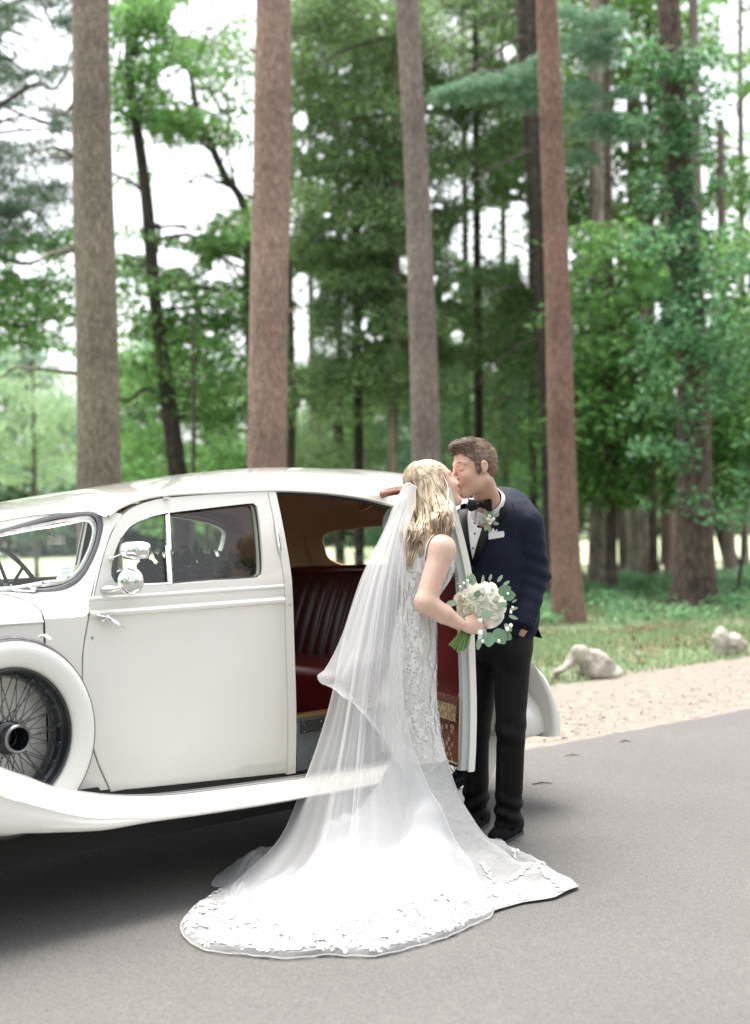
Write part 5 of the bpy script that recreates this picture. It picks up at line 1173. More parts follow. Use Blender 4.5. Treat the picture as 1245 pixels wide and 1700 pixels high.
# hands are part of the body: left hand going into the pocket, right hand on the bride's waist
def hand(wrist, palm_dir, normal, k=1.0, curl=.5, thumb=1, spread=.10, curls=None):
    "returns sdf items: palm, four bent fingers, thumb.  palm_dir: wrist->fingers, normal: back of the hand"
    d = nrm(palm_dir); nn = nrm(np.asarray(normal) - d * (np.asarray(normal) @ d)); sd_ = np.cross(d, nn); W_ = np.asarray(wrist, float); it = []
    R_ = np.stack([d, sd_, nn]); it.append((s_ell(W_ + d * .048 * k, np.array([.052, .040, .017]) * k, R_), .012))
    it.append((s_cone(W_ - d * .02 * k, W_ + d * .03 * k, .026 * k, .027 * k, (nn, .75)), .015))
    for i, (o, ln) in enumerate([(-.030, .070), (-.010, .080), (.011, .075), (.030, .060)]):
        p = W_ + (d * .082 + sd_ * o) * k; a = 0; q = nrm(d + sd_ * o * spread * 20); cu = curls[i] if curls else curl
        for j, f_ in enumerate((.45, .32, .23)):
            a += cu * (1.0, 1.1, .8)[j]; dd = q * math.cos(a) - nn * math.sin(a); p2 = p + dd * ln * f_ * k
            it.append((s_cone(p, p2, (.0098 - .0012 * j) * k, (.0088 - .0012 * j) * k), .004)); p = p2
    p = W_ + (d * .03 - sd_ * .03 * thumb) * k; dd = nrm(d * .7 - sd_ * .75 * thumb - nn * .25); p2 = p + dd * .04 * k; it.append((s_cone(p, p2, .013 * k, .011 * k), .012)); p3 = p2 + nrm(dd + d * .8 - nn * .5) * .032 * k; it.append((s_cone(p2, p3, .011 * k, .0085 * k), .004))
    return it
wl = P(868, 1046, 6.60)
hl_items = hand(wl, P(852, 1085, 6.66) - wl, nrm(gf * .3 + gl * .9), .95, .3)
whm = P(757, 946, 6.42); hr_items = hand(whm, P(782, 966, 6.34) - whm, V3(.2, -.5, .85), .95, .45, thumb=-1)
Vs, Fs = [V], [Fq]; n0 = len(V)
for it, c_ in ((hl_items, wl), (hr_items, whm)):
    v, f_ = sdf_mesh(s_union(it), c_ - .15, c_ + .15, .0045); Vs.append(v); Fs.append(f_ + n0); n0 += len(v)
# a hidden trunk of flesh ties head and hands into one body
flesh = s_union([(s_cone(neck_m - V3(0, 0, .0), P(826, 900, 6.70), .06, .09), 0), (s_cone(P(826, 900, 6.70), P(832, 1040, 6.74), .10, .10), .05), (s_cone(P(826, 890, 6.7), P(874, 884, 6.58), .05, .04), .05), (s_cone(P(874, 884, 6.58), P(886, 955, 6.62), .04, .034), .03), (s_cone(P(886, 955, 6.62), wl, .034, .024), .03),
                 (s_cone(P(820, 890, 6.7), P(766, 872, 6.80), .05, .04), .05), (s_cone(P(766, 872, 6.80), P(750, 925, 6.70), .04, .034), .03), (s_cone(P(750, 925, 6.70), whm, .034, .026), .03),
                 (s_cone(P(850, 1060, 6.70), P(849, 1200, 6.66), .06, .036), .02), (s_cone(P(849, 1200, 6.66), P(843, 1364, 6.68), .036, .032), .02), (s_cone(P(806, 1060, 6.80), P(792, 1200, 6.88), .06, .036), .02), (s_cone(P(792, 1200, 6.88), P(790, 1348, 6.93), .036, .032), .02)])
v, f_ = sdf_mesh(flesh, P(740, 1372, 6.6) * [1, 0, 1] + V3(-.05, 6.30, -.05), P(915, 835, 6.9) * [1, 0, 1] + V3(.05, 7.05, .05), .014); Vs.append(v); Fs.append(f_ + n0); n0 += len(v)
body_m = obj('body', np.concatenate(Vs), np.concatenate(Fs), M_['skin'], groom, sharp=80)
# face details
def facepatch(L, pts, r, mtl, name, par): MB().tube([L(*p) for p in pts], r, 6).build(name, mtl, par)
for s_ in (1, -1):
    facepatch(Lm, cr([(.0885, .012 * s_, .0335), (.087, .026 * s_, .038), (.077, .046 * s_, .033)], 4), [.0022, .003, .0034, .0034, .0034, .003, .0028, .0022, .0012], M_['hairm'], 'eyebrow', body_m)
    facepatch(Lm, cr([(.0885, .020 * s_, .004), (.0895, .031 * s_, .001), (.083, .044 * s_, .004)], 4), .0013, M_['hairm'], 'eyelash', body_m)
V, Fq = sdf_mesh(s_union([(s_ell(Lm(.099, 0, -.060), (.0105, .02, .0052), Rm), 0), (s_ell(Lm(.0965, 0, -.073), (.0098, .017, .006), Rm), .002)]), Lm(.097, 0, -.066) - .03, Lm(.097, 0, -.066) + .03, .0022); obj('lips', V, Fq, M_['lip'], body_m)
# short hair
def short_hair():
    cap = s_ell(Lm(-.014, 0, .038), (.101, .079, .091), Rm); quiff = s_ell(Lm(.036, 0, .108), (.046, .050, .022), Rm); back = s_ell(Lm(-.052, 0, -.008), (.053, .069, .058), Rm)
    side = [s_ell(Lm(.020, .070 * k, .012), (.012, .008, .040), Rm) for k in (1, -1)]
    def f(p):
        q = (p - HCm) @ Rm.T / .985; x, y, z = q.T
        d = smin(cap(p), quiff(p), .03); d = smin(d, back(p), .02)
        line = np.interp(x, [-.12, -.06, -.025, -.015, .03, .055, .075, .12], [-.062, -.062, -.02, .012, .022, .060, .078, .080]); line = line + .012 * (np.abs(y) < .02) * 0
        d = np.maximum(d, (line - z) * .8)
        for s_ in side: d = smin(d, s_(p), .006)
        ridge = np.sin(y * 520 + z * 160 + 4 * np.sin(x * 26) + 5 * vnoise(q * 34, 3)) * .0016 * (.4 + .6 * (z > .05)) + .006 * (vnoise(q * np.array([30, 110, 80]), 4) - .5)
        return d + ridge
    V, Fq = sdf_mesh(f, HCm - .15, HCm + .15, .0027); o = obj('hair', V, Fq, M_['hairm'], body_m, sharp=80)
short_hair()
def comb_hair():
    h = [o for o in body_m.children if o.name.startswith('hair')][0]; me = h.data; r = np.random.default_rng(3); co = np.array([v.co for v in me.vertices]) + WLOC[h.name]; no = np.array([v.normal for v in me.vertices]); n = len(co)
    idx = r.choice(n, 5200); V_, F_ = [], []
    for i in idx:
        p, nn = co[i], no[i]; q = (p - HCm) @ Rm.T; top = q[2] > .07; want = V3(1, -.25 + r.normal(0, .2), .15) if top else V3(-.25, r.normal(0, .15), -1)
        w = want @ Rm; w = nrm(w - nn * (w @ nn)); L_ = (r.uniform(.016, .030) if q[0] > -.02 and top else r.uniform(.008, .016)); lift = r.uniform(.15, .45) if top else .12; a = p - nn * .003; b = p + w * L_ * .5 + nn * L_ * lift * .7; c_ = p + w * L_ + nn * L_ * lift * .8; s_ = nrm(np.cross(w, nn)) * .0011; k = len(V_); V_ += [a - s_, a + s_, b + s_, b - s_, c_]; F_ += [(k, k + 1, k + 2, k + 3), (k + 3, k + 2, k + 4)]
    obj('hair_strand_layer', np.array(V_), F_, M_['hairm'], h, smooth=False, kind='stuff')
comb_hair()
# jacket
sh_n, el_n, wr_n = P(875, 868, 6.58), P(888, 956, 6.62), P(867, 1040, 6.54)
sh_f, el_f, wr_f = P(775, 868, 6.83), P(751, 926, 6.72), P(760, 945, 6.46)
axes = np.stack([gf, gl, CZ])
tor = [(s_ell(P(829, 880, 6.70), (.140, .205, .20), axes), 0), (s_ell(P(826, 945, 6.70), (.128, .180, .20), axes), .08), (s_ell(P(833, 1015, 6.72), (.138, .188, .20), axes), .08),
       (s_cone(P(812, 846, 6.63), sh_n + V3(-.02, 0, .01), .062, .062), .06), (s_cone(P(812, 848, 6.66), sh_f + V3(.02, 0, 0), .062, .06), .06)]
slv = [(s_cone(sh_n, el_n, .074, .064), .02), (s_cone(el_n, wr_n, .064, .052), .03)]
slf = [(s_cone(sh_f, el_f, .072, .062), .02), (s_cone(el_f, wr_f, .060, .046), .03)]
jt = s_union(tor); js = s_union([(slv[0][0], 0), (slv[1][0], .03)] + [(s_cone(P(a, b, 6.572), P(c, d, 6.58), .010, .006), .012) for a, b, c, d in ((862, 918, 892, 902), (863, 938, 898, 926), (866, 955, 900, 951), (868, 972, 899, 979), (868, 992, 892, 1003), (864, 1012, 884, 1018), (860, 895, 880, 880))]); jf = s_union([(slf[0][0], 0), (slf[1][0], .03)])
hem_c = P(838, 1062, 6.7)
def fold(p, seed, sc): return vnoise(p * np.array(sc), seed) - .5
def jacket_f(p):
    t = jt(p) + .010 * fold(p, 3, (7, 7, 5)) + .007 * np.abs(fold(p, 13, (11, 11, 22))); t = t - .010 * np.exp(-((p[:, 2] - el_n[2]) / .1) ** 2) * np.sin((p[:, 2] * 30 + p[:, 0] * 22 + 2 * fold(p, 5, (6, 6, 6)))) * .5
    t = np.maximum(t, (hem_c[2] + .02 * ((p - hem_c) @ gf) - p[:, 2]))
    s = js(p); zz = (p - el_n) @ V3(.2, .2, 1); s = s - .0045 * np.sin(zz * 95 + 14 * (p[:, 0] - el_n[0]) + 3 * fold(p, 8, (9, 9, 9))) * np.exp(-(zz / .13) ** 2) - .006 * fold(p, 9, (18, 18, 12)) - .010 * np.abs(fold(p @ np.array([[1, 0, .6], [0, 1, .6], [-.5, -.5, 1]]), 19, (10, 10, 24)))
    w = nrm(wr_n - el_n); s = np.maximum(s, (p - wr_n) @ w)
    s2 = jf(p) - .005 * np.sin(p[:, 2] * 80); w2 = nrm(wr_f - el_f); s2 = np.maximum(s2, (p - wr_f) @ w2)
    d = smin(t, s, .006); d = smin(d, s2, .018)
    nk = s_cone(P(806, 850, 6.60), P(797, 815, 6.54), .070, .072)(p); d = np.maximum(d, -nk)
    return d
lo = V3(P(735, 1070, 6.4)[0] - .05, 6.30, hem_c[2] - .03); hi = V3(P(925, 800, 6.9)[0] + .06, 7.02, P(812, 795, 6.7)[2] + .02)
V, Fq = sdf_mesh(jacket_f, lo, hi, .0085); jacket = obj('dinner_jacket', V, Fq, M_['navy'], groom, sharp=80)
bvj = BVHTree.FromPolygons([tuple(v) for v in V], [tuple(int(i) for i in f) for f in Fq])
def patch2(bv, outline, origin, view, off, name, mtl, par, th=.004, nx=16, ny=22):
    "cloth piece following a body: outline = [(left pts), (right pts)] as functions of rows, in a frame seen along 'view'"
    Ls, Rs = outline; view = nrm(view); rows = []
    Ls, Rs = cr([np.array(q) for q in Ls], 6), cr([np.array(q) for q in Rs], 6)
    def hit(a, b):      # photo-style coordinates -> first surface point along view
        o = Vector(tuple(P(a, b, origin))); r_ = bv.ray_cast(o - Vector(tuple(view)) * 1.0, Vector(tuple(view)), 3)
        return None if r_[0] is None else (np.array(r_[0]), np.array(r_[1]))
    last = None
    for L_, R_ in zip(resample(Ls, ny), resample(Rs, ny)) if False else zip([[np.interp(t, np.linspace(0, 1, len(Ls)), Ls[:, k]) for k in (0, 1)] for t in np.linspace(0, 1, ny)], [[np.interp(t, np.linspace(0, 1, len(Rs)), Rs[:, k]) for k in (0, 1)] for t in np.linspace(0, 1, ny)]):
        row = []
        for t in np.linspace(0, 1, nx):
            a = L_[0] + (R_[0] - L_[0]) * t; b = L_[1] + (R_[1] - L_[1]) * t; h = hit(a, b)
            if h is None: row.append(last if last is not None else P(a, b, origin)); continue
            last = h[0] - view * off; row.append(last)
        rows.append(row)
    mb = MB(); mb.grid(rows, flip=True); n1 = len(mb.V); edge = rows[0] + [r[-1] for r in rows[1:]] + rows[-1][-2::-1] + [r[0] for r in rows[-2:0:-1]]
    mb.grid([edge, [p + view * (th + off * .6) for p in edge]], close_v=True)
    return mb.build(name, mtl, par, sharp=50)
VW = nrm(P(810, 920, 6.6) - EYE)
patch2(bvj, ([(779, 826), (775, 850), (777, 880), (780, 905), (783, 930)], [(812, 826), (806, 850), (799, 880), (791, 905), (786, 930)]), 6.6, VW, .004, 'dress_shirt', M_['shirt'], groom)
patch2(bvj, ([(764, 838), (757, 858), (760, 885), (768, 912), (781, 940)], [(780, 832), (775, 855), (777, 882), (780, 908), (785, 932)]), 6.6, VW, .009, 'lapel', M_['satin'], groom, nx=8)
patch2(bvj, ([(813, 826), (806, 850), (799, 880), (791, 905), (784, 932)], [(826, 836), (838, 852), (812, 884), (803, 910), (786, 942)]), 6.6, VW, .009, 'lapel', M_['satin'], groom, nx=8)
patch2(bvj, ([(811, 884), (811, 890), (811, 896)], [(836, 882), (837, 888), (836, 892)]), 6.6, VW, .008, 'pocket_square', M_['shirt'], groom, nx=6, ny=5)
ps_ = MB(); b0 = P(812, 884, 6.53)
# folded points of the pocket square
hq = bvj.ray_cast(Vector(tuple(P(822, 886, 6.6))) - Vector(tuple(VW)), Vector(tuple(VW)), 3)[0]; dq = (np.array(hq) @ FW) if hq is not None else 6.55
for a, b in (((811, 886), (819, 876)), ((818, 884), (825, 878)), ((824, 885), (832, 881))):
    z0 = dq - .012; ps_.add([P(a[0] - 1, a[1] + 4, z0), P(b[0], b[1], z0 - .006), P(b[0] + 6, a[1] + 3, z0), P(b[0], b[1] + 2, z0 + .008)], [(0, 1, 2), (0, 3, 1), (1, 3, 2)])
ps_.build('pocket_square_fold', M_['shirt'], groom)
# collar: two stiff wings round the neck
V, Fq = sdf_mesh(lambda p: np.maximum(s_cone(P(812, 872, 6.70), neck_m, .078, .066)(p), (p - neck_m) @ nrm(Lm(-.025, 0, -.06) - neck_m) - .012), neck_m - .17, neck_m + .12, .008); obj('shirt_yoke', V, Fq, M_['shirt'], groom)
col = MB(); upn = nrm(Lm(-.030, 0, -.06) - neck_m); cc_ = neck_m - V3(0, 0, 0); rows = []
for hgt, rad in ((-.02, .080), (.02, .071), (.048, .064), (.050, .068), (.015, .079), (-.015, .087)):
    ff = nrm(gf - upn * (gf @ upn)); ll = np.cross(upn, ff)
    rows.append([cc_ + upn * (hgt - .026 * max(0, math.cos(a)) ** 2 + .006 * max(0, -math.cos(a))) + rad * (math.cos(a) * ff * 1.0 + math.sin(a) * ll) for a in np.linspace(.22, 2 * math.pi - .22, 44)])
col.grid(rows); col.build('shirt_collar', M_['shirt'], groom, sharp=40)
bt = P(797, 838, 6.475); bx = nrm(gl * .9 + V3(0, 0, -.03)); bow = MB()
for s_ in (1, -1):
    rows = []
    for t in np.linspace(0, 1, 9):
        w = .010 + .018 * math.sin(min(1, t * 1.25) * math.pi / 2) - .003 * (t > .9); th = .008 * (1 - .5 * t)
        rows.append([bt + bx * s_ * (.006 + .056 * t) + CZ * w * math.sin(a) * (1 + .10 * math.sin(a * 3)) + gf * th * math.cos(a) for a in np.linspace(0, 2 * math.pi, 14, endpoint=False)])
    bow.grid(rows, close_v=True, flip=s_ < 0); bow.F.append(tuple(len(bow.V) - 14 + k for k in range(14)))
bow.lathe(bt, bx, [(0, -.011), (.012, -.010), (.014, 0), (.012, .010), (0, .011)], 12); bow.build('bow_tie', M_['satin'], groom)
for (a, b) in ((792, 859), (788, 886), (785, 910)):
    r_ = bvj.ray_cast(Vector(tuple(P(a, b, 6.6))) - Vector(tuple(VW)), Vector(tuple(VW)), 3)[0]
    if r_ is not None: MB().lathe(np.array(r_) - VW * .006, -VW, [(0, .003), (.0035, .002), (.0045, 0)], 8).build('shirt_stud', M_['satin'], groom)
for (a, b) in ((887, 1029), (881, 1035), (785, 943)):
    r_ = bvj.ray_cast(Vector(tuple(P(a, b, 6.6))) - Vector(tuple(VW)), Vector(tuple(VW)), 3)[0]
    if r_ is not None: MB().lathe(np.array(r_) - VW * .001, -VW, [(0, .005), (.007, .004), (.008, 0)], 10).build('jacket_button', M_['satin'], groom)
# breast/flap pocket seam, shirt cuff, vent flap
MB().tube(cr([P(850, 835, 6.49), P(858, 860, 6.475), P(856, 890, 6.475), P(853, 915, 6.48)], 4), .0022, 5).build('sleeve_seam', M_['navy'], groom)
cuff = MB(); w2 = nrm(whm - el_f); cuff.lathe(wr_f - w2 * .01, w2, [(.036, 0), (.040, 0), (.039, .035), (.035, .035)], 20); cuff.build('shirt_cuff', M_['shirt'], groom)
vt = MB(); vt.grid([[P(880, 1015, 6.75), P(884, 1018, 6.70)], [P(884, 1040, 6.74), P(892, 1040, 6.68)], [P(884, 1056, 6.73), P(900, 1059, 6.66)]]); vt.grid([[P(880, 1015, 6.76), P(884, 1018, 6.72)], [P(884, 1040, 6.76), P(892, 1040, 6.70)], [P(884, 1056, 6.75), P(900, 1060, 6.675)]]); vt.build('jacket_vent', M_['navy'], groom)
# trousers: one garment
hipc = P(830, 1070, 6.73)
tr0 = s_union([(s_ell(P(829, 1062, 6.73), (.130, .165, .14), axes), 0), (s_ell(P(853, 1082, 6.62), (.075, .055, .09), axes), .03), (s_cone(P(850, 1085, 6.68), P(848, 1215, 6.64), .086, .064, (gf, 1.1)), .03), (s_cone(P(848, 1215, 6.64), P(843, 1372, 6.68), .064, .061), .02)])
tr1 = s_union([(s_cone(P(801, 1085, 6.80), P(791, 1215, 6.88), .082, .060, (gf, 1.1)), 0), (s_cone(P(791, 1215, 6.88), P(790, 1358, 6.93), .060, .060), .02)])
cr0 = s_union([(s_cone(P(849, 1100, 6.68) + gf * .088, P(847, 1215, 6.64) + gf * .072, .006, .006), 0), (s_cone(P(847, 1215, 6.64) + gf * .072, P(842, 1372, 6.68) + gf * .070, .006, .006), .01)]); cr1 = s_union([(s_cone(P(803, 1100, 6.80) + gf * .085, P(794, 1215, 6.88) + gf * .07, .006, .006), 0), (s_cone(P(794, 1215, 6.88) + gf * .07, P(791, 1358, 6.93) + gf * .069, .006, .006), .01)])
def trouser_f(p):
    cz = lambda q, y0: np.exp(-((q[:, 2] - y0) / .07) ** 2)
    a = tr0(p); b = tr1(p); a = smin(a, cr0(p), .02); b = smin(b, cr1(p), .02); kA = P(842, 1345, 6.68)[2]; kB = P(791, 1332, 6.93)[2]
    a = a - .007 * np.sin(p[:, 2] * 85 + p[:, 0] * 30 + 3 * fold(p, 2, (8, 8, 8))) * cz(p, kA) - .004 * np.sin(p[:, 2] * 60 + p[:, 0] * 40) * cz(p, P(847, 1215, 6.6)[2]) - .005 * fold(p, 4, (14, 14, 4))
    b = b - .009 * np.sin(p[:, 2] * 80 - p[:, 0] * 35) * cz(p, kB) - .005 * fold(p, 6, (14, 14, 4))
    a = np.maximum(a, P(842, 1374, 6.68)[2] - p[:, 2]); b = np.maximum(b, P(791, 1360, 6.93)[2] - p[:, 2])
    d = np.where(p[:, 2] > P(830, 1150, 6.75)[2], smin(a, b, .03), np.minimum(a, b))
    return d
V, Fq = sdf_mesh(trouser_f, V3(P(760, 1300, 6.8)[0] - .04, 6.45, P(842, 1380, 6.68)[2] - .02), V3(P(888, 1100, 6.8)[0] + .05, 7.1, hipc[2] + .13), .009); obj('trousers', V, Fq, M_['blackwool'], groom, sharp=80)
# shoes
def shoe(toe, heel, label=None):
    toe, heel = np.asarray(toe), np.asarray(heel); d = nrm(toe - heel); s_ = V3(-d[1], d[0], 0); L_ = np.linalg.norm(toe - heel); R_ = np.stack([d, s_, CZ])
    q = lambda x, y, z: heel + d * x * L_ + s_ * y + CZ * z
    up_ = s_union([(s_ell(q(.74, 0, .035), (.10, .047, .036), R_), 0), (s_ell(q(.45, 0, .05), (.10, .040, .048), R_), .03), (s_ell(q(.14, 0, .052), (.052, .036, .056), R_), .03), (s_ell(q(.92, 0, .026), (.035, .036, .024), R_), .02)])
    op = s_ell(q(.24, 0, .115), (.075, .030, .045), R_)
    f = lambda p: np.maximum(np.maximum(up_(p), -op(p)), heel[2] + .012 - p[:, 2]); c_ = np.array([toe, heel]); V, Fq = sdf_mesh(f, c_.min(0) - .1, c_.max(0) + .14, .006); sh = obj('shoe', V, Fq, M_['velvet'], groom, sharp=80)
    pts = [q(x * .93 + .035, y * .86, .005) for x, y in [(0.0, -.025), (.2, -.036), (.4, -.034), (.62, -.045), (.8, -.048), (.95, -.036), (1.03, 0), (.95, .036), (.8, .048), (.62, .045), (.4, .034), (.2, .036), (0.0, .025), (-.03, 0)]]
    pts = cr(pts, 3, True); m = MB(); m.grid([[p + CZ * .009 for p in pts], list(pts), [p - CZ * .006 for p in pts]], close_v=True); n_ = len(pts); m.F.append(tuple(range(n_))); m.build('sole', M_['rubber'], sh)
    MB().box(q(.13, 0, .008), d, s_, CZ, .030, .026, .008).build('heel', M_['rubber'], sh)
    V, Fq = sdf_mesh(s_union([(s_cone(q(.30, 0, .05), q(.24, 0, .105), .036, .030), 0), (s_ell(q(.42, 0, .06), (.06, .032, .035), R_), .02)]), q(.3, 0, .08) - .12, q(.3, 0, .08) + .12, .008); obj('sock', V, Fq, M_['sock'], sh)
shoe(G(822, 1402), G(822, 1402) + V3(.13, .225, 0)); shoe(G(771, 1386), G(771, 1386) + V3(.115, .22, 0))
# boutonniere
bo = thing('boutonniere', P(814, 852, 6.47), 'small buttonhole of pale buds and grey green leaves pinned to the navy lapel', 'boutonniere')
M_['sage'] = mat('sage_leaf', (.27, .37, .26), .6, island=.3, trans=.2); M_['eucal'] = mat('eucalyptus_leaf', (.13, .24, .14), .55, island=.3, trans=.2); M_['petal'] = mat('ivory_rose_petal', (.84, .83, .76), .6, trans=.3); M_['petal2'] = mat('cream_rose_petal', (.82, .80, .68), .6, trans=.3); M_['stem'] = mat('green_stem', (.12, .22, .05), .45, island=.4); M_['bud'] = mat('white_bud', (.78, .78, .68), .6)
def leaf_shape(L_, W_, n=5, cup=.15):
    rows = []
    for i in range(n + 1):
        t = i / n; w = W_ * math.sin(math.pi * min(1, t * .92 + .06)) ** .7 * .5; rows.append([np.array([t * L_, -w, cup * w]), np.array([t * L_, 0, -cup * .4 * w + .04 * L_ * math.sin(t * 3)]), np.array([t * L_, w, cup * w])])
    m = MB(); m.grid(rows); return m
def put_leaf(me, p, d, nn, par, sc, name='leaf'):
    d = nrm(d); nn = nrm(np.asarray(nn) - d * (np.asarray(nn) @ d)); M3 = np.stack([d, np.cross(nn, d), nn], 1); return inst(name, me, p, par, mat3=M3, scale=sc)
def mk(mb, name, m): me = npmesh(name, mb.V, mb.F); me.materials.append(m); return me
LE1 = mk(leaf_shape(1, .42), 'sage_leaf', M_['sage']); LE2 = mk(leaf_shape(1, .85), 'eucalyptus_leaf', M_['eucal']); LE3 = mk(leaf_shape(1, .6), 'sage_leaf', M_['sage'])
r_ = np.random.default_rng(12)
for a, b, dx, dy, l in [(808, 858, -.1, 1, .055), (813, 858, .25, 1, .05), (815, 862, .6, .7, .04), (810, 866, -.5, .1, .035), (818, 868, .8, -.2, .035), (812, 872, 0, -.9, .04), (820, 858, .9, .5, .035), (806, 864, -.7, .6, .03), (814, 866, .2, .1, .035), (809, 872, -.4, -.8, .035)]:
    put_leaf(LE1 if l > .05 else LE3, P(a, b, 6.46), V3(dx, -.15, dy), V3(-.3, -1, .1), bo, l * .8)
for a, b in [(810, 862), (816, 864), (813, 869), (819, 862), (812, 857)]: MB().lathe(P(a, b, 6.445), nrm(V3(-.2, -1, .3)), [(0, .010), (.006, .006), (.008, 0), (.004, -.006)], 10).build('bud', M_['bud'], bo)

# ------------------------------------------------------------------ the bride
bride = thing('person', G(700, 1425), 'woman with long blonde hair in white lace wedding dress and veil, kissing', 'person')
HCf = P(722, 806, 6.28); Rf = frame_of(nrm(V3(.86, .36, .30)), nrm(V3(-.38, 0, 1)))
neck_f = P(712, 880, 6.14)
ff_, Lf = head_sdf(HCf, Rf, .93, True, neck_f)
shn, eln, wrn = P(733, 912, 5.99), P(706, 1000, 5.93), P(763, 1036, 5.97)
shf = P(700, 905, 6.30)
baxes = frame_of(V3(.93, .37, 0))
arm = [(s_cone(shn, eln, .050, .043), 0), (s_ell(shn + V3(0, 0, .0), (.055, .052, .058)), .03), (s_cone(eln, eln * .45 + wrn * .55, .044, .038), .015), (s_cone(eln * .45 + wrn * .55, wrn, .038, .026), .01)]
palmd = P(797, 1040, 5.99) - wrn
hnd = hand(wrn + nrm(palmd) * .012, palmd, V3(-.05, -.95, .25), .92, .62, thumb=1, curls=[.42, .5, .58, .65])
arm2 = [(s_cone(shf, P(726, 950, 6.40), .046, .038), .03), (s_cone(P(726, 950, 6.40), P(738, 905, 6.50), .036, .026), .01)]
bodyf = s_union([(ff_, 0), (s_cone(neck_f, P(708, 905, 6.14), .052, .07), .03), (s_ell(P(708, 922, 6.14), (.092, .15, .10), baxes), .05), (s_cone(neck_f, shn, .035, .045), .05), (s_cone(neck_f, shf, .035, .045), .05)] + [(a, max(b, .012)) for a, b in arm] + arm2 + [(s_cone(P(708, 930, 6.14), P(692, 1040, 6.14), .078, .072), .05)])
lo = V3(P(655, 1000, 6)[0], 5.80, P(706, 1075, 6)[2]); hi = V3(P(775, 900, 6.3)[0] + .02, 6.58, P(720, 760, 6.3)[2])
V, Fq = sdf_mesh(bodyf, lo, hi, .0055)
hf = s_union(hnd); v2, f2 = sdf_mesh(hf, wrn - .14, wrn + .17, .004); body_f = obj('body', np.concatenate([V, v2]), np.concatenate([Fq, f2 + len(V)]), M_['skin2'], bride, sharp=80)
V, Fq = sdf_mesh(s_union([(s_ell(Lf(.098, 0, -.060), (.010, .02, .0052), Rf), 0), (s_ell(Lf(.096, 0, -.073), (.0096, .017, .006), Rf), .002)]), Lf(.097, 0, -.066) - .03, Lf(.097, 0, -.066) + .03, .0022); obj('lips', V, Fq, M_['lip'], body_f)
# dress: rings
DY = 6.12
RINGS = [(893, 676, 741, .085), (905, 671, 748, .11), (925, 668, 753, .135), (945, 667, 755, .135), (968, 667, 745, .125), (992, 667, 728, .115), (1010, 664, 724, .115), (1040, 656, 724, .13), (1080, 649, 724, .145), (1130, 647, 724, .15), (1180, 649, 726, .145), (1225, 650, 732, .145), (1262, 650, 741, .15)]
ring_c = []; 
for y, l, r, dep in RINGS: c_ = P((l + r) / 2, y, DY); ring_c.append((c_, (P(r, y, DY) - P(l, y, DY))[0] / 2, dep))
zs = np.array([c[0][2] for c in ring_c]); zk = zs[-1]; kc, ka, kb = ring_c[-1]
Fc = V3(kc[0] + .01, DY + .03, 0)
def gz(px, py, z=.012): return G(px, py, z)[:2]
HEM = [gz(962, 1472), gz(946, 1456), V3(.66, 6.02), V3(.55, 6.20), V3(.42, 6.34), V3(.28, 6.42), V3(.08, 6.42), V3(-.08, 6.34), V3(-.18, 6.18), gz(530, 1436), gz(480, 1462), gz(452, 1496), gz(446, 1525), gz(462, 1550), gz(500, 1566), gz(560, 1574), gz(640, 1566), gz(720, 1548), gz(775, 1528), gz(830, 1508), gz(868, 1497), gz(920, 1490)]
HEM = [np.array(q[:2], float) for q in HEM]
def hem_r(a):
    q = ray_poly(Fc[:2], a, HEM); return np.linalg.norm(q - Fc[:2])
def lam(a):       # how slowly the skirt falls away in this direction
    toward = math.cos(a - math.radians(-115)); return .085 + .16 * max(0, toward) ** 1.2
def dress_pt(phi, t, off=0.):
    "phi: world angle round the body, t in 0..1 bodice-to-knee, 1..2 knee-to-hem"
    c, s = math.cos(phi), math.sin(phi)
    if t <= 1:
        z = zs[0] + (zk - zs[0]) * t; i = np.searchsorted(-zs, -z) - 1; i = min(max(i, 0), len(zs) - 2); u = (z - zs[i]) / (zs[i + 1] - zs[i])
        cc = ring_c[i][0] * (1 - u) + ring_c[i + 1][0] * u; a = ring_c[i][1] * (1 - u) + ring_c[i + 1][1] * u; b = ring_c[i][2] * (1 - u) + ring_c[i + 1][2] * u
        p = V3(cc[0] + (a + off) * np.sign(c) * abs(c) ** .9, cc[1] + (b + off) * np.sign(s) * abs(s) ** .9, z)
        w = .004 * math.sin(phi * 9 + z * 6) * max(0, t - .6) * 2
        return p + V3(c, s, 0) * w
    g = t - 1; c0 = dress_pt(phi, 1.0, off); R = hem_r(phi); r0 = np.linalg.norm(c0[:2] - Fc[:2]); r = r0 + (R - r0) * (g ** 1.45)
    l = lam(phi); base = math.exp(-(r - r0) / l) - math.exp(-(R - r0) / l); k = (zk) / (1 - math.exp(-(R - r0) / l))
    dirv = np.array([c, s]); st = Fc[:2] + dirv * r; blend = min(1, g * 3.5); xy = (c0[:2] + dirv * (r - r0)) * (1 - blend) + st * blend
    z = base * k
    fl = .5 + .5 * math.sin(phi * 11 + 3 * math.sin(phi * 2)); fade = min(1, g * 3) * min(1, (1 - g) * 6 + .1)
    z = z + (.010 + .065 * fade * (fl ** 2) * (.35 + .65 * min(1, (r - r0) / .2))) + .018 * fade * (float(vnoise(np.array([[xy[0] * 9, xy[1] * 9, 1.]]), 7)[0]) - .3)
    z += .012 * math.sin(r * 40 + phi * 3) * fade * .6
    return V3(xy[0], xy[1], max(z, .010) + off)
NPH = 168; phis = np.linspace(0, 2 * math.pi, NPH, endpoint=False)
mb = MB(); mb.grid([[dress_pt(a, t) for a in phis] for t in np.linspace(0, 1, 60)], close_v=True); dress = mb.build('wedding_dress', M_['dress'], bride, sharp=80)
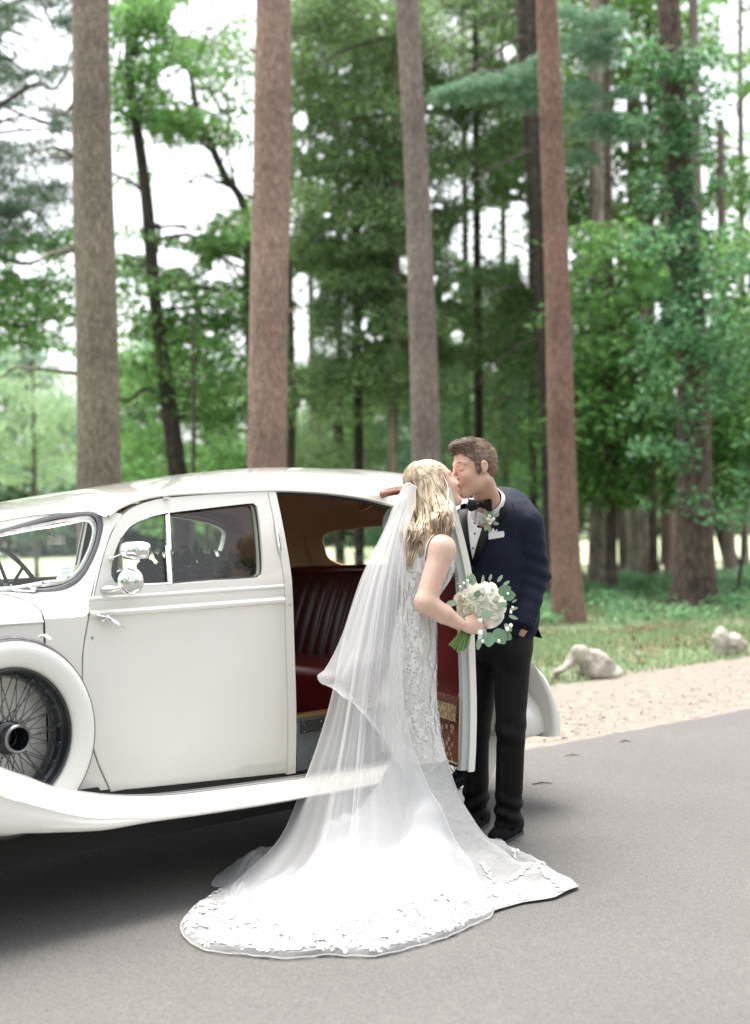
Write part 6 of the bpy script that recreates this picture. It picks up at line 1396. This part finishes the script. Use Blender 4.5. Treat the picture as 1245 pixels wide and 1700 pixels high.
mb = MB(); tt = 1 + np.linspace(0, 1, 70); mb.grid([[dress_pt(a, t) for a in phis] for t in tt], close_v=True); train = mb.build('dress_train', M_['train'], bride, sharp=80)
# straps / back of the bodice
bvb = BVHTree.FromPolygons([tuple(v) for v in V3(0, 0, 0) + np.array([WLOC[body_f.name] + np.array(v.co) for v in body_f.data.vertices])], [tuple(p.vertices) for p in body_f.data.polygons])
def on_body(p, off=.005):
    r = bvb.find_nearest(Vector(tuple(p))); q, n_ = np.array(r[0]), np.array(r[1]); d = np.asarray(p) - q
    if n_ @ nrm(d) < 0 and np.linalg.norm(d) > .001: pass
    return q + n_ * off
st = cr([P(690, 925, 5.99), P(703, 905, 5.99), P(722, 890, 6.02), P(738, 882, 6.08), P(750, 892, 6.12), P(756, 912, 6.12)], 5)
rows = []
for i, p in enumerate(st):
    t_ = nrm(st[min(i + 1, len(st) - 1)] - st[max(i - 1, 0)]); n_ = np.array(bvb.find_nearest(Vector(tuple(p)))[1]); sd_ = nrm(np.cross(t_, n_)); rows.append([on_body(p + sd_ * w, .006) for w in (-.032, -.022, -.01, 0, .01, .022, .030)])
m = MB(); m.grid(rows); m.build('dress_strap', M_['lace'], bride)
# nude illusion back with lace edge
bk = MB(); bk.grid([[on_body(P(a + (b_ - a) * t, y, 6.02), .0045) for t in np.linspace(0, 1, 8)] for y, a, b_ in [(885, 690, 712), (895, 680, 720), (905, 674, 716), (915, 672, 706), (930, 670, 700), (945, 668, 700)]]); bk.build('illusion_back', M_['dress'], bride)

# lace vines following the dress surface
def inside(q, poly):
    x, y = q[0], q[1]; c = False; j = len(poly) - 1
    for i in range(len(poly)):
        xi, yi = poly[i][0], poly[i][1]; xj, yj = poly[j][0], poly[j][1]
        if (yi > y) != (yj > y) and x < (xj - xi) * (y - yi) / (yj - yi) + xi: c = not c
        j = i
    return c
def lace(fpt, area, nv, seed, name, par, leafL=.03, off=.003, dens=1., mtl='lace', rise=None, fl_r=.012):
    "vines in (phi,t): area = (phi0, phi1, t0, t1)"
    r = np.random.default_rng(seed); V_, F_ = [], []
    def add_poly(pts2, c2, ang):
        ca, sa = math.cos(ang), math.sin(ang); b = len(V_)
        if rise is not None and not all(inside(c2 + np.array([x * ca - y * sa, x * sa + y * ca]), HEM) for x, y in pts2): return
        if rise is not None and zt(c2) > .10: return
        for x, y in pts2: V_.append(fpt(c2, x * ca - y * sa, x * sa + y * ca, off + .0015 * r.random()))
        F_.append(tuple(range(b, b + len(pts2))))
    leafp = lambda L_, w: [(0, 0), (L_ * .3, w), (L_ * .7, w * .8), (L_, 0), (L_ * .7, -w * .8), (L_ * .3, -w)]
    for _ in range(nv):
        p = np.array([r.uniform(area[0], area[1]), r.uniform(area[2], area[3])]); ang = r.uniform(-.5, .5) + math.pi / 2 if rise is None else r.uniform(0, 6.28)
        n = int(r.integers(9, 20) * dens); side = 1
        for k in range(n):
            ang += r.normal(0, .16) + .05 * math.sin(k * .9); step = leafL * .5; b = len(V_)
            add_poly([(0, -.0016), (step, -.0016), (step, .0016), (0, .0016)], p, ang)
            add_poly(leafp(leafL * r.uniform(.6, 1.1), leafL * .20), p, ang + side * r.uniform(.6, 1.0)); side = -side
            if r.random() < .14:
                rr_ = fl_r * r.uniform(.8, 1.5); add_poly([(rr_ * (1 + .22 * math.cos(5 * a)) * math.cos(a), rr_ * (1 + .22 * math.cos(5 * a)) * math.sin(a)) for a in np.linspace(0, 2 * math.pi, 15, endpoint=False)], p + np.array([0, 0.]), 0)
            p = p + np.array([0, 0.]) + step_vec(p, step, ang)
            if not (area[0] - .2 < p[0] < area[1] + .2 and area[2] - .02 < p[1] < area[3] + .02): break
    if len(V_): return obj(name, np.array(V_), F_, M_[mtl], par, smooth=False, kind='stuff')
H_ = abs(zs[0] - zk)
def step_vec(p, d, ang): return np.array([-d * math.cos(ang) / .13, -d * math.sin(ang) / H_])
def f_dress(c2, x, y, off): return dress_pt(c2[0] - x / .13, min(max(c2[1] - y / H_, 0.0), 1.0), off)
lace(f_dress, (-math.pi, 0.6, .12, 1.0), 150, 3, 'lace_vine', dress, leafL=.019, fl_r=.009)
lace(f_dress, (-math.pi, 0.6, .0, .25), 45, 4, 'lace_vine', dress, leafL=.024)
def step_vec(p, d, ang): return np.array([d * math.cos(ang), d * math.sin(ang)])
def ground_surf(fz):
    def f(c2, x, y, off):
        q = c2 + np.array([x, y]); return V3(q[0], q[1], fz(q) + off)
    return f
# height lookup of the train
vt_ = [tuple(v) for v in (WLOC[train.name] + np.array([v.co for v in train.data.vertices]))]; bvt = BVHTree.FromPolygons(vt_, [tuple(p.vertices) for p in train.data.polygons])
def zt(q):
    r = bvt.ray_cast(Vector((float(q[0]), float(q[1]), 2)), Vector((0, 0, -1)), 3); return r[0].z if r[0] is not None else .012
a0, a1 = gz(640, 1560), gz(640, 1400)
r_ = np.random.default_rng(9)
def lace_area(px0, px1, py0, py1, nv, seed, name, par, fz, leafL=.025, off=.004, fl=.012):
    A = np.array([gz(px0, py0), gz(px1, py0), gz(px0, py1), gz(px1, py1)]); lace(ground_surf(fz), (A[:, 0].min(), A[:, 0].max(), A[:, 1].min(), A[:, 1].max()), nv, seed, name, par, leafL=leafL, off=off, rise=1, fl_r=fl)
lace_area(520, 900, 1400, 1530, 120, 5, 'lace_vine', train, zt)
lace_area(380, 700, 1480, 1575, 130, 6, 'lace_vine', train, zt, leafL=.024)
# ------------------------------------------------------------------ veil
def veil_rows(spec, n=70, foldA=.012, seed=0, nrow=60):
    "spec rows: (left, mid, right) world points top -> bottom"
    L_ = cr([s[0] for s in spec], 10); Mm = cr([s[1] for s in spec], 10); R_ = cr([s[2] for s in spec], 10); r = np.random.default_rng(seed); ph = r.uniform(0, 6.28, 6); rows = []
    N = len(L_)
    for i in range(N):
        t = i / (N - 1); row = []
        for j in range(n):
            u = j / (n - 1); p = (1 - u) ** 2 * L_[i] + 2 * u * (1 - u) * (2 * Mm[i] - .5 * L_[i] - .5 * R_[i]) + u * u * R_[i]
            tan = nrm(R_[i] - L_[i]); down = nrm(L_[min(i + 1, N - 1)] - L_[max(i - 1, 0)]); nn = nrm(np.cross(tan, down)); A = foldA * (.25 + 1.2 * t) * math.sin(math.pi * u) ** .35
            w = math.sin(u * 34 + ph[0] + 2.5 * math.sin(t * 2 + ph[1])) * .6 + math.sin(u * 61 + ph[2] + t * 3) * .3 + math.sin(u * 19 + ph[3] - t * 2.2) * .8
            row.append(p + nn * A * w)
        rows.append(row)
    return rows
VY = 6.05
spec = [(P(670, 807, 6.17), P(680, 806, 6.15), P(690, 811, 6.17)),
        (P(656, 842, 6.16), P(668, 842, 6.10), P(687, 842, 6.12)),
        (P(641, 880, 6.20), P(655, 880, 6.08), P(677, 885, 6.02)),
        (P(603, 960, 6.24), P(634, 962, 6.04), P(669, 965, 5.96)),
        (P(570, 1060, 6.28), P(618, 1062, 6.00), P(668, 1065, 5.95)),
        (P(552, 1150, 6.30), P(606, 1152, 5.96), P(669, 1150, 5.94)),
        (P(531, 1225, 6.26), P(598, 1235, 5.90), P(682, 1230, 5.92)),
        (P(500, 1310, 6.16), P(590, 1325, 5.80), P(712, 1310, 5.90)),
        (P(462, 1395, 6.02), P(580, 1420, 5.62), P(742, 1400, 5.84)),
        (P(385, 1468, 5.84), P(560, 1500, 5.40), P(785, 1470, 5.72)),
        (G(330, 1502, .03), P(545, 1555, 5.12), G(815, 1500, .03)),
        (G(303, 1535, .016), G(560, 1586, .016), G(818, 1518, .016))]
rows = veil_rows(spec, 90, .013, 1)
# drape the lower rows over the train: never below it; lie on the ground at the hem
for i, row in enumerate(rows):
    for j, p in enumerate(row):
        h = zt(p[:2]) if p[2] < .9 else 0; p[2] = max(p[2], (h if h < .5 else 0) + .014, .012)
hemO = cr([np.array(q) for q in [gz(385, 1470), gz(340, 1495), gz(308, 1520), gz(300, 1540), gz(312, 1560), gz(345, 1577), gz(400, 1583), gz(480, 1590), gz(540, 1584), gz(620, 1586), gz(690, 1570), gz(745, 1553), gz(790, 1532), gz(815, 1520), gz(822, 1500)]], 8)
hemR = resample(np.c_[hemO, np.zeros(len(hemO))], 90)
last = rows[-1]
ext = []
for k in range(1, 9):
    t = k / 8; ext.append([np.array([p[0] + (hemR[j][0] - p[0]) * t, p[1] + (hemR[j][1] - p[1]) * t, 0.]) for j, p in enumerate(last)])
rows = rows[:-8]
base_row = rows[-1]; ext = []
for k in range(1, 17):
    t = k / 16; row = []
    for j, p in enumerate(base_row):
        q = p[:2] + (hemR[j][:2] - p[:2]) * t; z = zt(q); z = z if z < .5 else .012; zz = max(p[2] * (1 - t) ** 1.6, z + .012) + .008 * math.sin(j * .9 + k * .8) * (1 - t) + .006 * abs(math.sin(j * .45 + k))
        if t == 1: zz = .008 + .004 * abs(math.sin(j * .8))
        row.append(V3(q[0], q[1], zz))
    ext.append(row)
rows = rows + ext
mb = MB(); mb.grid(rows); veil = mb.build('veil', TULLE, bride, sharp=180)
MB().tube(rows[-1], .0014, 4).build('veil_hem', M_['lace'], veil)
MB().tube([r[0] for r in rows[:-16]], .0014, 4).build('veil_edge', M_['lace'], veil); MB().tube([r[-1] for r in rows[:-16]], .0014, 4).build('veil_edge', M_['lace'], veil)
# second, inner fold of the veil (gathers behind the back)
spec2 = [(a * .75 + c * .25 + V3(0, .03, 0), b + V3(.0, .035, 0), c * .9 + a * .1 + V3(0, .03, 0)) for a, b, c in spec[:11]]
rows2 = veil_rows(spec2, 60, .018, 5)
for row in rows2:
    for p in row:
        h = zt(p[:2]) if p[2] < .9 else 0; p[2] = max(p[2], (h if h < .5 else 0) + .010, .012)
mb = MB(); mb.grid(rows2); mb.build('veil_layer', TULLE, veil, sharp=180)
# short upper layer that kicks out at its hem
spec3 = [(P(669, 806, 6.14), P(680, 805, 6.12), P(691, 810, 6.14)), (P(652, 842, 6.13), P(666, 842, 6.07), P(687, 842, 6.09)), (P(637, 880, 6.16), P(652, 880, 6.04), P(675, 885, 5.99)), (P(599, 960, 6.20), P(630, 962, 6.00), P(668, 965, 5.93)), (P(566, 1058, 6.20), P(612, 1060, 5.96), P(667, 1062, 5.92)), (P(541, 1108, 6.16), P(600, 1108, 5.93), P(667, 1110, 5.91)), (P(527, 1122, 6.12), P(590, 1156, 5.93), P(670, 1235, 5.90)), (P(536, 1136, 6.04), P(600, 1182, 5.91), P(674, 1275, 5.90)), (P(560, 1134, 5.99), P(618, 1196, 5.915), P(678, 1300, 5.90))]
rows3 = veil_rows(spec3, 60, .003, 8); mb = MB(); mb.grid(rows3); mb.build('veil_layer', TULLE, veil, sharp=180)
# crumpled tulle heaps at the left of the train
hp2 = MB(); r_ = np.random.default_rng(21)
def heap(pts, wid, ht, seed):
    pts = cr([np.array(p) for p in pts], 10); r = np.random.default_rng(seed); ph = r.uniform(0, 6.28, 4); rows = []
    for i, p in enumerate(pts):
        t = i / (len(pts) - 1); d = nrm(np.r_[pts[min(i + 1, len(pts) - 1)] - pts[max(i - 1, 0)], 0]); s_ = V3(-d[1], d[0], 0); row = []
        for j in range(16):
            u = j / 15 - .5; env = math.sin(math.pi * t) ** .5; row.append(V3(p[0], p[1], 0) + s_ * u * wid * (.5 + env) + CZ * (max(.012, ht * env * math.cos(u * math.pi) * (.7 + .4 * math.sin(t * 9 + ph[0])) + .018 * math.sin(u * 22 + t * 14 + ph[1]) * env) + (lambda z: z if z < .3 else 0)(zt(p))))
        rows.append(row)
    return rows
for pts, w, h, sd_ in [([gz(372, 1478), gz(410, 1455), gz(455, 1432), gz(500, 1400)], .16, .07, 1), ([gz(390, 1500), gz(405, 1470), gz(425, 1450), gz(470, 1440)], .10, .08, 2), ([gz(440, 1520), gz(480, 1470), gz(520, 1430), gz(560, 1410)], .16, .07, 3), ([gz(560, 1470), gz(600, 1440), gz(660, 1430), gz(730, 1445)], .18, .06, 4), ([gz(480, 1420), gz(520, 1395), gz(560, 1385), gz(600, 1380)], .12, .09, 5)]:
    m = MB(); m.grid(heap(pts, w, h, sd_)); m.build('tulle_gather', TULLE2, veil, sharp=180)
# lace along the veil hem
bv_v = BVHTree.FromPolygons([tuple(p) for r in rows[-22:] for p in r], [(i * 90 + j, i * 90 + j + 1, (i + 1) * 90 + j + 1, (i + 1) * 90 + j) for i in range(21) for j in range(89)])
def zv(q):
    r = bv_v.ray_cast(Vector((float(q[0]), float(q[1]), 2)), Vector((0, 0, -1)), 3); return r[0].z if r[0] is not None and r[0].z < .3 else .012
def hem_lace():
    r = np.random.default_rng(31); V_, F_ = [], []
    leafp = lambda L_, w: [(0, 0), (L_ * .3, w), (L_ * .7, w * .8), (L_, 0), (L_ * .7, -w * .8), (L_ * .3, -w)]
    poly = [np.array(q) for q in hemO]
    n = len(poly); cen_ = np.mean(poly, 0)
    def add(pts2, c2, ang):
        ca, sa = math.cos(ang), math.sin(ang); b = len(V_)
        if not all(inside(c2 + np.array([x * ca - y * sa, x * sa + y * ca]), hemO) for x, y in pts2): return
        for x, y in pts2:
            q = c2 + np.array([x * ca - y * sa, x * sa + y * ca]); V_.append(V3(q[0], q[1], zv(q) + .005))
        F_.append(tuple(range(b, b + len(pts2))))
    for k in range(330):
        i = r.integers(2, n - 3); inn = nrm(np.r_[cen_ - poly[i], 0])[:2]; d_ = abs(r.normal(0, .15)) + .03; c2 = poly[i] + inn * d_; ang = r.uniform(0, 6.28)
        for s_ in range(int(r.integers(4, 9))):
            ang += r.normal(0, .4); add(leafp(.030 * r.uniform(.6, 1.1), .006), c2, ang + (.8 if s_ % 2 else -.8)); add([(0, -.0018), (.026, -.0018), (.026, .0018), (0, .0018)], c2, ang); c2 = c2 + .024 * np.array([math.cos(ang), math.sin(ang)])
            if r.random() < .15: add([(.018 * (1 + .25 * math.cos(5 * a)) * math.cos(a), .018 * (1 + .25 * math.cos(5 * a)) * math.sin(a)) for a in np.linspace(0, 6.283, 15, endpoint=False)], c2, 0)
    obj('lace_trim', np.array(V_), F_, M_['lace'], veil, smooth=False, kind='stuff')
hem_lace()
MB().tube([P(668, 807, 6.155), P(679, 803, 6.13), P(691, 810, 6.15)], .006, 6).build('veil_comb', M_['lace'], veil)

# ------------------------------------------------------------------ bride's hair
def bride_hair():
    cap = s_ell(Lf(-.026, 0, .035), (.094, .084, .090), Rf)
    mass = s_union([(cap, 0), (s_cone(Lf(-.05, 0, .0), P(710, 868, 6.20), .058, .048), .04), (s_cone(P(710, 868, 6.20), P(699, 912, 6.09), .048, .026), .03)])
    def f(p):
        q = (p - HCf) @ Rf.T / .93; x, y, z = q.T
        d = mass(p); line = np.interp(x, [-.12, .0, .02, .05, .075, .12], [-1, -1, -.10, .035, .075, .08]); face = np.maximum(d, (line - z)); 
        d = np.where(x > -.0, np.where(q[:, 2] < -.0, np.maximum(d, (x - .035)), face), d)
        return d + .006 * (vnoise(q * np.array([14, 40, 14]), 6) - .5)
    V, Fq = sdf_mesh(f, P(670, 950, 6.0) - V3(.05, .1, .0), P(760, 760, 6.4) + V3(.03, .12, .03), .006); h = obj('hair', V, Fq, M_['hairb'], body_f, sharp=80)
    r = np.random.default_rng(17); mb = MB()
    hc = Lf(-.026, 0, .035); upv = nrm(V3(-.35, 0, 1)) @ Rf
    for k in range(110):
        az = math.radians(r.uniform(62, 298)); dirh = (V3(math.cos(az), -math.sin(az), -.15)) @ Rf; camside = az < math.pi * 1.08
        deg = math.degrees(az)
        if deg < 105: xend = r.uniform(722, 746); yend = r.uniform(872, 902); dep = r.uniform(5.99, 6.05)
        elif deg < 195: t_ = (deg - 105) / 90; xend = 716 - 40 * t_ + r.normal(0, 6); yend = r.uniform(900, 948); dep = r.uniform(5.985, 6.05)
        else: xend = r.uniform(680, 735); yend = r.uniform(870, 925); dep = r.uniform(6.10, 6.22)
        ph = r.uniform(0, 6.28); fr = r.uniform(1.6, 2.6); amp = r.uniform(.007, .016); side = nrm(V3(1, r.normal(0, .5), 0)); m2y = min(r.uniform(842, 880), yend - 44)
        for q in range(13):
            sp = r.normal(0, 1, 3); d_ = nrm(dirh + np.cross(upv, dirh) * sp[0] * .10); th0 = abs(sp[1]) * .12 + .04; sc = [hc + .0975 * (math.cos(th) * upv * 1.0 + math.sin(th) * d_) for th in np.linspace(th0, 1.5, 5)]
            w1 = 3.5; eq = sc[-1]; xm = 722 + (xend - 722) * .8
            m2 = P(xm + sp[0] * w1, m2y + sp[1] * 3, eq[1] * .75 + dep * .25 - (.012 if camside else 0)); m3 = P(xend + sp[0] * w1, yend - 26, dep + sp[2] * .006); e = P(xend + sp[0] * 1.5 - 3, yend + sp[1] * 5, dep + sp[2] * .003)
            pts = cr(sc + [m2, m3, e], 5); N = len(pts); dph = sp[1] * .2
            en = lambda i: min(1, max(0, (i - 14) / 12))
            pts = [p + side * amp * math.sin(fr * 2 * math.pi * i / N + ph + dph) * en(i) + V3(0, -1, 0) * amp * .6 * math.cos(fr * 2 * math.pi * i / N + ph + dph) * en(i) for i, p in enumerate(pts)]
            w = r.uniform(.0017, .0032); mb.tube(pts, [w * (1 - .85 * (i / N) ** 4) for i in range(N)], 4)
    mb.build('hair_lock_layer', M_['hairb'], h, kind='stuff')
    # a few curls lifted at the shoulder
    mb = MB()
    for k in range(0):
        c0_ = P(r.uniform(690, 722), r.uniform(872, 896), 6.0 + r.uniform(-.02, .02)); R0 = r.uniform(.014, .03); a0_ = r.uniform(0, 6.28)
        pts = [c0_ + V3(math.cos(a0_ + t * 4.4) * R0 * (1 + t * .5), -.012 + .004 * t, math.sin(a0_ + t * 4.4) * R0 * 1.3 - .012 * t) for t in np.linspace(0, 1, 12)]; mb.tube(pts, [.0035 * (1 - .8 * t ** 2) for t in np.linspace(0, 1, 12)], 5, flat=.6)
bride_hair()

# ------------------------------------------------------------------ bouquet
bq = thing('bouquet', P(785, 1050, 5.97), 'round bouquet of cream white roses with eucalyptus leaves held at the hip', 'bouquet')
def rose_mesh(m, n_in=7, n_out=10, R=1., seed=0):
    r = np.random.default_rng(seed); mb = MB()
    def petal(az, rad, open_, ht, wid, base):
        rows = []
        for i in range(6):
            v = i / 5; row = []
            for j in range(7):
                u = (j / 6 - .5) * 2; a = az + u * wid * (1 - .15 * v); rr = rad * (.35 + .65 * v ** .6) + open_ * v ** 3; edge = 1 - .22 * abs(u) ** 2.5 * v
                rr -= .05 * (1 - abs(u)) * v * 0; z = base + ht * v * edge - open_ * .25 * v ** 4
                row.append(V3(math.cos(a) * rr, math.sin(a) * rr, z))
            rows.append(row)
        mb.grid(rows)
    az = 0
    for k in range(n_in): az += 2.4; petal(az, .12 + .05 * k, .02, .62 + .02 * k, .95, -.12)
    for k in range(n_out): az += 2.4 * .97 + r.normal(0, .1); petal(az, .46 + .045 * k, .06 + .045 * k, .66 - .05 * k, .70, -.22)
    mb.lathe((0, 0, -.2), (0, 0, 1), [(.0, -.1), (.35, 0), (.45, .2), (.3, .45), (0, .5)], 12)
    me = npmesh('rose', mb.V, mb.F); me.materials.append(m); return me
RO = [rose_mesh(M_['petal'], seed=1), rose_mesh(M_['petal2'], 8, 9, seed=2), rose_mesh(M_['petal'], 6, 12, seed=3)]
RL = [(800, 978, 15, 'open ivory rose at the top of the bouquet'), (777, 1012, 15, ''), (816, 1018, 18, ''), (826, 992, 15, ''), (762, 992, 13, ''), (781, 985, 12, ''), (808, 996, 12, ''), (836, 1006, 11, ''), (790, 1030, 11, ''), (818, 972, 10, ''), (766, 1008, 11, ''), (832, 1030, 10, ''), (798, 1004, 11, '')]
bc = P(798, 1003, 6.06)
for k, (a, b, rad, _) in enumerate(RL):
    d2 = ((a - 798) / 48) ** 2 + ((b - 1003) / 45) ** 2; yv = 6.06 - .085 * math.sqrt(max(0, 1 - d2 * .9)); c_ = P(a, b, yv); ax = nrm((c_ - bc) * V3(1, 1.2, 1) + V3(.0, -.05, .01)); e = nrm(np.cross(ax, [0.1, .2, 1.])); M3 = np.stack([e, np.cross(ax, e), ax], 1)
    inst('rose', RO[k % 3], c_ - ax * .02, bq, mat3=M3, scale=rad / 405 * 1.15)
for a, b, dx, dz, L_, me in [(828, 986, .9, .5, .05, LE2), (836, 990, .8, .1, .045, LE2), (822, 1045, .5, -.8, .062, LE2), (812, 1050, -.1, -1, .055, LE2), (832, 1050, .9, -.6, .045, LE2), (806, 1048, -.5, -.9, .05, LE3), (798, 1056, -.25, -1, .05, LE1), (785, 972, -.1, 1, .045, LE3), (783, 968, -.5, .9, .035, LE3), (768, 975, -.7, .7, .03, LE1), (757, 1000, -1, -.2, .04, LE3), (760, 1016, -.8, -.8, .045, LE3), (826, 966, .6, .8, .03, LE1), (835, 972, .9, .6, .03, LE1), (846, 1012, 1, .2, .03, LE1), (845, 1022, 1, -.4, .035, LE1), (838, 1036, .6, -.7, .035, LE3), (772, 1026, -.5, -.7, .035, LE3), (790, 992, .2, .5, .03, LE2), (806, 1012, .1, -.5, .035, LE2), (826, 1008, .5, .2, .04, LE3), (801, 968, .1, 1, .03, LE1), (812, 964, .4, 1, .025, LE1), (850, 1000, .9, .5, .02, LE1)]:
    put_leaf(me, P(a, b, 5.965), V3(dx, -.25 + rng.normal(0, .2), dz), V3(rng.normal(0, .3), -1, rng.normal(0, .3)), bq, L_ * 1.15, 'leaf')
for a, b, r0 in [(797, 1050, .012), (797, 1030, .009), (801, 1064, .008), (842, 1044, .009), (848, 1038, .008), (828, 1064, .007), (770, 968, .006), (776, 964, .006), (848, 1016, .006), (764, 974, .006), (851, 1008, .005), (843, 985, .006)]: MB().lathe(P(a, b, 5.95), nrm(V3(.1, -.7, -.6)), [(0, 1.6 * r0), (.6 * r0, 1.2 * r0), (r0, .4 * r0), (.9 * r0, -.4 * r0), (.4 * r0, -r0)], 10).build('bud', M_['bud'], bq)
rib = MB(); rib.grid([[P(799 + w, 1045, 5.96) for w in (-3, 3)], [P(797 + w, 1058, 5.955) for w in (-4, 4)], [P(800 + w, 1068, 5.96) for w in (-4, 3)]]); rib.build('ribbon', M_['shirt'], bq)
for k in range(22):
    u = k / 21; a = 745 + 34 * u + rng.normal(0, 1.2); b = 1068 + 12 * math.sin(u * 2.6 + .2) + rng.normal(0, 2) ; e0 = P(a, b, 5.97 + rng.normal(0, .012)); m_ = P(772 + 12 * u, 1040, 6.0); e1_ = P(785 + 20 * u, 1012, 6.03)
    MB().tube([e0, e0 * .3 + m_ * .7, e1_], [.0034, .003, .0028], 6).build('stem', M_['stem'], bq)
# garland of pale flowers lying inside the car, seen through the front window
gd = thing('flower_garland', car(.9, -1.38, 1.20), 'garland of dried grey green roses inside the car, seen through the front window', 'garland')
M_['dry'] = mat('dusty_dried_petal', (.20, .20, .16), .8, island=.35, trans=.2); M_['dryg'] = mat('dull_garland_leaf', (.07, .10, .06), .7, island=.4, trans=.2)
dr_ = rose_mesh(M_['dry'], 5, 7, seed=6); lg = mk(leaf_shape(1, .5), 'garland_leaf', M_['dryg']); r_ = np.random.default_rng(8)
for k in range(22):
    t = k / 21; a = 237 + 192 * t; b = 946 - 10 * math.sin(t * 3) - 6 * t + r_.normal(0, 4); c_ = at_o(a, b, -1.05 + r_.normal(0, .02)); ax = nrm(V3(r_.normal(0, .5), -1, .5 + r_.normal(0, .4))); e = nrm(np.cross(ax, [.1, .2, 1.])); M3 = np.stack([e, np.cross(ax, e), ax], 1); inst('rose', dr_, c_, gd, mat3=M3, scale=r_.uniform(.028, .046))
    for _ in range(3): put_leaf(lg, at_o(a + r_.normal(0, 6), b + r_.normal(3, 8), -1.05), V3(r_.normal(0, 1), -.2, abs(r_.normal(0, .8))), V3(r_.normal(0, .5), -1, .2), gd, r_.uniform(.04, .075), 'leaf')
